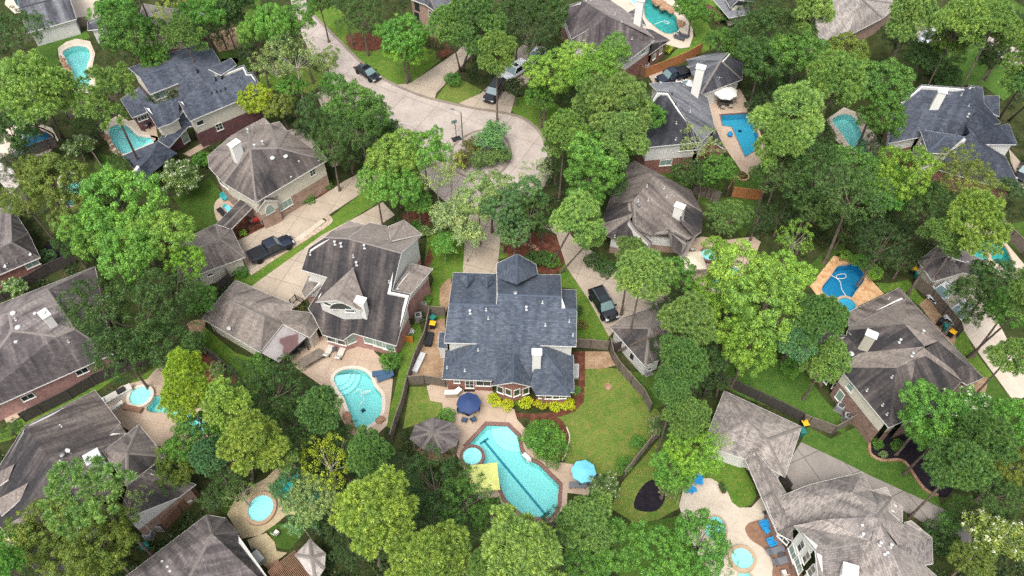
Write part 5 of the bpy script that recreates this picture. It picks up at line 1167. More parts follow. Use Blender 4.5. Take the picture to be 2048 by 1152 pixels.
# lower right
T('O',1335,1110,66,9,'green','left part of the crown over the pale pool')
T('O',1400,1085,72,10,'green','right part of the crown over the pale pool')
T('S',1440,1125,40,7,'blue','over the round spa at the bottom right')
T('O',1385,905,50,8,'lime','beside the left end of the lower right garage')
T('O',1345,940,42,7,'green','above the black mulch bed')
T('P',1372,830,46,11,'pine','above the lower right garage')
T('P',1350,790,46,12,'pined','over the fence corner right of the lawn')
T('S',1420,880,38,7,'lime','over the lower right garage eave')
T('W',1208,970,40,3,'crape','beside the blue parasol')
T('K',1312,850,26,2.2,'crape','at the fence of the centre lawn')
T('K',1348,970,38,2.6,'crape','beside the black mulch bed')
T('B',1278,885,16,.9,'green','low against the centre lawn fence')
T('B',1247,930,17,.9,'green','low near the centre lawn fence end')
# right centre
T('P',1285,555,62,13,'pineb','over the drive with the black suv')
T('P',1262,510,38,11,'pine','beside the left wall of the brown gabled house')
T('O',1345,545,44,9,'green','below the brown gabled house')
T('P',1372,640,58,14,'pine','with its trunk beside the white walled garage',(1237,702))
T('P',1365,720,54,13,'pined','over the white walled garage')
T('P',1345,760,42,12,'pined','below the white walled garage')
T('O',1410,720,40,7,'oakd','between the pines and the vivid lawn')
T('O',1480,545,74,12,'limeb','great, nearest the round spa')
T('O',1530,620,88,12,'limeb','great, in the middle of the right half')
T('O',1455,640,62,10,'lime','great, left part above the vivid lawn')
T('O',1500,690,62,9,'lime','great, lowest part above the vivid lawn')
T('O',1560,550,52,11,'limeb','great, right top part near the deep blue pool')
T('P',1640,640,60,14,'pined','in front of the deep blue pool',(1566,722))
T('P',1655,722,46,8,'pine','over the left roof of the dark streaked house')
T('P',1595,675,50,11,'blue','between great lime tree and dark streaked house',(1560,728))
T('B',1580,735,22,1.2,'green','in the curved bed of the vivid lawn')
T('D',1450,436,46,4,'crape','beside the brown gabled house chimney')
T('S',1592,478,42,8,'lime','with yellowish leaves left of the deep blue pool')
T('P',1582,232,72,14,'pineb','left of the bright turquoise pool')
T('P',1560,290,55,12,'pine','beside the l-shaped pool')
T('D',1560,345,52,9,'oakd','below the l-shaped pool')
T('P',1672,165,62,14,'pine','above the bright turquoise pool')
T('O',1768,165,62,11,'oak','against the navy grey roof')
T('O',1770,235,52,9,'oak','over the left eave of the navy grey roof')
T('D',1640,355,72,10,'oakd','in the dark grove at right centre')
T('D',1705,400,76,11,'oakd','largest in the dark grove at right centre')
T('O',1700,330,48,9,'oak','below the bright turquoise pool')
T('O',1808,345,64,10,'lime','below the navy grey roof')
T('O',1772,390,48,8,'green','between the lime tree and the dark grove')
T('D',1930,352,66,8,'olive','round in front of the navy grey roof')
T('D',1765,490,60,8,'oakdd','above the garage by the fence')
T('O',1630,420,45,8,'oakd','above the yellowish sparse tree')
T('D',1860,420,55,8,'oakd','between the round tree and the pool pine')
T('B',1693,512,12,.9,'lime','round clipped behind the deep blue pool')
T('B',1722,522,18,1,'green','hedge curving behind the deep blue pool')
T('B',1748,545,17,1.1,'lime','large clipped ball right of the deep blue pool')
T('S',1402,285,40,8,'pale','thin between slate house and pool')
T('O',1410,345,40,5,'oakd','below the slate roofed house')
T('O',1370,350,30,4,'oakd','between the slate and brown gabled houses')
T('O',1440,340,34,6,'oak','near the small round planter')
T('F',2025,375,36,4,'oakdd','at the right edge below the navy grey house')
# top right
T('O',1565,62,64,10,'oakd','large left of the speckled grey roof')
T('O',1525,120,56,9,'oakd','behind the white garage')
T('O',1600,105,60,10,'oak','below left of the speckled grey roof')
T('D',1500,60,44,8,'oakd','right of the low slate building')
T('P',1630,20,48,13,'pineb','touching the speckled grey roof')
T('O',1690,105,50,7,'olive','below the speckled grey roof')
T('O',1440,82,36,5,'oak','along the fence above the white garage')
T('O',1478,95,32,5,'oak','behind the white garage roof peak')
T('O',1385,18,38,5,'green','behind the teal freeform pool')
T('B',1445,28,20,1.2,'green','round below the low slate building')
T('P',1825,35,56,13,'pineb','right of the speckled grey roof')
T('D',1800,72,38,6,'oakdd','between the speckled roof and the road')
T('O',1848,118,34,6,'oakd','above the reddish yard')
T('P',1925,40,62,15,'pineb','large over the upper right road',(1985,125))
T('P',1985,60,56,14,'pineb','right of the large one over the upper right road')
T('P',1900,85,40,10,'pine','below the large one over the upper right road')
T('O',2030,60,50,9,'oakdd','in the top right corner')
T('O',1990,115,42,7,'oakdd','on the upper right lawn')
T('P',2068,130,60,18,'pine','off the right edge with trunk on the lawn',(2000,235))
T('P',2095,170,60,18,'pined','off the right edge with leaning trunk',(2020,240))
T('B',1890,152,32,1,'oakd','ground cover mound behind the navy grey house')
# right edge
T('P',1950,445,70,13,'piney','over the green-teal pool')
T('P',1890,470,44,11,'pine','over the garage by the green-teal pool')
T('O',1945,595,52,8,'oakd','hiding the white cars')
T('O',1990,560,44,8,'oakd','right of the white cars')
T('O',2020,620,46,9,'green','at the right edge near the leaning trunk')
T('P',2075,590,60,17,'pine','off the right edge on a long leaning trunk',(1935,715))
T('P',2020,712,42,10,'pine','beside the long leaning trunk')
T('O',1865,825,66,9,'green','before the lower wall of the dark streaked house')
T('W0',1945,815,62,6,'green','largest white flowered at the right')
T('P',1975,880,60,12,'pined','right edge below the white blossom')
T('P',1920,930,60,12,'pined','over the black mulch bed at right')
T('O',1870,880,50,8,'green','over the black mulch bed')
T('O',2020,840,56,9,'green','at the right edge below the pale drive')
T('D',1985,985,50,7,'oakd','between the right pines and the bottom right oak')
T('O',2025,930,46,8,'olive','at the right edge above the bottom right oak')
T('W1',2000,1075,80,6,'olive','large in the bottom right corner')
T('O',1940,1120,46,5,'olive','left of the bottom right flowering tree')
T('B',1885,1080,36,1.6,'oakd','behind the bottom right house')
T('B',1905,1040,26,1.4,'green','beside the grey driveway end')
# centre garden
T('B',1092,880,40,1.6,'green','very large mound in the bed beside the large pool')
T('B',1072,868,26,1.5,'oak','upper left bulge of the large mound')
T('B',1105,900,28,1.4,'oak','lower bulge of the large mound')
for x_, y_, wd in ((989,800,'leftmost beside the patio'),(1016,808,'second from the left below the bay window'),(1051,805,'third from the left below the bay window'),(1084,807,'fourth from the left under the hip corner'),(1112,811,'fifth from the left under the hip corner'),(1137,806,'rightmost under the hip corner')):
    T('B',x_,y_,14,.75,'yelb','clipped, '+wd,None,1.1)
T('B',1035,805,6,.4,'green','tiny among the yellow clipped shrubs')
T('B',1153,780,10,.7,'bright','right of the yellow clipped shrubs')
T('B',780,722,22,.9,'green','beside the folded blue loungers')
T('B',850,600,13,.7,'green','beside the air conditioner left of the centre house')
T('B',893,832,18,.7,'green','flowering beside the gazebo')
T('B',615,393,15,.5,'green','low in the pebble bed of the brown hip house')
T('B',652,370,13,.5,'green','second low one in the pebble bed of the brown hip house')
T('B',485,464,8,.6,'lime','potted at the iron fence')
T('B',600,625,16,.6,'red','in the fenced bed behind the breezeway')
T('B',518,722,22,.8,'green','against the low garage wall')
T('B',480,542,14,.6,'green','on the lawn corner of the pickup drive')
T('B',1755,885,12,.5,'green','left in the black mulch bed')
T('B',1795,890,13,.5,'green','right in the black mulch bed')
T('B',1768,908,8,.4,'pale','silvery in the black mulch bed')
T('B',1190,520,22,.6,'oakd','hedge beside the right driveway')
T('B',1215,535,20,.6,'oakd','hedge end beside the right driveway')
T('B',1155,620,12,.7,'oakd','against the right wall of the centre house')
T('B',1163,650,12,.5,'red','reddish against the right wall of the centre house')
T('B',1485,350,9,.4,'red','in the round planter')
T('B',1335,98,10,.7,'yel','beside the mauve roof patio')


T('O',580,975,40,6,'blue','over the rocky turquoise pool, left part')
T('S',610,1010,50,7,'pale','spreading over the rocky turquoise pool')
T('O',1415,590,44,9,'lime','great, over the hidden bright blue pool')
T('O',1440,505,34,7,'lime','lower, at the edge of the small round spa patio')
T('S',478,985,30,4,'pale','drooping beside the oval stone spa')
# fillers: lower trees standing in the gaps of the groves
for x_, y_, r_, wd in ((1515,440,38,'low between the l-shaped pool and the round spa'),(1560,430,40,'low below the orange cedar fence'),(1608,300,42,'low in the gap right of the l-shaped pool'),(1640,270,40,'low left of the bright turquoise pool'),(1625,395,44,'low at the left of the dark grove'),
    (1690,460,44,'low at the bottom of the dark grove'),(1740,440,44,'low in the middle of the dark grove'),(1800,440,46,'low right of the dark grove'),(1840,380,36,'low before the navy grey roof corner'),(1880,400,40,'low behind the round olive tree'),(1810,520,34,'low left of the garage fence'),(1745,300,34,'low right of the bright turquoise pool'),
    (1530,200,40,'low above the l-shaped pool'),(1585,180,40,'low between the pines at upper right'),(1640,215,36,'low above the bright turquoise pool at left'),(1520,20,40,'low at the top edge right of the slate building'),(1730,150,44,'low between speckled roof and turquoise pool'),(1860,60,34,'low beside the upper right road'),
    (1900,110,30,'low above the reddish yard'),(1880,870,46,'low over the mulch bed edge'),(1930,870,46,'low behind the lower right pines'),(1985,940,46,'low at the right edge below the pines'),(2030,1000,46,'low at the right edge by the flowering oak'),(1930,1030,36,'low at the end of the grey driveway'),
    (1330,700,36,'low between the two garages of the right centre'),(1390,760,40,'low at the fence corner of the vivid lawn'),(1340,860,34,'low at the dark fence left end'),(1440,760,26,'low at the fence above the lower right garage'),(1320,600,34,'low beyond the black suv'),
    (560,770,44,'low above the dark oaks left of the kidney pool'),(600,800,44,'low beside the pine left of the kidney pool'),(520,850,44,'low between the yellow pines and kidney pool'),(640,880,44,'low below the pine left of the kidney pool'),(590,920,38,'low behind the yellowed sparse tree'),(700,960,44,'low behind the great yellow pine'),(640,960,40,'low by the rocky pool'),
    (700,1090,46,'low at the bottom right of the pale shake roof'),(660,1040,40,'low above the pale shake roof'),(820,1020,46,'low behind the great yellow pine at right'),(920,1060,46,'low behind the bottom pines'),(1110,1050,40,'low below the large pool tip'),(330,960,44,'low by the white gable wall'),(60,1120,50,'low in the lower left corner'),
    (160,1120,50,'low at the bottom edge by the left driveway'),(420,880,40,'low behind the yellow pine stems'),(455,970,36,'low above the stone terrace'),(40,330,40,'low at the left edge above the pale outbuilding'),(160,380,36,'low at the left beside the great crown'),(230,340,36,'low behind the great crown at left'),(185,235,36,'low under the long pine'),
    (60,230,44,'low at the left edge between pines'),(330,200,30,'low before the beige house wall'),(440,60,34,'low beyond the beige house'),(500,110,34,'low under the tall row by the road'),(545,90,34,'low under the bare limbed tree'),(610,300,34,'low by the brown hip house right wall'),(700,310,40,'low at the bottom of the dark cluster'),(1110,330,34,'low below the pines right of the cul-de-sac'),
    (1230,330,34,'low under the big pine group'),(1150,200,40,'low between lime tree and pines'),(1110,120,36,'low above the lime tree'),(1290,290,26,'low beside the slate house wall'),(1020,440,34,'low between the pale trees and red mulch'),(1085,450,26,'low above the red mulch bed'),(870,80,34,'low left of the drive pines'),(940,80,36,'low under the drive pines'),(1010,80,44,'low behind the white suv')):
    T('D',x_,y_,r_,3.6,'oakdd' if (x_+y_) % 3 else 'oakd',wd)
# low undergrowth filling the woodland floor between gardens: nobody could count it
def undergrowth():
    global rng; rng = np.random.default_rng(5); C_, N_ = [], []; polys = [(p, min(q.x for q in p), max(q.x for q in p), min(q.y for q in p), max(q.y for q in p)) for p in SHP]
    n = 0
    for _ in range(14000):
        px, py = rng.uniform(-120, 2170), rng.uniform(-60, 1230); p = P(px, py, 0)
        if math.sin(p.x*.31+1.3*math.sin(p.y*.21))+math.cos(p.y*.37+p.x*.11)+rng.normal()*.5 < -.5: continue
        r_ = rng.uniform(.35,.95)
        if any(x0-r_ < p.x < x1+r_ and y0-r_ < p.y < y1+r_ and (inside(p, q) or inside(p+Vector((r_,0,0)), q) or inside(p-Vector((r_,0,0)), q) or inside(p+Vector((0,r_,0)), q) or inside(p-Vector((0,r_,0)), q)) for q, x0, x1, y0, y1 in polys): continue
        k = int(46*r_*r_)+10; u = usph(k)+np.array([0,0,.5]); u /= np.linalg.norm(u, axis=1, keepdims=True); C_.append(np.array([p.x,p.y,.1])+u*r_*rng.uniform(.6,1,(k,1))*np.array([1,1,.7])); N_.append(u+rng.normal(size=(k,3))*.4); n += 1
        if n > 4200: break
    cen = np.concatenate(C_); s_ = rng.uniform(.7,1.3,len(cen))*.14; o = bpy.data.objects.new('undergrowth', leaf_mesh('undergrowth', cen, np.concatenate(N_), s_, s_*.6, M['leaf'])); COL.objects.link(o); o.color = hexc('34482a'); tag(o, kind='stuff')
SHP = SHEETS+[H_.outline_all for H_ in []]
for H_ in HOUSES.values(): SHP += H_.outs
undergrowth()
# ================================================================ FENCES
fence('g 88,722 178,752 262,757', 'grey wooden fence across the gap left of the centre house', h=1.8)
fence('z 861,631 851,680 832,722 817,768', 'long grey wooden fence between the brown house lawn and the centre house side yard')
fence('z 817,770 850,768 892,775', 'grey wooden fence closing the side yard at the patio corner of the centre house')
fence('z 816,772 806,815 793,850 783,885', 'grey wooden fence from the patio corner down towards the gazebo')
fence('z 1147,695 1180,697 1216,701', 'grey wooden fence joining the centre house and the small white walled garage')
fence('g 1205,930 1222,1010 1260,1070 1330,1150 1400,1230 1440,1310', 'long grey wooden fence along the right side of the centre lawn')
fence('z 1225,705 1258,697', 'short dark fence piece beside the white walled garage', 'wood_dark')
fence('z 1337,850 1296,893 1245,958', 'grey wooden fence at the lower right end of the centre lawn')
fence('m 608,18 720,55 900,140 1060,215 1152,262 1155,290', 'dark wooden fence behind the grey tan garage roof', 'wood_dark')
fence('n 215,270 250,285 390,335 520,262', 'grey wooden fence zigzag beside the bins and the vivid lawn')
fence('z 1405,797 1440,745 1470,715', 'pale wooden fence corner under the pines left of the vivid lawn')
fence('e 560,1150 700,1085 830,1040 960,970', 'long dark wooden fence above the lower left garden, right part', 'wood_dark')
fence('j 150,265 250,215 420,130 540,60 640,10', 'long dark wooden fence above the lower left house', 'wood_dark')
fence('e -20,680 30,660 200,570 300,510 440,450', 'dark wooden fence behind the roof with white domes', 'wood_dark')
fence('f 60,950 160,1020 290,1130', 'dark wooden fence at the lawn below the low hip roofed garage', 'wood_dark')
fence('f 180,615 245,560', 'short dark fence between the two low garages', 'wood_dark')
fence('f 195,480 232,545', 'dark wooden fence piece against the left garage wall', 'wood_dark')
fence('a 140,250 260,215 400,175 520,150', 'grey wooden fence behind the white outbuilding wall')
fence('a 180,905 300,860 345,845', 'grey wooden fence below the dark blue pool')
fence('a 400,690 470,665 550,625', 'grey wooden fence between dark blue pool and the navy roofed house yard')
fence('a 0,1000 60,960 180,905', 'grey wooden fence at the left edge below the dark blue pool')
fence('a 520,870 570,940 640,1050', 'pale wooden fence by the shaded lawn at upper left')
fence('G 870,720 1000,670 1200,590 1260,560 1390,490', 'new reddish cedar fence behind the navy pickup', 'wood_new', post='wood_brown')
fence('G 790,660 870,720', 'short cedar fence piece beside the red brick wall', 'wood_brown')
fence('G 1360,80 1480,150 1560,230', 'brown cedar fence at the upper right garden', 'wood_brown')
fence('G 1640,220 1790,190 1843,150', 'dark fence below the pale lean-to roof', 'wood_brown')
fence('h 870,68 1040,90', 'bright orange cedar fence section under the dark grove', 'wood_new', post='wood_brown')
fence('h 835,78 870,28 870,5', 'pale cedar fence return beside the bright orange section', 'wood_brown')
fence('h 640,50 720,75 800,100', 'grey open fence behind the brown gabled house')
fence('i 855,575 950,660 1100,840 1110,880', 'long grey wooden fence left of the white cars')
fence('i 1325,320 1260,420', 'short pale fence left of the deep blue pool lawn')
fence('i 1330,240 1490,400 1540,470', 'grey fence right of the green-teal pool')
fence('B 497,900 570,850 690,820', 'black iron fence beside the navy roofed house patio', 'metal_dark', 1.2, 'metal_dark', iron=True, group='iron garden fences')
fence('f 258,300 340,275 430,240', 'black iron fence across the small red brick patio', 'metal_dark', 1.2, 'metal_dark', iron=True, group='iron garden fences')
fence('f 590,720 585,695 615,665 660,690', 'black iron fence around the planted bed by the breezeway', 'metal_dark', 1.2, 'metal_dark', iron=True, group='iron garden fences')
fence('d 985,350 1050,470', 'dark reddish fence above the navy grey roof', 'wood_dark')
fence('F 1000,880 1206,660', 'brown fence between the two lower left houses', 'wood_brown')
fence('m 1028,590 1080,665', 'dark red brown gate beside the grey tan breezeway', 'wood_dark')
# ================================================================ CARS
def loft(m, secs, mi=0, capends=True):
    """secs: list of rings (lists of equal length)"""
    n = len(secs[0])
    for a, b in zip(secs, secs[1:]):
        for k in range(n): m.face([a[k], a[(k+1)%n], b[(k+1)%n], b[k]], mi=mi)
    if capends: m.face(secs[0][::-1], mi=mi); m.face(secs[-1], mi=mi)
def make_car(kind, paintm):
    L, W, = dict(sedan=(4.9,1.85), suv=(5.1,2.0), pickup=(5.9,2.05), truck=(5.6,1.95), compact=(4.6,1.82))[kind]; big = kind in ('suv','pickup','truck'); r = empty({'sedan':'parked_car','compact':'parked_car','suv':'parked_suv','pickup':'pickup_truck','truck':'pickup_truck'}[kind], (0,0,0))
    zb = .34 if big else .24; belt = 1.08 if big else .88; hood = 1.02 if big else .82; top = 1.82 if big else 1.43; h2 = L/2; w2 = W/2
    # body: rings of 8 points across, stations along x (front = +x)
    def ring(x, w_, zt, zl=zb): return [Vector((x, y*w_, z)) for y, z in ((-.86,zl),(-1,zl+.18),(-1.0,(zl+zt)/2),(-.95,zt-.10),(-.78,zt),(.78,zt),(.95,zt-.10),(1.0,(zl+zt)/2),(1,zl+.18),(.86,zl))]
    if kind in ('pickup','truck'): st = [(-h2,.93,belt-.1),(-h2+.1,.98,belt),(-.55,1,belt),(.2,1,belt),(h2-1.7,1,belt),(h2-1.5,.99,hood+.02),(h2-.5,.96,hood-.04),(h2-.12,.9,hood-.14),(h2,.8,hood-.3)]
    elif kind == 'suv': st = [(-h2,.86,belt-.12),(-h2+.12,.96,belt),(-1,1,belt),(.3,1,belt),(h2-1.55,1,belt-.01),(h2-1.35,.99,hood+.02),(h2-.5,.96,hood-.05),(h2-.12,.88,hood-.16),(h2,.76,hood-.34)]
    else: st = [(-h2,.78,belt-.22),(-h2+.15,.9,belt-.03),(-h2+.8,.97,belt+.03),(-.6,1,belt+.02),(.4,1,belt),(h2-1.4,.99,belt-.02),(h2-1.2,.98,hood),(h2-.5,.93,hood-.1),(h2-.12,.82,hood-.22),(h2,.66,hood-.36)]
    m = MB(); loft(m, [ring(x, w_*w2, zt) for x, w_, zt in st]); b = m.build('body', paintm, r, smooth=True, merge=True); sb = b.modifiers.new('s', 'SUBSURF'); sb.levels = 1; sb.render_levels = 1
    # greenhouse
    if kind in ('pickup','truck'): g0, g1, g2, g3 = -.75, -.5, .75, 1.35
    elif kind == 'suv': g0, g1, g2, g3 = -h2+.2, -h2+.6, .45, 1.2
    else: g0, g1, g2, g3 = -h2+.85, -h2+1.65, .25, 1.15
    cab = MB(); lo, hi = w2*.90, w2*.72; zt = top-.05
    B_ = [Vector((g0,-lo,belt-.04)),Vector((g3,-lo,belt-.04)),Vector((g3,lo,belt-.04)),Vector((g0,lo,belt-.04))]; T_ = [Vector((g1,-hi,zt)),Vector((g2,-hi,zt)),Vector((g2,hi,zt)),Vector((g1,hi,zt))]
    gm = MB(); gm.face([B_[0],B_[1],T_[1],T_[0]]); gm.face([B_[2],B_[3],T_[3],T_[2]]); gm.build('side_glass', M['carglass'], r)
    gm = MB(); gm.face([B_[1],B_[2],T_[2],T_[1]]); gm.build('windshield', M['windshield'], r); gm = MB(); gm.face([B_[3],B_[0],T_[0],T_[3]]); gm.build('rear_window', M['carglass'], r)
    def off(v_, k=.02): return v_+Vector((0, math.copysign(k, v_.y), .01))
    for q in (0, 1, 2, 3): cab.tube([off(B_[q]), off(T_[q])], .05, 6)
    for s_ in (-1, 1):
        xm = (g1+g2)/2-.05; cab.tube([(xm-.03, s_*(lo+.015), belt-.02), (xm, s_*(hi+.015), zt)], .045, 6); cab.tube([off(T_[0] if s_ < 0 else T_[3]), off(T_[1] if s_ < 0 else T_[2])], .045, 6)
    rr = MB(); loft(rr, [[Vector((x, -hi*w_, zt-.01)), Vector((x, -hi*w_*.8, zt+.05*k)), Vector((x, hi*w_*.8, zt+.05*k)), Vector((x, hi*w_, zt-.01))] for x, w_, k in ((g1-.04,.99,.3),(g1+.2,1.02,1),(g2-.2,1.02,1),(g2+.05,.99,.3))])
    cab.v, cab.f, cab.uv, cab.st, cab.mi = cab.v, cab.f, cab.uv, cab.st, cab.mi; cab.build('pillars', paintm, r); rr.build('roof_panel', paintm, r, smooth=True)
    if kind == 'suv':
        q = MB(); [q.tube([(g1+.2, s_*hi*.92, zt+.12), (g2-.2, s_*hi*.92, zt+.12)], .025, 6) for s_ in (-1,1)]; q.build('roof_rails', M['metal'], r); q = MB(); q.box(-.5,-.4,zt+.047,.2,.4,zt+.056); q.build('sunroof', M['carglass'], r)
    if kind in ('pickup','truck'):
        q = MB(); x0, x1 = -h2+.16, -.85; q.box(x0,-w2*.8,belt+.005,x1,w2*.8,belt+.03); q.build('bed_cover', M['metal_dark'], r)
        q = MB(); [q.box(x0, s_*w2*.88-.05, belt, x1, s_*w2*.88+.05, belt+.07) for s_ in (-1,1)]; q.box(-h2+.03,-w2*.9,belt-.02,-h2+.13,w2*.9,belt+.06); q.build('bed_rails', paintm, r)
    wr = .40 if big else .33; wheel = None
    for sx in (-1, 1):
        for sy in (-1, 1):
            x = (h2-.95)*sx+(.05 if sx < 0 else 0); y = sy*(w2-.09)
            if wheel is None:
                q = MB(); prof = [(wr*.62,-.13),(wr*.97,-.13),(wr,-.08),(wr,.08),(wr*.97,.13),(wr*.62,.13)]; q.lathe((0,0,0), prof, 20); ty = q.build('wheel', M['rubber'], r); q = MB(); q.lathe((0,0,0), [(.02,.10),(wr*.2,.11),(wr*.22,.08),(wr*.6,.09),(wr*.64,.12)], 20)
                for k in range(6): t = k*math.pi/3; q.bar((0,0,.105),(wr*.6*math.cos(t),wr*.6*math.sin(t),.105),.07,.03)
                q.build('rim', M['rim'], ty); wheel = ty
            else: ty = copy_tree(wheel, r)
            ty.location = (x, y, wr); ty.rotation_euler = (math.radians(-90)*sy, 0, 0)
    for s_ in (-1, 1):
        q = MB(); q.box(h2-.22, s_*w2*.68-.2, hood-.30, h2-.06, s_*w2*.68+.2, hood-.17); q.build('headlight', M['metal_white'], r); q = MB(); q.box(-h2-.01, s_*w2*.72-.16, belt-.35, -h2+.08, s_*w2*.72+.16, belt-.15); q.build('tail_light', M['red'], r)
        q = MB(); q.box(g3-.35, s_*(w2+.13)-.12, belt-.02, g3-.2, s_*(w2+.13)+.12, belt+.16); q.build('mirror', paintm, r)
    q = MB(); q.box(h2-.1,-w2*.42,hood-.42,h2-.005,w2*.42,hood-.2); q.build('grille', M['metal_dark'], r)
    return r
M['red'] = plain('red_plastic', '8e2a24', .4, var=.05)
def car(kind, pm, rear, front, label):
    r = make_car(kind, M[pm]); a = P(*rear, .7); b = P(*front, .7); c = (a+b)/2; c.z = .055; r.location = c; r.rotation_euler.z = math.atan2(b.y-a.y, b.x-a.x); tag(r, label, 'pickup truck' if kind in ('pickup','truck') else 'car', 'parked vehicles'); return r
car('sedan','car_black',(714,130),(756,158),'black sedan parked at the kerb of the road')
car('suv','car_black',(1003,162),(974,205),'black suv in the drive under the pine at the top centre')
car('suv','car_white',(1052,128),(1008,158),'white suv half hidden by dark trees beside the black suv')
car('compact','car_white',(1086,98),(1062,122),'white car glimpsed behind the white suv under trees')
car('pickup','car_navy',(502,516),(580,479),'dark blue crew cab pickup on the driveway with a pebble border')
car('suv','car_black',(1190,580),(1224,638),'black suv on the driveway right of the centre house')
car('truck','car_navy',(1376,141),(1314,162),'dark blue pickup before the white garage beside the cedar fence')
car('compact','car_white',(1402,182),(1352,166),'white car between the pickup and the slate roofed house')
car('compact','car_white',(1905,570),(1872,594),'upper of the two white cars beside the long fence at right')
car('compact','car_white',(1938,608),(1905,636),'lower of the two white cars beside the long fence at right')
car('sedan','car_black',(2062,320),(2042,360),'black car at the right edge below the navy grey house')
car('compact','car_white',(1862,62),(1848,80),'white car under pines on the upper right road')
# ================================================================ GARDEN THINGS
for k, h_ in dict(aqua_pale='9fd3de', navy_cloth='2c3f66', yellow_cloth='d0d27c', aqua_cloth='6fbfd4', white_cloth='dcd9d0', cream_cloth='cfc3ac', red_cloth='9b2a2a', teal_plastic='2f9fa3', blue_plastic='1f87bd', navy_plastic='3b546e', grey_cushion='6b6d72', pale_cushion='b8b4aa', dark_cushion='45474c', bin_green='1f6d63', bin_yellow='d9a520', bin_black='232528', bin_blue='3e6a83', ac_grey='7c8083', orange='b5762c').items(): M[k] = plain(k, h_, .7, var=.06)
def at(px, py, z=.0): p = P(px, py, z); p.z = z; return p
GZ = .1
def umbrella(px, py, h, R, mat, label, n=8, square=False, deck=GZ, two=False):
    """px,py: pixel of the canopy's top"""
    c = P(px, py, h+deck+.0); c.z = deck; r = empty('parasol', c, .9 if square else random.uniform(0,1), label, 'parasol', 'patio parasols'); m = MB(); n = 4 if square else n; RR = R*(1.35 if square else 1)
    ring = [Vector((RR*math.cos(2*math.pi*k/n), RR*math.sin(2*math.pi*k/n), h-.55)) for k in range(n)]
    for k in range(n):
        a, b = ring[k], ring[(k+1)%n]; mid = (a+b)/2*(.97); mid.z = h-.5; t = Vector((0,0,h)); m.face([t, a, mid], mi=k%2 if two else 0); m.face([t, mid, b], mi=k%2 if two else 0); m.face([a, a-Vector((0,0,.14)), b-Vector((0,0,.14)), b])
    m.build('canopy', [M[mat], M['aqua_pale']] if two else M[mat], r); m = MB(); m.tube([(0,0,0),(0,0,h+.08)], .03, 8); m.build('pole', M['metal'], r)
    m = MB(); [m.bar((0,0,h-.03), ring[k]+Vector((0,0,-.02)), .03, .03) for k in range(n)]; m.build('ribs', M['metal_dark'], r); m = MB(); m.lathe((0,0,0), [(.3,0),(.3,.06),(.08,.1)], 14); m.build('base', M['metal_dark'], r); return r
_fp2 = {}
def place(key, make, px, py, rz, label, cat, group, z=GZ, name=None, mats=None):
    if key not in _fp2: _fp2[key] = make(); o = _fp2[key]
    else: o = copy_tree(_fp2[key])
    o.location = at(px, py, 0); p = P(px, py, z+.4); o.location = (p.x, p.y, z); o.rotation_euler.z = rz; tag(o, label, cat, group); return o
def mk_chair(mat):
    def f():
        r = empty('patio_chair'); m = MB(); m.box(-.27,-.26,.40,.27,.26,.45); m.build('seat', M[mat], r); m = MB(); m.bar((-.27,0,.45),(-.36,0,.95),.5,.04); m.build('backrest', M[mat], r)
        for x in (-.24,.24):
            for y in (-.24,.24): m = MB(); m.tube([(x,y,0),(x,y,.4)], .02, 6); m.build('leg', M['metal_dark'], r)
        m = MB(); [m.bar((-.3,y,.66),(.25,y,.64),.05,.03) for y in (-.27,.27)]; [m.tube([(.22,y,.45),(.22,y,.64)], .015, 5) for y in (-.27,.27)]; m.build('armrests', M['metal_dark'], r); return r
    return f
def mk_adir(mat):
    def f():
        r = empty('adirondack_chair'); m = MB()
        for k in range(5): y = -.24+.12*k; m.bar((-.28,y,.36-.0),(.32,y,.40),.105,.02)
        m.build('seat', M[mat], r); m = MB()
        for k in range(6): y = -.28+.112*k; t = .95+.12*(1-abs(k-2.5)/2.5); m.bar((-.22,y,.34),(-.55,y*1.15,t),.1,.02)
        m.build('backrest', M[mat], r); m = MB(); [m.bar((-.4,s*.36,.60),(.36,s*.36,.62),.14,.025) for s in (-1,1)]; m.build('armrests', M[mat], r)
        for x, y in ((.3,.34),(.3,-.34),(-.32,.34),(-.32,-.34)): m = MB(); m.box(x-.03,y-.02,0,x+.03,y+.02,.6); m.build('leg', M[mat], r)
        return r
    return f
def mk_lounger(mat, pil):
    def f():
        r = empty('sun_lounger'); m = MB(); m.box(-.35,-.34,.28,1.0,.34,.38); m.build('seat', M[mat], r); m = MB(); m.bar((-.35,0,.34),(-.95,0,.72),.68,.09); m.build('backrest', M[mat], r); m = MB(); m.bar((-.78,0,.67),(-.95,0,.78),.5,.1); m.build('pillow', M[pil], r)
        for x in (-.6,.85):
            for y in (-.3,.3): m = MB(); m.box(x-.03,y-.03,0,x+.03,y+.03,.28); m.build('leg', M['metal_dark'], r)
        return r
    return f
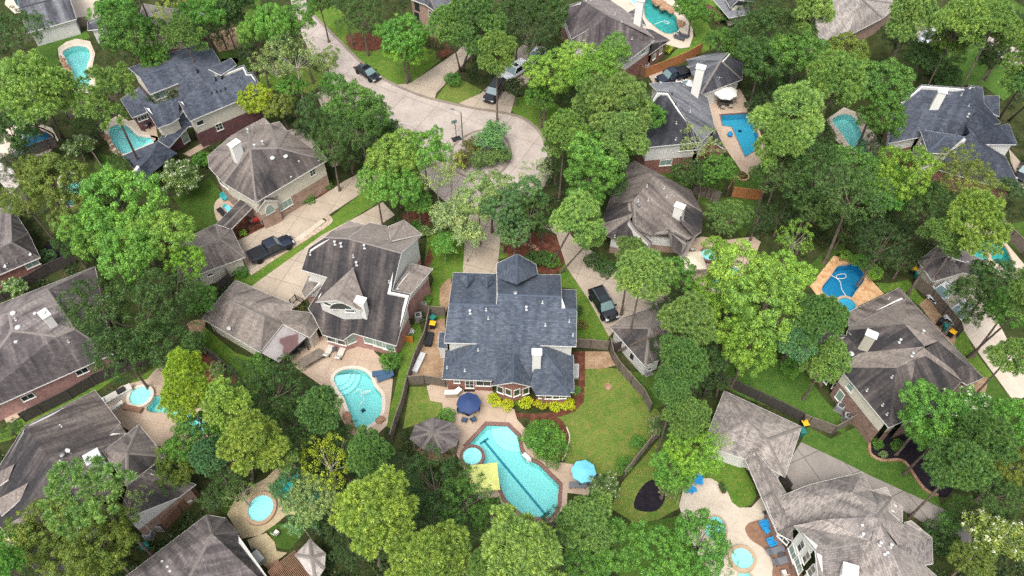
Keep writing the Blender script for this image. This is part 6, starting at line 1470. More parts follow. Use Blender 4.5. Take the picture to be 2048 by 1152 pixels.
def mk_table(R, mat, rect=None):
    def f():
        r = empty('patio_table'); m = MB()
        if rect: m.box(-rect[0]/2,-rect[1]/2,.70,rect[0]/2,rect[1]/2,.75); [m.box(-rect[0]/2+.02+rect[0]*k/6,-rect[1]/2,.752,-rect[0]/2+.0+rect[0]*(k+1)/6,rect[1]/2,.757) for k in range(6)]
        else: m.lathe((0,0,0), [(R*.97,.70),(R,.72),(R,.745),(R*.05,.75)], 20)
        m.build('tabletop', M[mat], r)
        if rect:
            for x in (-rect[0]/2+.12,rect[0]/2-.12):
                for y in (-rect[1]/2+.12,rect[1]/2-.12): m = MB(); m.box(x-.04,y-.04,0,x+.04,y+.04,.7); m.build('leg', M[mat], r)
        else: m = MB(); m.tube([(0,0,0),(0,0,.7)], .05, 8); m.lathe((0,0,0),[(R*.5,0),(R*.5,.04),(.05,.06)],14); m.build('pedestal', M['metal_dark'], r)
        return r
    return f
def mk_low(mat, s=.5, h=.45):
    def f():
        r = empty('side_table'); m = MB(); m.box(-s/2,-s/2,h-.05,s/2,s/2,h); m.build('tabletop', M[mat], r)
        for x in (-s/2+.05,s/2-.05):
            for y in (-s/2+.05,s/2-.05): m = MB(); m.box(x-.025,y-.025,0,x+.025,y+.025,h-.05); m.build('leg', M[mat], r)
        return r
    return f
def mk_bin(body, lid):
    def f():
        r = empty('wheelie_bin'); m = MB(); m.v = []; b = [Vector(p) for p in ((-.25,-.22,.05),(.25,-.22,.05),(.25,.22,.05),(-.25,.22,.05))]; t = [Vector(p) for p in ((-.33,-.3,1.0),(.33,-.3,1.0),(.33,.3,1.0),(-.33,.3,1.0))]; loft(m, [b, t]); m.build('bin_body', M[body], r)
        m = MB(); loft(m, [[Vector((x*.36,y*.33,z)) for x, y in ((-1,-1),(1,-1),(1,1),(-1,1))] for z in (1.0,1.05)]+[[Vector((x*.25,y*.22,1.11)) for x, y in ((-1,-1),(1,-1),(1,1),(-1,1))]]); m.build('lid', M[lid], r)
        m = MB(); m.tube([(-.3,-.26,1.0),(-.42,-.26,1.0),(-.42,.26,1.0),(-.3,.26,1.0)], .02, 6); m.build('handle', M[body], r)
        q = None
        for y in (-.24,.24): m = MB(); m.lathe((0,0,0), [(.11,-.03),(.12,0),(.11,.03)], 12); o = m.build('wheel', M['rubber'], r); o.location = (-.26,y,.12); o.rotation_euler.x = math.radians(90)
        return r
    return f
def mk_ac():
    r = empty('air_conditioner'); m = MB(); loft(m, [[Vector((x*.42,y*.42,z)) for x, y in ((-.8,-1),(.8,-1),(1,-.8),(1,.8),(.8,1),(-.8,1),(-1,.8),(-1,-.8))] for z in (.05,.85)]); m.build('casing', M['ac_grey'], r)
    m = MB(); m.lathe((0,0,.852), [(.33,0),(.35,.03),(.30,.035),(.29,0)], 20); m.build('fan_ring', M['metal_white'], r); m = MB(); m.lathe((0,0,.856), [(.29,0),(.02,.004)], 20); m.build('fan_well', M['metal_dark'], r)
    m = MB(); [m.bar((0,0,.88),(.3*math.cos(t),.3*math.sin(t),.87),.03,.01) for t in [k*math.pi/4 for k in range(8)]]; m.lathe((0,0,.87),[(.07,0),(.07,.02),(.01,.03)],10); m.build('grille', M['metal'], r); m = MB(); m.box(-.5,-.5,0,.5,.5,.05); m.build('pad', M['kerb'], r); return r
def mk_grill(mat):
    def f():
        r = empty('barbecue_grill'); m = MB(); m.box(-.4,-.28,.55,.4,.28,.85); m.build('firebox', M[mat], r); m = MB(); loft(m, [[Vector((x,-.28*c_,.853+.25*s_)) if 0 else Vector((x, -.28*c_, .853+.24*s_)) for c_, s_ in ((1,0),(.8,.7),(0,1),(-.8,.7),(-1,0))] for x in (-.38,.38)]); m.build('hood', M[mat], r)
        m = MB(); [m.box(s*.58-.17,-.25,.80,s*.58+.17,.25,.83) for s in (-1,1)]; m.build('side_shelf', M['metal'], r); m = MB(); [m.box(x-.03,y-.03,0,x+.03,y+.03,.55) for x in (-.35,.35) for y in (-.22,.22)]; m.build('cart', M['metal_dark'], r); return r
    return f
# centre patio
umbrella(937,801,2.5,1.35,'navy_cloth','navy blue octagonal parasol over a patio table on the centre patio')
place('tb', mk_table(.6,'metal_dark'), 936, 824, 0, 'dark round patio table under the navy blue parasol', 'table', 'patio tables')
for k, (x, y, w_) in enumerate(((921,822,'left'),(953,819,'right'),(929,840,'lower left'),(946,839,'lower right'))):
    p = P(936,824,.5); q = P(x,y,.5); place('ch', mk_chair('navy_plastic'), x, y, math.atan2(p.y-q.y, p.x-q.x), 'navy mesh chair at the %s side of the navy parasol table' % w_, 'chair', 'patio chairs')
# white topped brick counter
r_ = empty('outdoor_counter', P(906,783,0), 0, 'curved brick counter with white top on the centre patio by the fence', 'counter'); c_ = P(906,783,0)
def prism(m, pl, z0, z1):
    pl = pl if area(pl) > 0 else pl[::-1]; n = len(pl)
    for i in range(n): a, b = pl[i], pl[(i+1)%n]; m.face([(a.x,a.y,z0),(b.x,b.y,z0),(b.x,b.y,z1),(a.x,a.y,z1)])
    for t in tessellate_polygon([[Vector((p.x,p.y,0)) for p in pl]]):
        q = [Vector((pl[i].x,pl[i].y,z1)) for i in t]; q = q if area(q) > 0 else q[::-1]; m.face(q)
pl_ = [p-c_ for p in wp('l 347,85 400,83 425,64 441,78 415,102 346,104', .95)]; m = MB(); prism(m, [Vector((p.x,p.y,0)) for p in pl_], .1, .9); m.build('brick_base', M['brick_red'], r_); m = MB(); prism(m, offset([Vector((p.x,p.y,0)) for p in (pl_ if area(pl_) > 0 else pl_[::-1])], .06), .903, .96); m.build('countertop', M['white'], r_)
m = MB(); m.box(-.6,-.35,0,.6,.35,.02); o = m.build('door_mat', M['rubber']); o.location = at(939,778,.115); tag(o, 'dark half round mat before the glazed back door of the centre house', 'mat')
umbrella(968,950,2.5,1.55,'yellow_cloth','yellow green square parasol between the dark trees and the large pool', square=True)
place('tb2', mk_table(.5,'metal_white'), 965, 972, 0, 'pale round table under the yellow green parasol', 'table', 'patio tables')
for x, y, w_ in ((983,974,'right'),(958,992,'lower')): place('chw', mk_chair('pale_cushion'), x, y, 2., 'pale chair at the %s side of the yellow green parasol' % w_, 'chair', 'patio chairs')
umbrella(1168,938,2.4,1.3,'aqua_cloth','turquoise striped parasol beside the white crape myrtle', n=8)
place('lg', mk_lounger('grey_cushion','dark_cushion'), 1158, 969, math.pi, 'grey sun lounger under the turquoise parasol', 'sun lounger', 'sun loungers')
place('lg', None, 1176, 962, math.pi+.1, 'grey sun lounger right under the turquoise parasol next to the crape myrtle', 'sun lounger', 'sun loungers')
spa('l 503,470', 1.0, 'round spa set into the left edge of the large centre pool', coping='coping_red', h=.4)
r_ = empty('diving_board', P(1051,912,0), 0, 'white diving board on the right edge of the large centre pool', 'diving board'); a_ = P(1047,907,.5); b_ = P(1058,918,.5); m = MB(); m.bar(a_-P(1051,912,0), b_-P(1051,912,0), .45, .06); m.build('board', M['white'], r_); m = MB(); q = b_-P(1051,912,0); m.box(q.x-.25,q.y-.2,.1,q.x+.25,q.y+.2,.45); m.build('stand', M['metal_white'], r_)
# gazebo
g_ = house('GZ', 'octagonal gazebo with grey shingle roof left of the large pool', [('l a:143,362,2.5 b:172,285,2.5 c:272,240,2.5 d:385,268,2.5 e:432,318,2.5 f:412,400,2.5 g:330,445,2.5 h:215,420,2.5 R:275,325,4.3', 'abR:.05 bcR cdR deR efR ghR:.0 fgR haR:.05', {'nowall':1})], 'mauve_shingle', 'cap_grey', cat='gazebo', name='gazebo', fascia='wood')
for p in g_.outline: q = g_.c+(Vector((p.x,p.y,0))-g_.c)*.88; m = MB(); m.box(-.08,-.08,0,.08,.08,2.55); o = m.build('post', M['wood'], g_.root); o.location = q-g_.c
m = MB(); prism(m, [Vector(((p.x-g_.c.x)*.92,(p.y-g_.c.y)*.92,0)) for p in g_.outline], 0, .12); m.build('deck', M['wood_brown'], g_.root)
# H2 terrace
place('lgw', mk_lounger('pale_cushion','white_cloth'), 657, 701, math.radians(75), 'left of the two pale chaises below the brick wall of the arched dormer house', 'sun lounger', 'sun loungers')
place('lgw', None, 681, 706, math.radians(75), 'right of the two pale chaises below the brick wall of the arched dormer house', 'sun lounger', 'sun loungers')
place('lgn', mk_lounger('navy_plastic','navy_plastic'), 762, 745, math.radians(190), 'upper slate blue lounger right of the pale kidney pool', 'sun lounger', 'sun loungers')
place('lgn', None, 771, 753, math.radians(200), 'lower slate blue lounger right of the pale kidney pool', 'sun lounger', 'sun loungers')
place('tbr', mk_table(0,'wood',(2.8,1.3)), 623, 719, math.radians(38), 'long weathered table on the terrace above the kidney pool', 'table', 'patio tables')
place('tbs', mk_low('dark_cushion'), 669, 698, .2, 'small dark side table between the two pale chaises', 'table', 'side tables')
r_ = empty('patio_cover', P(*pts('f 535,910')[0], 0), 0, 'rusty streaked metal patio cover beside the low hip roofed garage', 'patio cover'); c_ = r_.location.copy(); cor = wp('f 400,962 535,800 668,878 512,1022', 2.55); m = MB(); cl = [p-c_ for p in cor]
N_ = 14
for k in range(N_):
    a, b = cl[0].lerp(cl[3], k/N_), cl[0].lerp(cl[3], (k+1)/N_); d, e = cl[1].lerp(cl[2], k/N_), cl[1].lerp(cl[2], (k+1)/N_); m.face([a, b, e, d], uv=[(0,k),(0,k+1),(6,k+1),(6,k)]); md = a.lerp(b,.5); mm_ = d.lerp(e,.5)
    m.bar(b+Vector((0,0,.02)), e+Vector((0,0,.02)), .05, .04)
mt = NT('streaked_metal_roof'); v_ = mt.geo(); mt.col(mt.ramp(mt.noise(v_, .42, 2, .35), [(.40, '9a9492'), (.55,'8b8583'), (.575,'6a5250'), (1,'5f4a49')])); mt.b.inputs['Roughness'].default_value = .5; M['metal_rust'] = mt.m
m.build('roof_sheet', M['metal_rust'], r_)
for k, p in enumerate(cl): q = MB(); q.box(-.07,-.07,0,.07,.07,2.52); o = q.build('post', M['wood_dark'], r_); ctr = sum(cl, Vector())/4; o.location = ((p.x-ctr.x)*.93+ctr.x, (p.y-ctr.y)*.93+ctr.y, 0)
q = MB(); a, b = cl[2]-Vector((0,0,.1)), cl[3]-Vector((0,0,.1)); q.bar(a, b, .1, .18); q.build('beam', M['wood_dark'], r_)
place('gr', mk_grill('bin_black'), 590, 705, .6, 'black barbecue at the open edge of the metal patio cover', 'barbecue', 'barbecues')
place('gr', None, 602, 694, .6, 'second black barbecue nearer the pale chaises', 'barbecue', 'barbecues')
place('gr', None, 299, 250, 1.2, 'black covered barbecue on the navy roofed house patio', 'barbecue', 'barbecues')
place('grr', mk_grill('red'), 513, 443, .4, 'red barbecue on the small red brick patio', 'barbecue', 'barbecues')
# side yard bins and units
B1 = ('wheelie bin', 'wheelie bins')
for x, y, b_, l_, lab in ((866,640,'bin_green','bin_green','teal green wheelie bin behind the yellow lidded one left of the centre house'),(866,652,'bin_black','bin_yellow','black wheelie bin with yellow lid left of the centre house'),
    (1891,657,'bin_green','bin_green','teal green wheelie bin beside the dark streaked house'),(1902,669,'bin_black','bin_yellow','black wheelie bin with yellow lid beside the dark streaked house'),(1880,646,'bin_black','bin_black','all black wheelie bin beside the dark streaked house'),
    (1608,851,'bin_black','bin_yellow','wheelie bin with yellow lid at the corner of the grey tan garage'),(1603,866,'bin_green','bin_green','teal green wheelie bin at the corner of the grey tan garage'),
    (1826,543,'bin_black','bin_yellow','wheelie bin with yellow lid beside the upper right garage wall'),(1834,553,'bin_green','bin_green','teal green wheelie bin beside the upper right garage wall'),(1846,562,'ac_grey','bin_blue','grey wheelie bin beside the upper right garage wall'),
    (293,1095,'bin_green','bin_green','teal green wheelie bin between the two lower left houses')):
    place(b_+l_, mk_bin(b_, l_), x, y, random.uniform(0,6.28), lab, *B1, z=.04)
for x, y, lab in ((847,613,'upper of the two units left of the centre house fence'),(837,634,'larger lower unit beside the pink brick wall'),(231,730,'unit below the long roof with white domes'),(1680,815,'upper of the two beside the vivid lawn'),(1695,835,'lower of the two beside the vivid lawn'),
    (320,1051,'right one between the two lower left houses'),(297,1068,'left one between the two lower left houses'),(1378,327,'left one below the slate roofed house'),(1393,331,'right one below the slate roofed house'),(1296,741,'one at the white walled garage corner'),(1293,133,'one at the red brick wall of the mauve roof')):
    place('ac', mk_ac, x, y, random.uniform(0,1.5), 'grey air conditioning ' + (lab if 'unit' in lab else 'unit, '+lab), 'air conditioner', 'air conditioners', z=.04)
def mk_crate(mat, L, W, H_):
    def f():
        r = empty('storage_box'); m = MB(); m.box(-L/2,-W/2,0,L/2,W/2,H_*.85); m.build('box_body', M[mat], r); m = MB(); m.box(-L/2-.03,-W/2-.03,H_*.853,L/2+.03,W/2+.03,H_); m.build('lid', M[mat], r); return r
    return f
place('cr1', mk_crate('metal_white', 2.6, .6, .55), 838, 725, math.radians(72), 'long white storage box along the side yard fence', 'storage box', None, z=.04)
place('cr2', mk_crate('bin_black', 1.7, .8, .6), 858, 678, math.radians(84), 'black storage box in the side yard left of the centre house', 'storage box', None, z=.04)
r_ = empty('plywood_sheet', at(812,683,.03), math.radians(-12), 'orange plywood gate across the side passage of the arched dormer house', 'gate'); m = MB(); m.box(-.9,-.03,0,.9,.03,1.2); m.build('panel', M['orange'], r_); m = MB(); m.box(-.9,.035,.2,.9,.08,.3); m.box(-.9,.035,.9,.9,.08,1.0); m.build('brace', M['wood_brown'], r_)
# pile of white broken furniture
for k in range(9):
    x, y = 815+random.uniform(-6,16), 668-random.uniform(-8,28); r_ = empty('folded_chair', at(x,y,.05), random.uniform(0,6), 'white discarded garden chair in the side passage pile beside the pink brick wall', 'discarded chair', 'white discarded chairs in the side passage'); m = MB(); Mx = Matrix.Rotation(random.uniform(-.8,.8), 4, 'X') @ Matrix.Rotation(random.uniform(-.6,.6), 4, 'Y')
    [m.box(-.3,-.28+.11*q,.3,.3,-.2+.11*q,.33, Mx) for q in range(5)]; m.build('seat', M['metal_white'], r_); m = MB(); [m.tube([Mx @ Vector((sx*.28,sy*.25,0)), Mx @ Vector((sx*.28,sy*.25,.32))], .02, 5) for sx in (-1,1) for sy in (-1,1)]; m.build('frame', M['metal_white'], r_)
r_ = empty('garden_bench', at(1153,745,.06), math.radians(86), 'white slatted bench against the right wall of the centre house', 'bench'); m = MB(); [m.box(-.9,-.25+.12*q,.42,.9,-.16+.12*q,.45) for q in range(5)]; m.build('seat', M['metal_white'], r_); m = MB(); [m.box(-.9+.15*q,.33,.45,-.84+.15*q,.36,.95) for q in range(13)]; m.build('backrest', M['metal_white'], r_)
for x in (-.8,.8): m = MB(); m.box(x-.04,-.25,0,x+.04,.33,.42); m.build('leg', M['metal_white'], r_)
# basketball hoop and street lamp
hp = P(913,279,0); r_ = empty('basketball_hoop', hp, math.radians(115), 'portable basketball hoop on the road at the cul-de-sac', 'basketball hoop'); m = MB(); loft(m, [[Vector((x*a,y*b,z)) for x, y in ((-1,-1),(1,-1),(1,1),(-1,1))] for a, b, z in ((.45,.65,.04),(.45,.65,.18),(.3,.45,.3))]); m.build('base', M['bin_black'], r_); m = MB(); m.tube([(0,0,.25),(0,0,2.4),(.45,0,3.0)], .05, 8); m.build('pole', M['metal_dark'], r_)
m = MB(); m.box(.45,-.42,2.6,.48,.42,3.2); m.build('backboard', M['glass_green'], r_)
m = MB(); m.box(.482,-.44,2.58,.50,.44,2.63); m.box(.482,-.44,3.17,.50,.44,3.22); m.box(.482,-.44,2.63,.50,-.39,3.17); m.box(.482,.39,2.63,.50,.44,3.17); m.box(.482,-.2,2.72,.50,.2,2.76); m.box(.482,-.2,2.98,.50,.2,3.02); m.build('board_markings', M['white'], r_)
m = MB(); m.tube([(.72+.23*math.cos(t),.23*math.sin(t),2.75) for t in np.linspace(0,6.28,17)], .015, 5, False); m.build('rim', M['red'], r_)
lp = P(926,289,0); r_ = empty('street_lamp', lp, math.radians(160), 'tall grey street lamp with one arm at the edge of the round island', 'street lamp'); m = MB(); m.tube([(0,0,0),(0,0,5.8)], [.11,.07], 10); m.build('pole', M['metal'], r_); m = MB(); m.tube([(0,0,5.75),(.5,0,5.95),(1.0,0,6.0)], .035, 6); m.build('arm', M['metal'], r_); m = MB(); loft(m, [[Vector((x,y*w_,z)) for y, z in ((-1,5.98),(-.6,6.08),(.6,6.08),(1,5.98))] for x, w_ in ((.9,.08),(1.1,.15),(1.45,.13),(1.55,.06))]); m.build('lamp_head', M['metal'], r_)
# white parasol set upper right
umbrella(1453,178,2.6,1.75,'white_cloth','large white octagonal parasol on the patio of the l-shaped pool', n=8)
place('tbd', mk_table(0,'wood_dark',(2.2,1.0)), 1450, 208, .1, 'dark dining table below the large white parasol', 'table', 'patio tables')
for x, y, rz, w_ in ((1436,197,0,'left end'),(1445,214,1.5,'front left of'),(1461,212,1.5,'front right of'),(1467,200,3.1,'right end of')): place('chd', mk_chair('pale_cushion'), x, y, rz, 'dark framed chair at the %s the white parasol table'.replace('end the','end of the') % w_, 'chair', 'patio chairs')
umbrella(1387,516,2.5,1.5,'cream_cloth','beige square parasol beside the small round spa at right centre', square=True)
umbrella(1910,452,2.4,1.0,'red_cloth','red parasol above the green-teal pool')
spa('h 739,412', .92, 'small round spa with pale aqua water beside the beige parasol', coping='coping_red'); spa('c 790,20', .95, 'round spa beside the teal freeform pool at the top'); spa('i 470,700', 1.0, 'round blue spa touching the deep blue pool', 'plaster_blue', 'coping_stone'); spa('i 1240,412', .95, 'small spa beside the green-teal pool', 'plaster_teal', 'coping_stone', .4)
spa('j 815,125', 1.15, 'round spa with wide pale rim at lower left'); spa('k 412,770', 1.25, 'oval stone spa on the flagstone terrace at lower left', 'plaster_pale', 'coping_stone', squash=1.1); spa('m 815,1058', 1.0, 'round spa with stone rim beside the brick deck', 'plaster_pale', 'coping_stone')
place('lgc', mk_lounger('dark_cushion','pale_cushion'), 1358, 74, -.5, 'left brown lounger at the end of the teal freeform pool', 'sun lounger', 'sun loungers'); place('lgc', None, 1366, 69, -.5, 'right brown lounger at the end of the teal freeform pool', 'sun lounger', 'sun loungers')
place('chw', None, 1385, 500, 2., 'white lounge chair at the gable of the brown gabled house', 'chair', 'patio chairs')
AD = ('chair', 'adirondack chairs')
for x, y, rz, mat, lab in ((449,396,-.9,'teal_plastic','left turquoise adirondack chair on the small oval patio'),(466,395,-1.7,'teal_plastic','right turquoise adirondack chair on the small oval patio'),
    (1397,963,-1.6,'blue_plastic','upper bright blue adirondack chair on the pale patio rim'),(1378,979,-.2,'blue_plastic','left bright blue adirondack chair near the pink crape myrtle'),
    (1527,1050,3.4,'blue_plastic','upper bright blue adirondack chair on the curved brick deck'),(1542,1085,3.5,'blue_plastic','lower bright blue adirondack chair on the curved brick deck')):
    place('ad'+mat, mk_adir(mat), x, y, rz, lab, *AD, z=.12 if x > 1500 else GZ)
place('lwb', mk_low('blue_plastic'), 1388, 979, .4, 'blue side table between the adirondack chairs on the pale patio', 'table', 'side tables'); place('lwb', None, 1534, 1061, .6, 'blue footstool between the adirondack chairs on the brick deck', 'table', 'side tables', z=.12); place('lwt', mk_low('teal_plastic',.4), 448, 411, .2, 'turquoise side table on the small oval patio', 'table', 'side tables')
place('lgt', mk_lounger('aqua_cloth','white_cloth'), 459, 420, 2.2, 'pale blue lounger on the small oval patio', 'sun lounger', 'sun loungers'); place('lgk', mk_lounger('bin_black','dark_cushion'), 444, 424, 2.3, 'black lounger on the small oval patio', 'sun lounger', 'sun loungers')
place('lgd', mk_lounger('grey_cushion','grey_cushion'), 1551, 1101, .28, 'upper grey lounger on the curved brick deck', 'sun lounger', 'sun loungers', z=.12); place('lgd', None, 1563, 1121, .28, 'lower grey lounger on the curved brick deck', 'sun lounger', 'sun loungers', z=.12)
place('lwd', mk_low('dark_cushion'), 1562, 1109, .3, 'dark side table between the grey loungers', 'table', 'side tables', z=.12); place('chp', mk_chair('white_cloth'), 1568, 1146, 1.7, 'white cushioned chair at the bottom of the brick deck', 'chair', 'patio chairs', z=.12); place('chk', mk_chair('dark_cushion'), 1533, 1027, 1.9, 'dark chair against the wall above the brick deck', 'chair', 'patio chairs')
for x, y, lab in ((1443,972,'upper clay plant pot at the lawn edge by the pale patio'),(1447,981,'lower clay plant pot at the lawn edge by the pale patio'),(1420,190,'large clay pot beside the white garage wall'),(1492,209,'dark clay pot at the top of the l-shaped pool'),(1500,222,'second dark clay pot by the l-shaped pool')):
    def mk_pot():
        r = empty('plant_pot'); m = MB(); m.lathe((0,0,0), [(.18,0),(.26,.4),(.3,.42),(.28,.45),(.24,.40)], 14); m.build('pot', M['wood_brown'], r); m = MB(); m.lathe((0,0,.38),[(.24,0),(.01,.02)],12); m.build('soil', M['mulch_black'], r)
        mm = bpy.data.objects.new('foliage', PROTO['B0']['me']); COL.objects.link(mm); mm.parent = r; mm.scale = (.28,.28,.3); mm.location = (0,0,.55); mm.color = hexc('486736'); return r
    place('pot', mk_pot, x, y, 0, lab, 'plant pot', 'plant pots')
r_ = empty('round_planter', P(1486,354,0), 0, 'round brick edged planter on the lawn below the l-shaped pool', 'planter'); m = MB(); m.lathe((0,0,0), [(.85,0),(.85,.25),(.68,.25),(.68,.12)], 24); m.build('brick_ring', M['coping_stone'], r_); m = MB(); m.lathe((0,0,.13), [(.68,0),(.01,.03)], 20); m.build('soil', M['mulch_red'], r_)
r_ = empty('round_planter', P(1216,774,0), 0, 'small round stone ring on the centre lawn near the brick path', 'planter'); m = MB(); m.lathe((0,0,0), [(.42,0),(.42,.18),(.3,.18),(.3,.06)], 20); m.build('stone_ring', M['stone'], r_)
r_ = empty('outdoor_kitchen', P(232,800,0), math.radians(38), 'white topped outdoor kitchen with black grill beside the lower left house', 'outdoor kitchen'); m = MB(); m.box(-2.0,-.4,.06,2.0,.4,.9); m.build('base', M['white'], r_); m = MB(); m.box(-2.05,-.45,.903,2.05,.45,.95); m.build('countertop', M['pale_cushion'], r_); m = MB(); m.box(.5,-.3,.953,1.4,.3,1.15); m.build('grill', M['bin_black'], r_); m = MB(); m.box(-1.5,-.3,.953,-.9,.3,1.2); m.build('smoker', M['metal_white'], r_)
for k, (x, y) in enumerate(((229,818),(236,813),(243,808))): place('lwk', mk_low('white', .42, .7), x, y, .65, '%s of the three white bar stools at the outdoor kitchen' % ('leftmost','middle','rightmost')[k], 'bar stool', 'bar stools')
r_ = empty('garden_bench', at(267,820,.07), math.radians(-12), 'brown bench in front of the lower left round spa', 'bench'); m = MB(); m.box(-1.1,-.3,.35,1.1,.3,.42); m.build('seat', M['wood_brown'], r_)
for x in (-.95,.95): m = MB(); m.box(x-.06,-.28,0,x+.06,.28,.35); m.build('leg', M['wood_brown'], r_)
place('chwh', mk_chair('white_cloth'), 552, 1066, 1., 'white garden chair on the shaded lawn beside the flagstones', 'chair', 'patio chairs', z=.05)
place('chwh', None, 386, 990, 1., 'upper white chair in the passage of the lower left house', 'chair', 'patio chairs', z=.05); place('chwh', None, 380, 1000, 2.1, 'lower white chair in the passage of the lower left house', 'chair', 'patio chairs', z=.05)
place('crw', mk_crate('metal_white', 1.2, .9, .9), 515, 1118, -.75, 'white cabinet against the bottom mauve roof house', 'cabinet', None, z=.06); place('tbrk', mk_table(0,'wood_brown',(1.2,1.2)), 551, 1138, .6, 'brown square table beside the pergola', 'table', 'patio tables')
place('cht', mk_chair('dark_cushion'), 508, 1103, 1., 'dark chair by the white cabinet at the bottom', 'chair', 'patio chairs')
# pergola + pale roofed shelter at bottom left
r_ = empty('pergola', P(590,1115,0), 0, 'brown slatted pergola at the bottom edge beside the pale shake roof', 'pergola'); c_ = r_.location.copy(); cc_ = [p-c_ for p in wp('k 450,1125 600,1005 760,1190 560,1290', 2.5)]; m = MB()
for k in range(22): m.bar(cc_[0].lerp(cc_[1], k/21), cc_[3].lerp(cc_[2], k/21), .06, .14)
m.build('slats', M['wood_brown'], r_); m = MB()
for k in range(4): a, b = cc_[0].lerp(cc_[3], k/3)-Vector((0,0,.16)), cc_[1].lerp(cc_[2], k/3)-Vector((0,0,.16)); m.bar(a, b, .1, .16)
m.build('beams', M['wood_brown'], r_)
for p in cc_: m = MB(); m.box(-.08,-.08,0,.08,.08,2.3); o = m.build('post', M['wood_brown'], r_); o.location = (p.x, p.y, 0)
house('SH', 'small shelter with pale grey shake roof at the bottom beside the pergola', [('k a:605,1030,2.7 b:690,940,2.7 c:782,1022,2.7 d:775,1110,2.7 e:725,1190,2.7 f:660,1110,2.7 R:700,1045,3.3', 'abR:-.3 bcR:-.3 cdR:-.3 deR:-.3 efR:-.3 faR:-.3', {'nowall':1})], 'pebble_shingle', 'cap_grey', cat='shelter', name='shelter', fascia='wood')
# pool side odds and ends
def ring(px, py, R, mat, label, nm='swim_ring', cat='swim ring'):
    p = P(px, py, .0); r = empty(nm, (p.x,p.y,.02), 0, label, cat, 'pool floats'); m = MB(); m.tube([(R*math.cos(t), R*math.sin(t), .1) for t in np.linspace(0, 2*math.pi, 25)], R*.32, 8, False); m.build('ring_tube', M[mat], r, smooth=True); return r
ring(*cv('a',120,795), .42, 'white', 'white swim ring floating in the dark blue pool'); ring(*cv('a',97,870), .42, 'white', 'white swim ring on the rim of the dark blue pool')
r_ = empty('pool_float', P(*cv('a',118,893), .1), .3, 'white inflatable raft beside the dark blue pool', 'pool float', 'pool floats'); m = MB(); [m.tube([(-.9,-.32+.16*k,.12),(.9,-.32+.16*k,.12)], .09, 8) for k in range(5)]; m.build('air_mattress', M['aqua_cloth'], r_, smooth=True)
o = None
def hose(pix, label, z=-.05, mat='white'):
    l_ = wp(pix, z); c = l_[0].copy(); L = [2*l_[0]-l_[1]]+l_+[2*l_[-1]-l_[-2]]; out = []
    for i in range(1, len(L)-2):
        p0, p1, p2, p3 = L[i-1:i+3]
        for k in range(6): t = k/6; out.append(.5*((2*p1)+(p2-p0)*t+(2*p0-5*p1+4*p2-p3)*t*t+(3*p1-p0-3*p2+p3)*t**3)-c)
    m = MB(); m.tube(out, .035, 6); o = m.build('pool_hose', M[mat]); o.location = c; tag(o, label, 'hose', 'pool hoses')
hose('i 383,517 425,538 468,535 468,515 440,513 415,528 440,560 448,600 480,648', 'white hose curling across the deep blue pool')
hose('k 945,95 975,78 1000,100 1040,85 1000,90 985,110 1002,135 965,178', 'white hose looping across the pale kidney pool')
hose('G 960,225 1040,195 1090,200 1095,218 1070,215 1050,200', 'white hose on the teal freeform pool')
def cleaner(px, py, label):
    p = P(px, py, -.9); r = empty('pool_cleaner', (p.x,p.y,-1.08), random.uniform(0,3), label, 'pool cleaner', 'pool cleaners'); m = MB(); m.box(-.2,-.16,.03,.2,.16,.2); m.build('shell', M['navy_cloth'], r); m = MB(); [m.tube([(x,-.2,.07),(x,.2,.07)], .07, 8) for x in (-.14,.14)]; m.build('brushes', M['rubber'], r)
cleaner(726,820,'small dark pool cleaner on the floor of the pale kidney pool'); cleaner(1480,261,'small dark pool cleaner on the floor of the l-shaped pool')
umbrella(1462,262,.9,.42,'blue_plastic','tiny bright blue folded parasol table beside the l-shaped pool')
# boulders
def boulders(pix, s, where):
    for k, (x, y) in enumerate(pts(pix)):
        p = P(x, y, 0); sc_ = s*random.uniform(.75,1.3)
        if 'bo' not in _fp2 or len(_fp2['bo']) < 4:
            bm = bmesh.new(); bmesh.ops.create_icosphere(bm, subdivisions=2, radius=.5)
            for v in bm.verts: v.co *= 1+random.uniform(-.16,.16); v.co.z *= .65
            me = bpy.data.meshes.new('boulder'); bm.to_mesh(me); bm.free(); me.materials.append(M['stone']); _fp2.setdefault('bo', []).append(me)
        o = bpy.data.objects.new('boulder', random.choice(_fp2['bo'])); COL.objects.link(o); o.location = (p.x, p.y, .12*sc_); o.scale = (sc_*random.uniform(.8,1.3), sc_, sc_); o.rotation_euler.z = random.uniform(0,6); tag(o, 'brown boulder in the row '+where, 'boulder', 'boulders '+where)
boulders('a 352,330 362,350 372,368 382,385 396,400 404,418 410,440', .8, 'along the left edge of the upper left pool'); boulders('a 622,800 632,825 655,850 672,875 690,893 612,785 640,862', .7, 'at the lower left of the turquoise pool')
boulders('c 890,12 905,22 925,15 940,30 955,40 970,52 935,48 985,70', 1.1, 'behind the teal freeform pool'); boulders('c 1030,130 1045,140 1040,152', 1.0, 'at the right edge of the teal freeform pool'); boulders('k 905,235 915,260 925,285 935,310', .9, 'left of the pale kidney pool'); boulders('k 1090,262 1100,255', .9, 'right of the pale kidney pool')
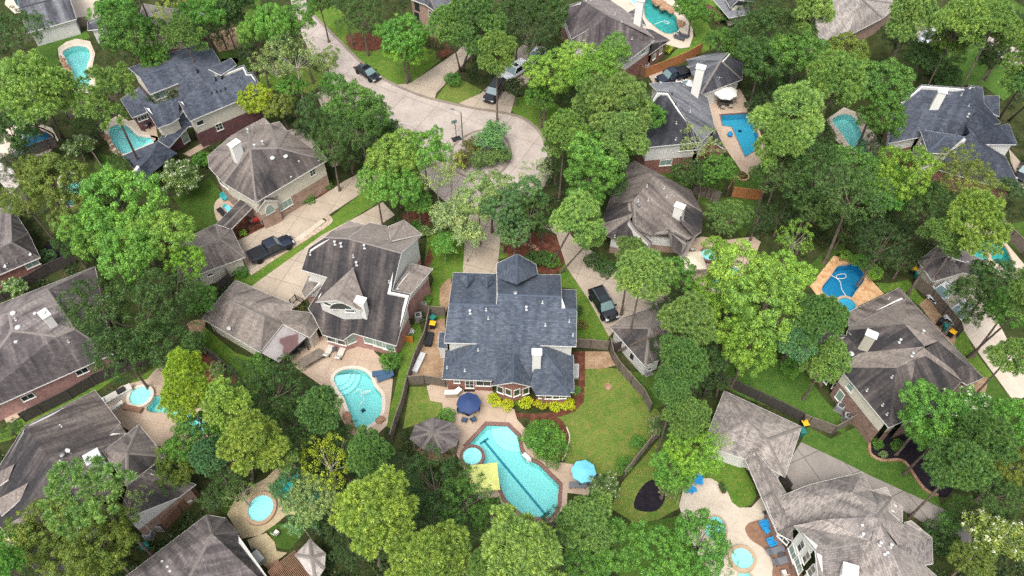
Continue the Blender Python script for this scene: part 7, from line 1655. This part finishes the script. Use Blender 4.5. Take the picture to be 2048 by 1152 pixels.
boulders('k 530,490 550,480 560,505 545,520', .9, 'above the rocky turquoise pool'); boulders('g 700,335 720,345 745,350 770,358 790,372', .55, 'in the red mulch right of the centre drive')
boulders('c 560,0 575,8', .5, 'near the mauve roof')
strip('stone_edging', 'n 605,385 612,450 680,488 790,488 840,540 880,600 930,660 1000,690', 'stone', .28, 0, .2); strip('stone_edging', 'z 1133,855 1139,875 1133,905 1124,922', 'coping_pale', .12, 0, .12)
# flag
r_ = empty('flag', P(668,352,0), .4, 'small striped flag on a short pole by the brown hip house corner', 'flag'); m = MB(); m.tube([(0,0,0),(0,0,2.2),(.35,0,2.7)], .02, 6); m.build('pole', M['metal'], r_)
for nm, mt_, zs in (('white_stripes','white',range(0,7,2)),('red_stripes','red',range(1,7,2))):
    m = MB(); [m.face([(.05,0,1.7+.11*k),(.95,.1,1.62+.11*k),(.95,.1,1.73+.11*k),(.05,0,1.81+.11*k)]) for k in zs]; m.build(nm, M[mt_], r_)
m = MB(); m.face([(.05,-.012,2.12),(.42,.03,2.09),(.42,.03,2.45),(.05,-.012,2.48)]); m.build('canton', M['navy_cloth'], r_)
r_ = empty('garden_swing', at(1349,808,.02), -.5, 'weathered wooden swing bench under the pines right of the centre lawn', 'bench'); m = MB(); [m.box(-.8,-.25+.12*q,.45,.8,-.16+.12*q,.48) for q in range(5)]; m.build('seat', M['wood'], r_); m = MB(); m.tube([(-1,-.6,0),(-1,0,1.8),(-1,.6,0)], .05, 6, False); m.tube([(1,-.6,0),(1,0,1.8),(1,.6,0)], .05, 6, False); m.tube([(-1,0,1.8),(1,0,1.8)], .05, 6); m.build('frame', M['wood'], r_)
# small things: valve lids on lawns and paths
for k, (x, y) in enumerate(pts('m 557,515 564,537 572,560')): m = MB(); m.lathe((0,0,0), [(.28,0),(.27,.06),(.02,.07)], 10); o = m.build('stepping_stone', M['coping_pale']); o.location = at(x,y,.03); tag(o, '%s pale round stepping stone on the lower right lawn' % ('top','middle','bottom')[k], 'stepping stone', 'stepping stones')
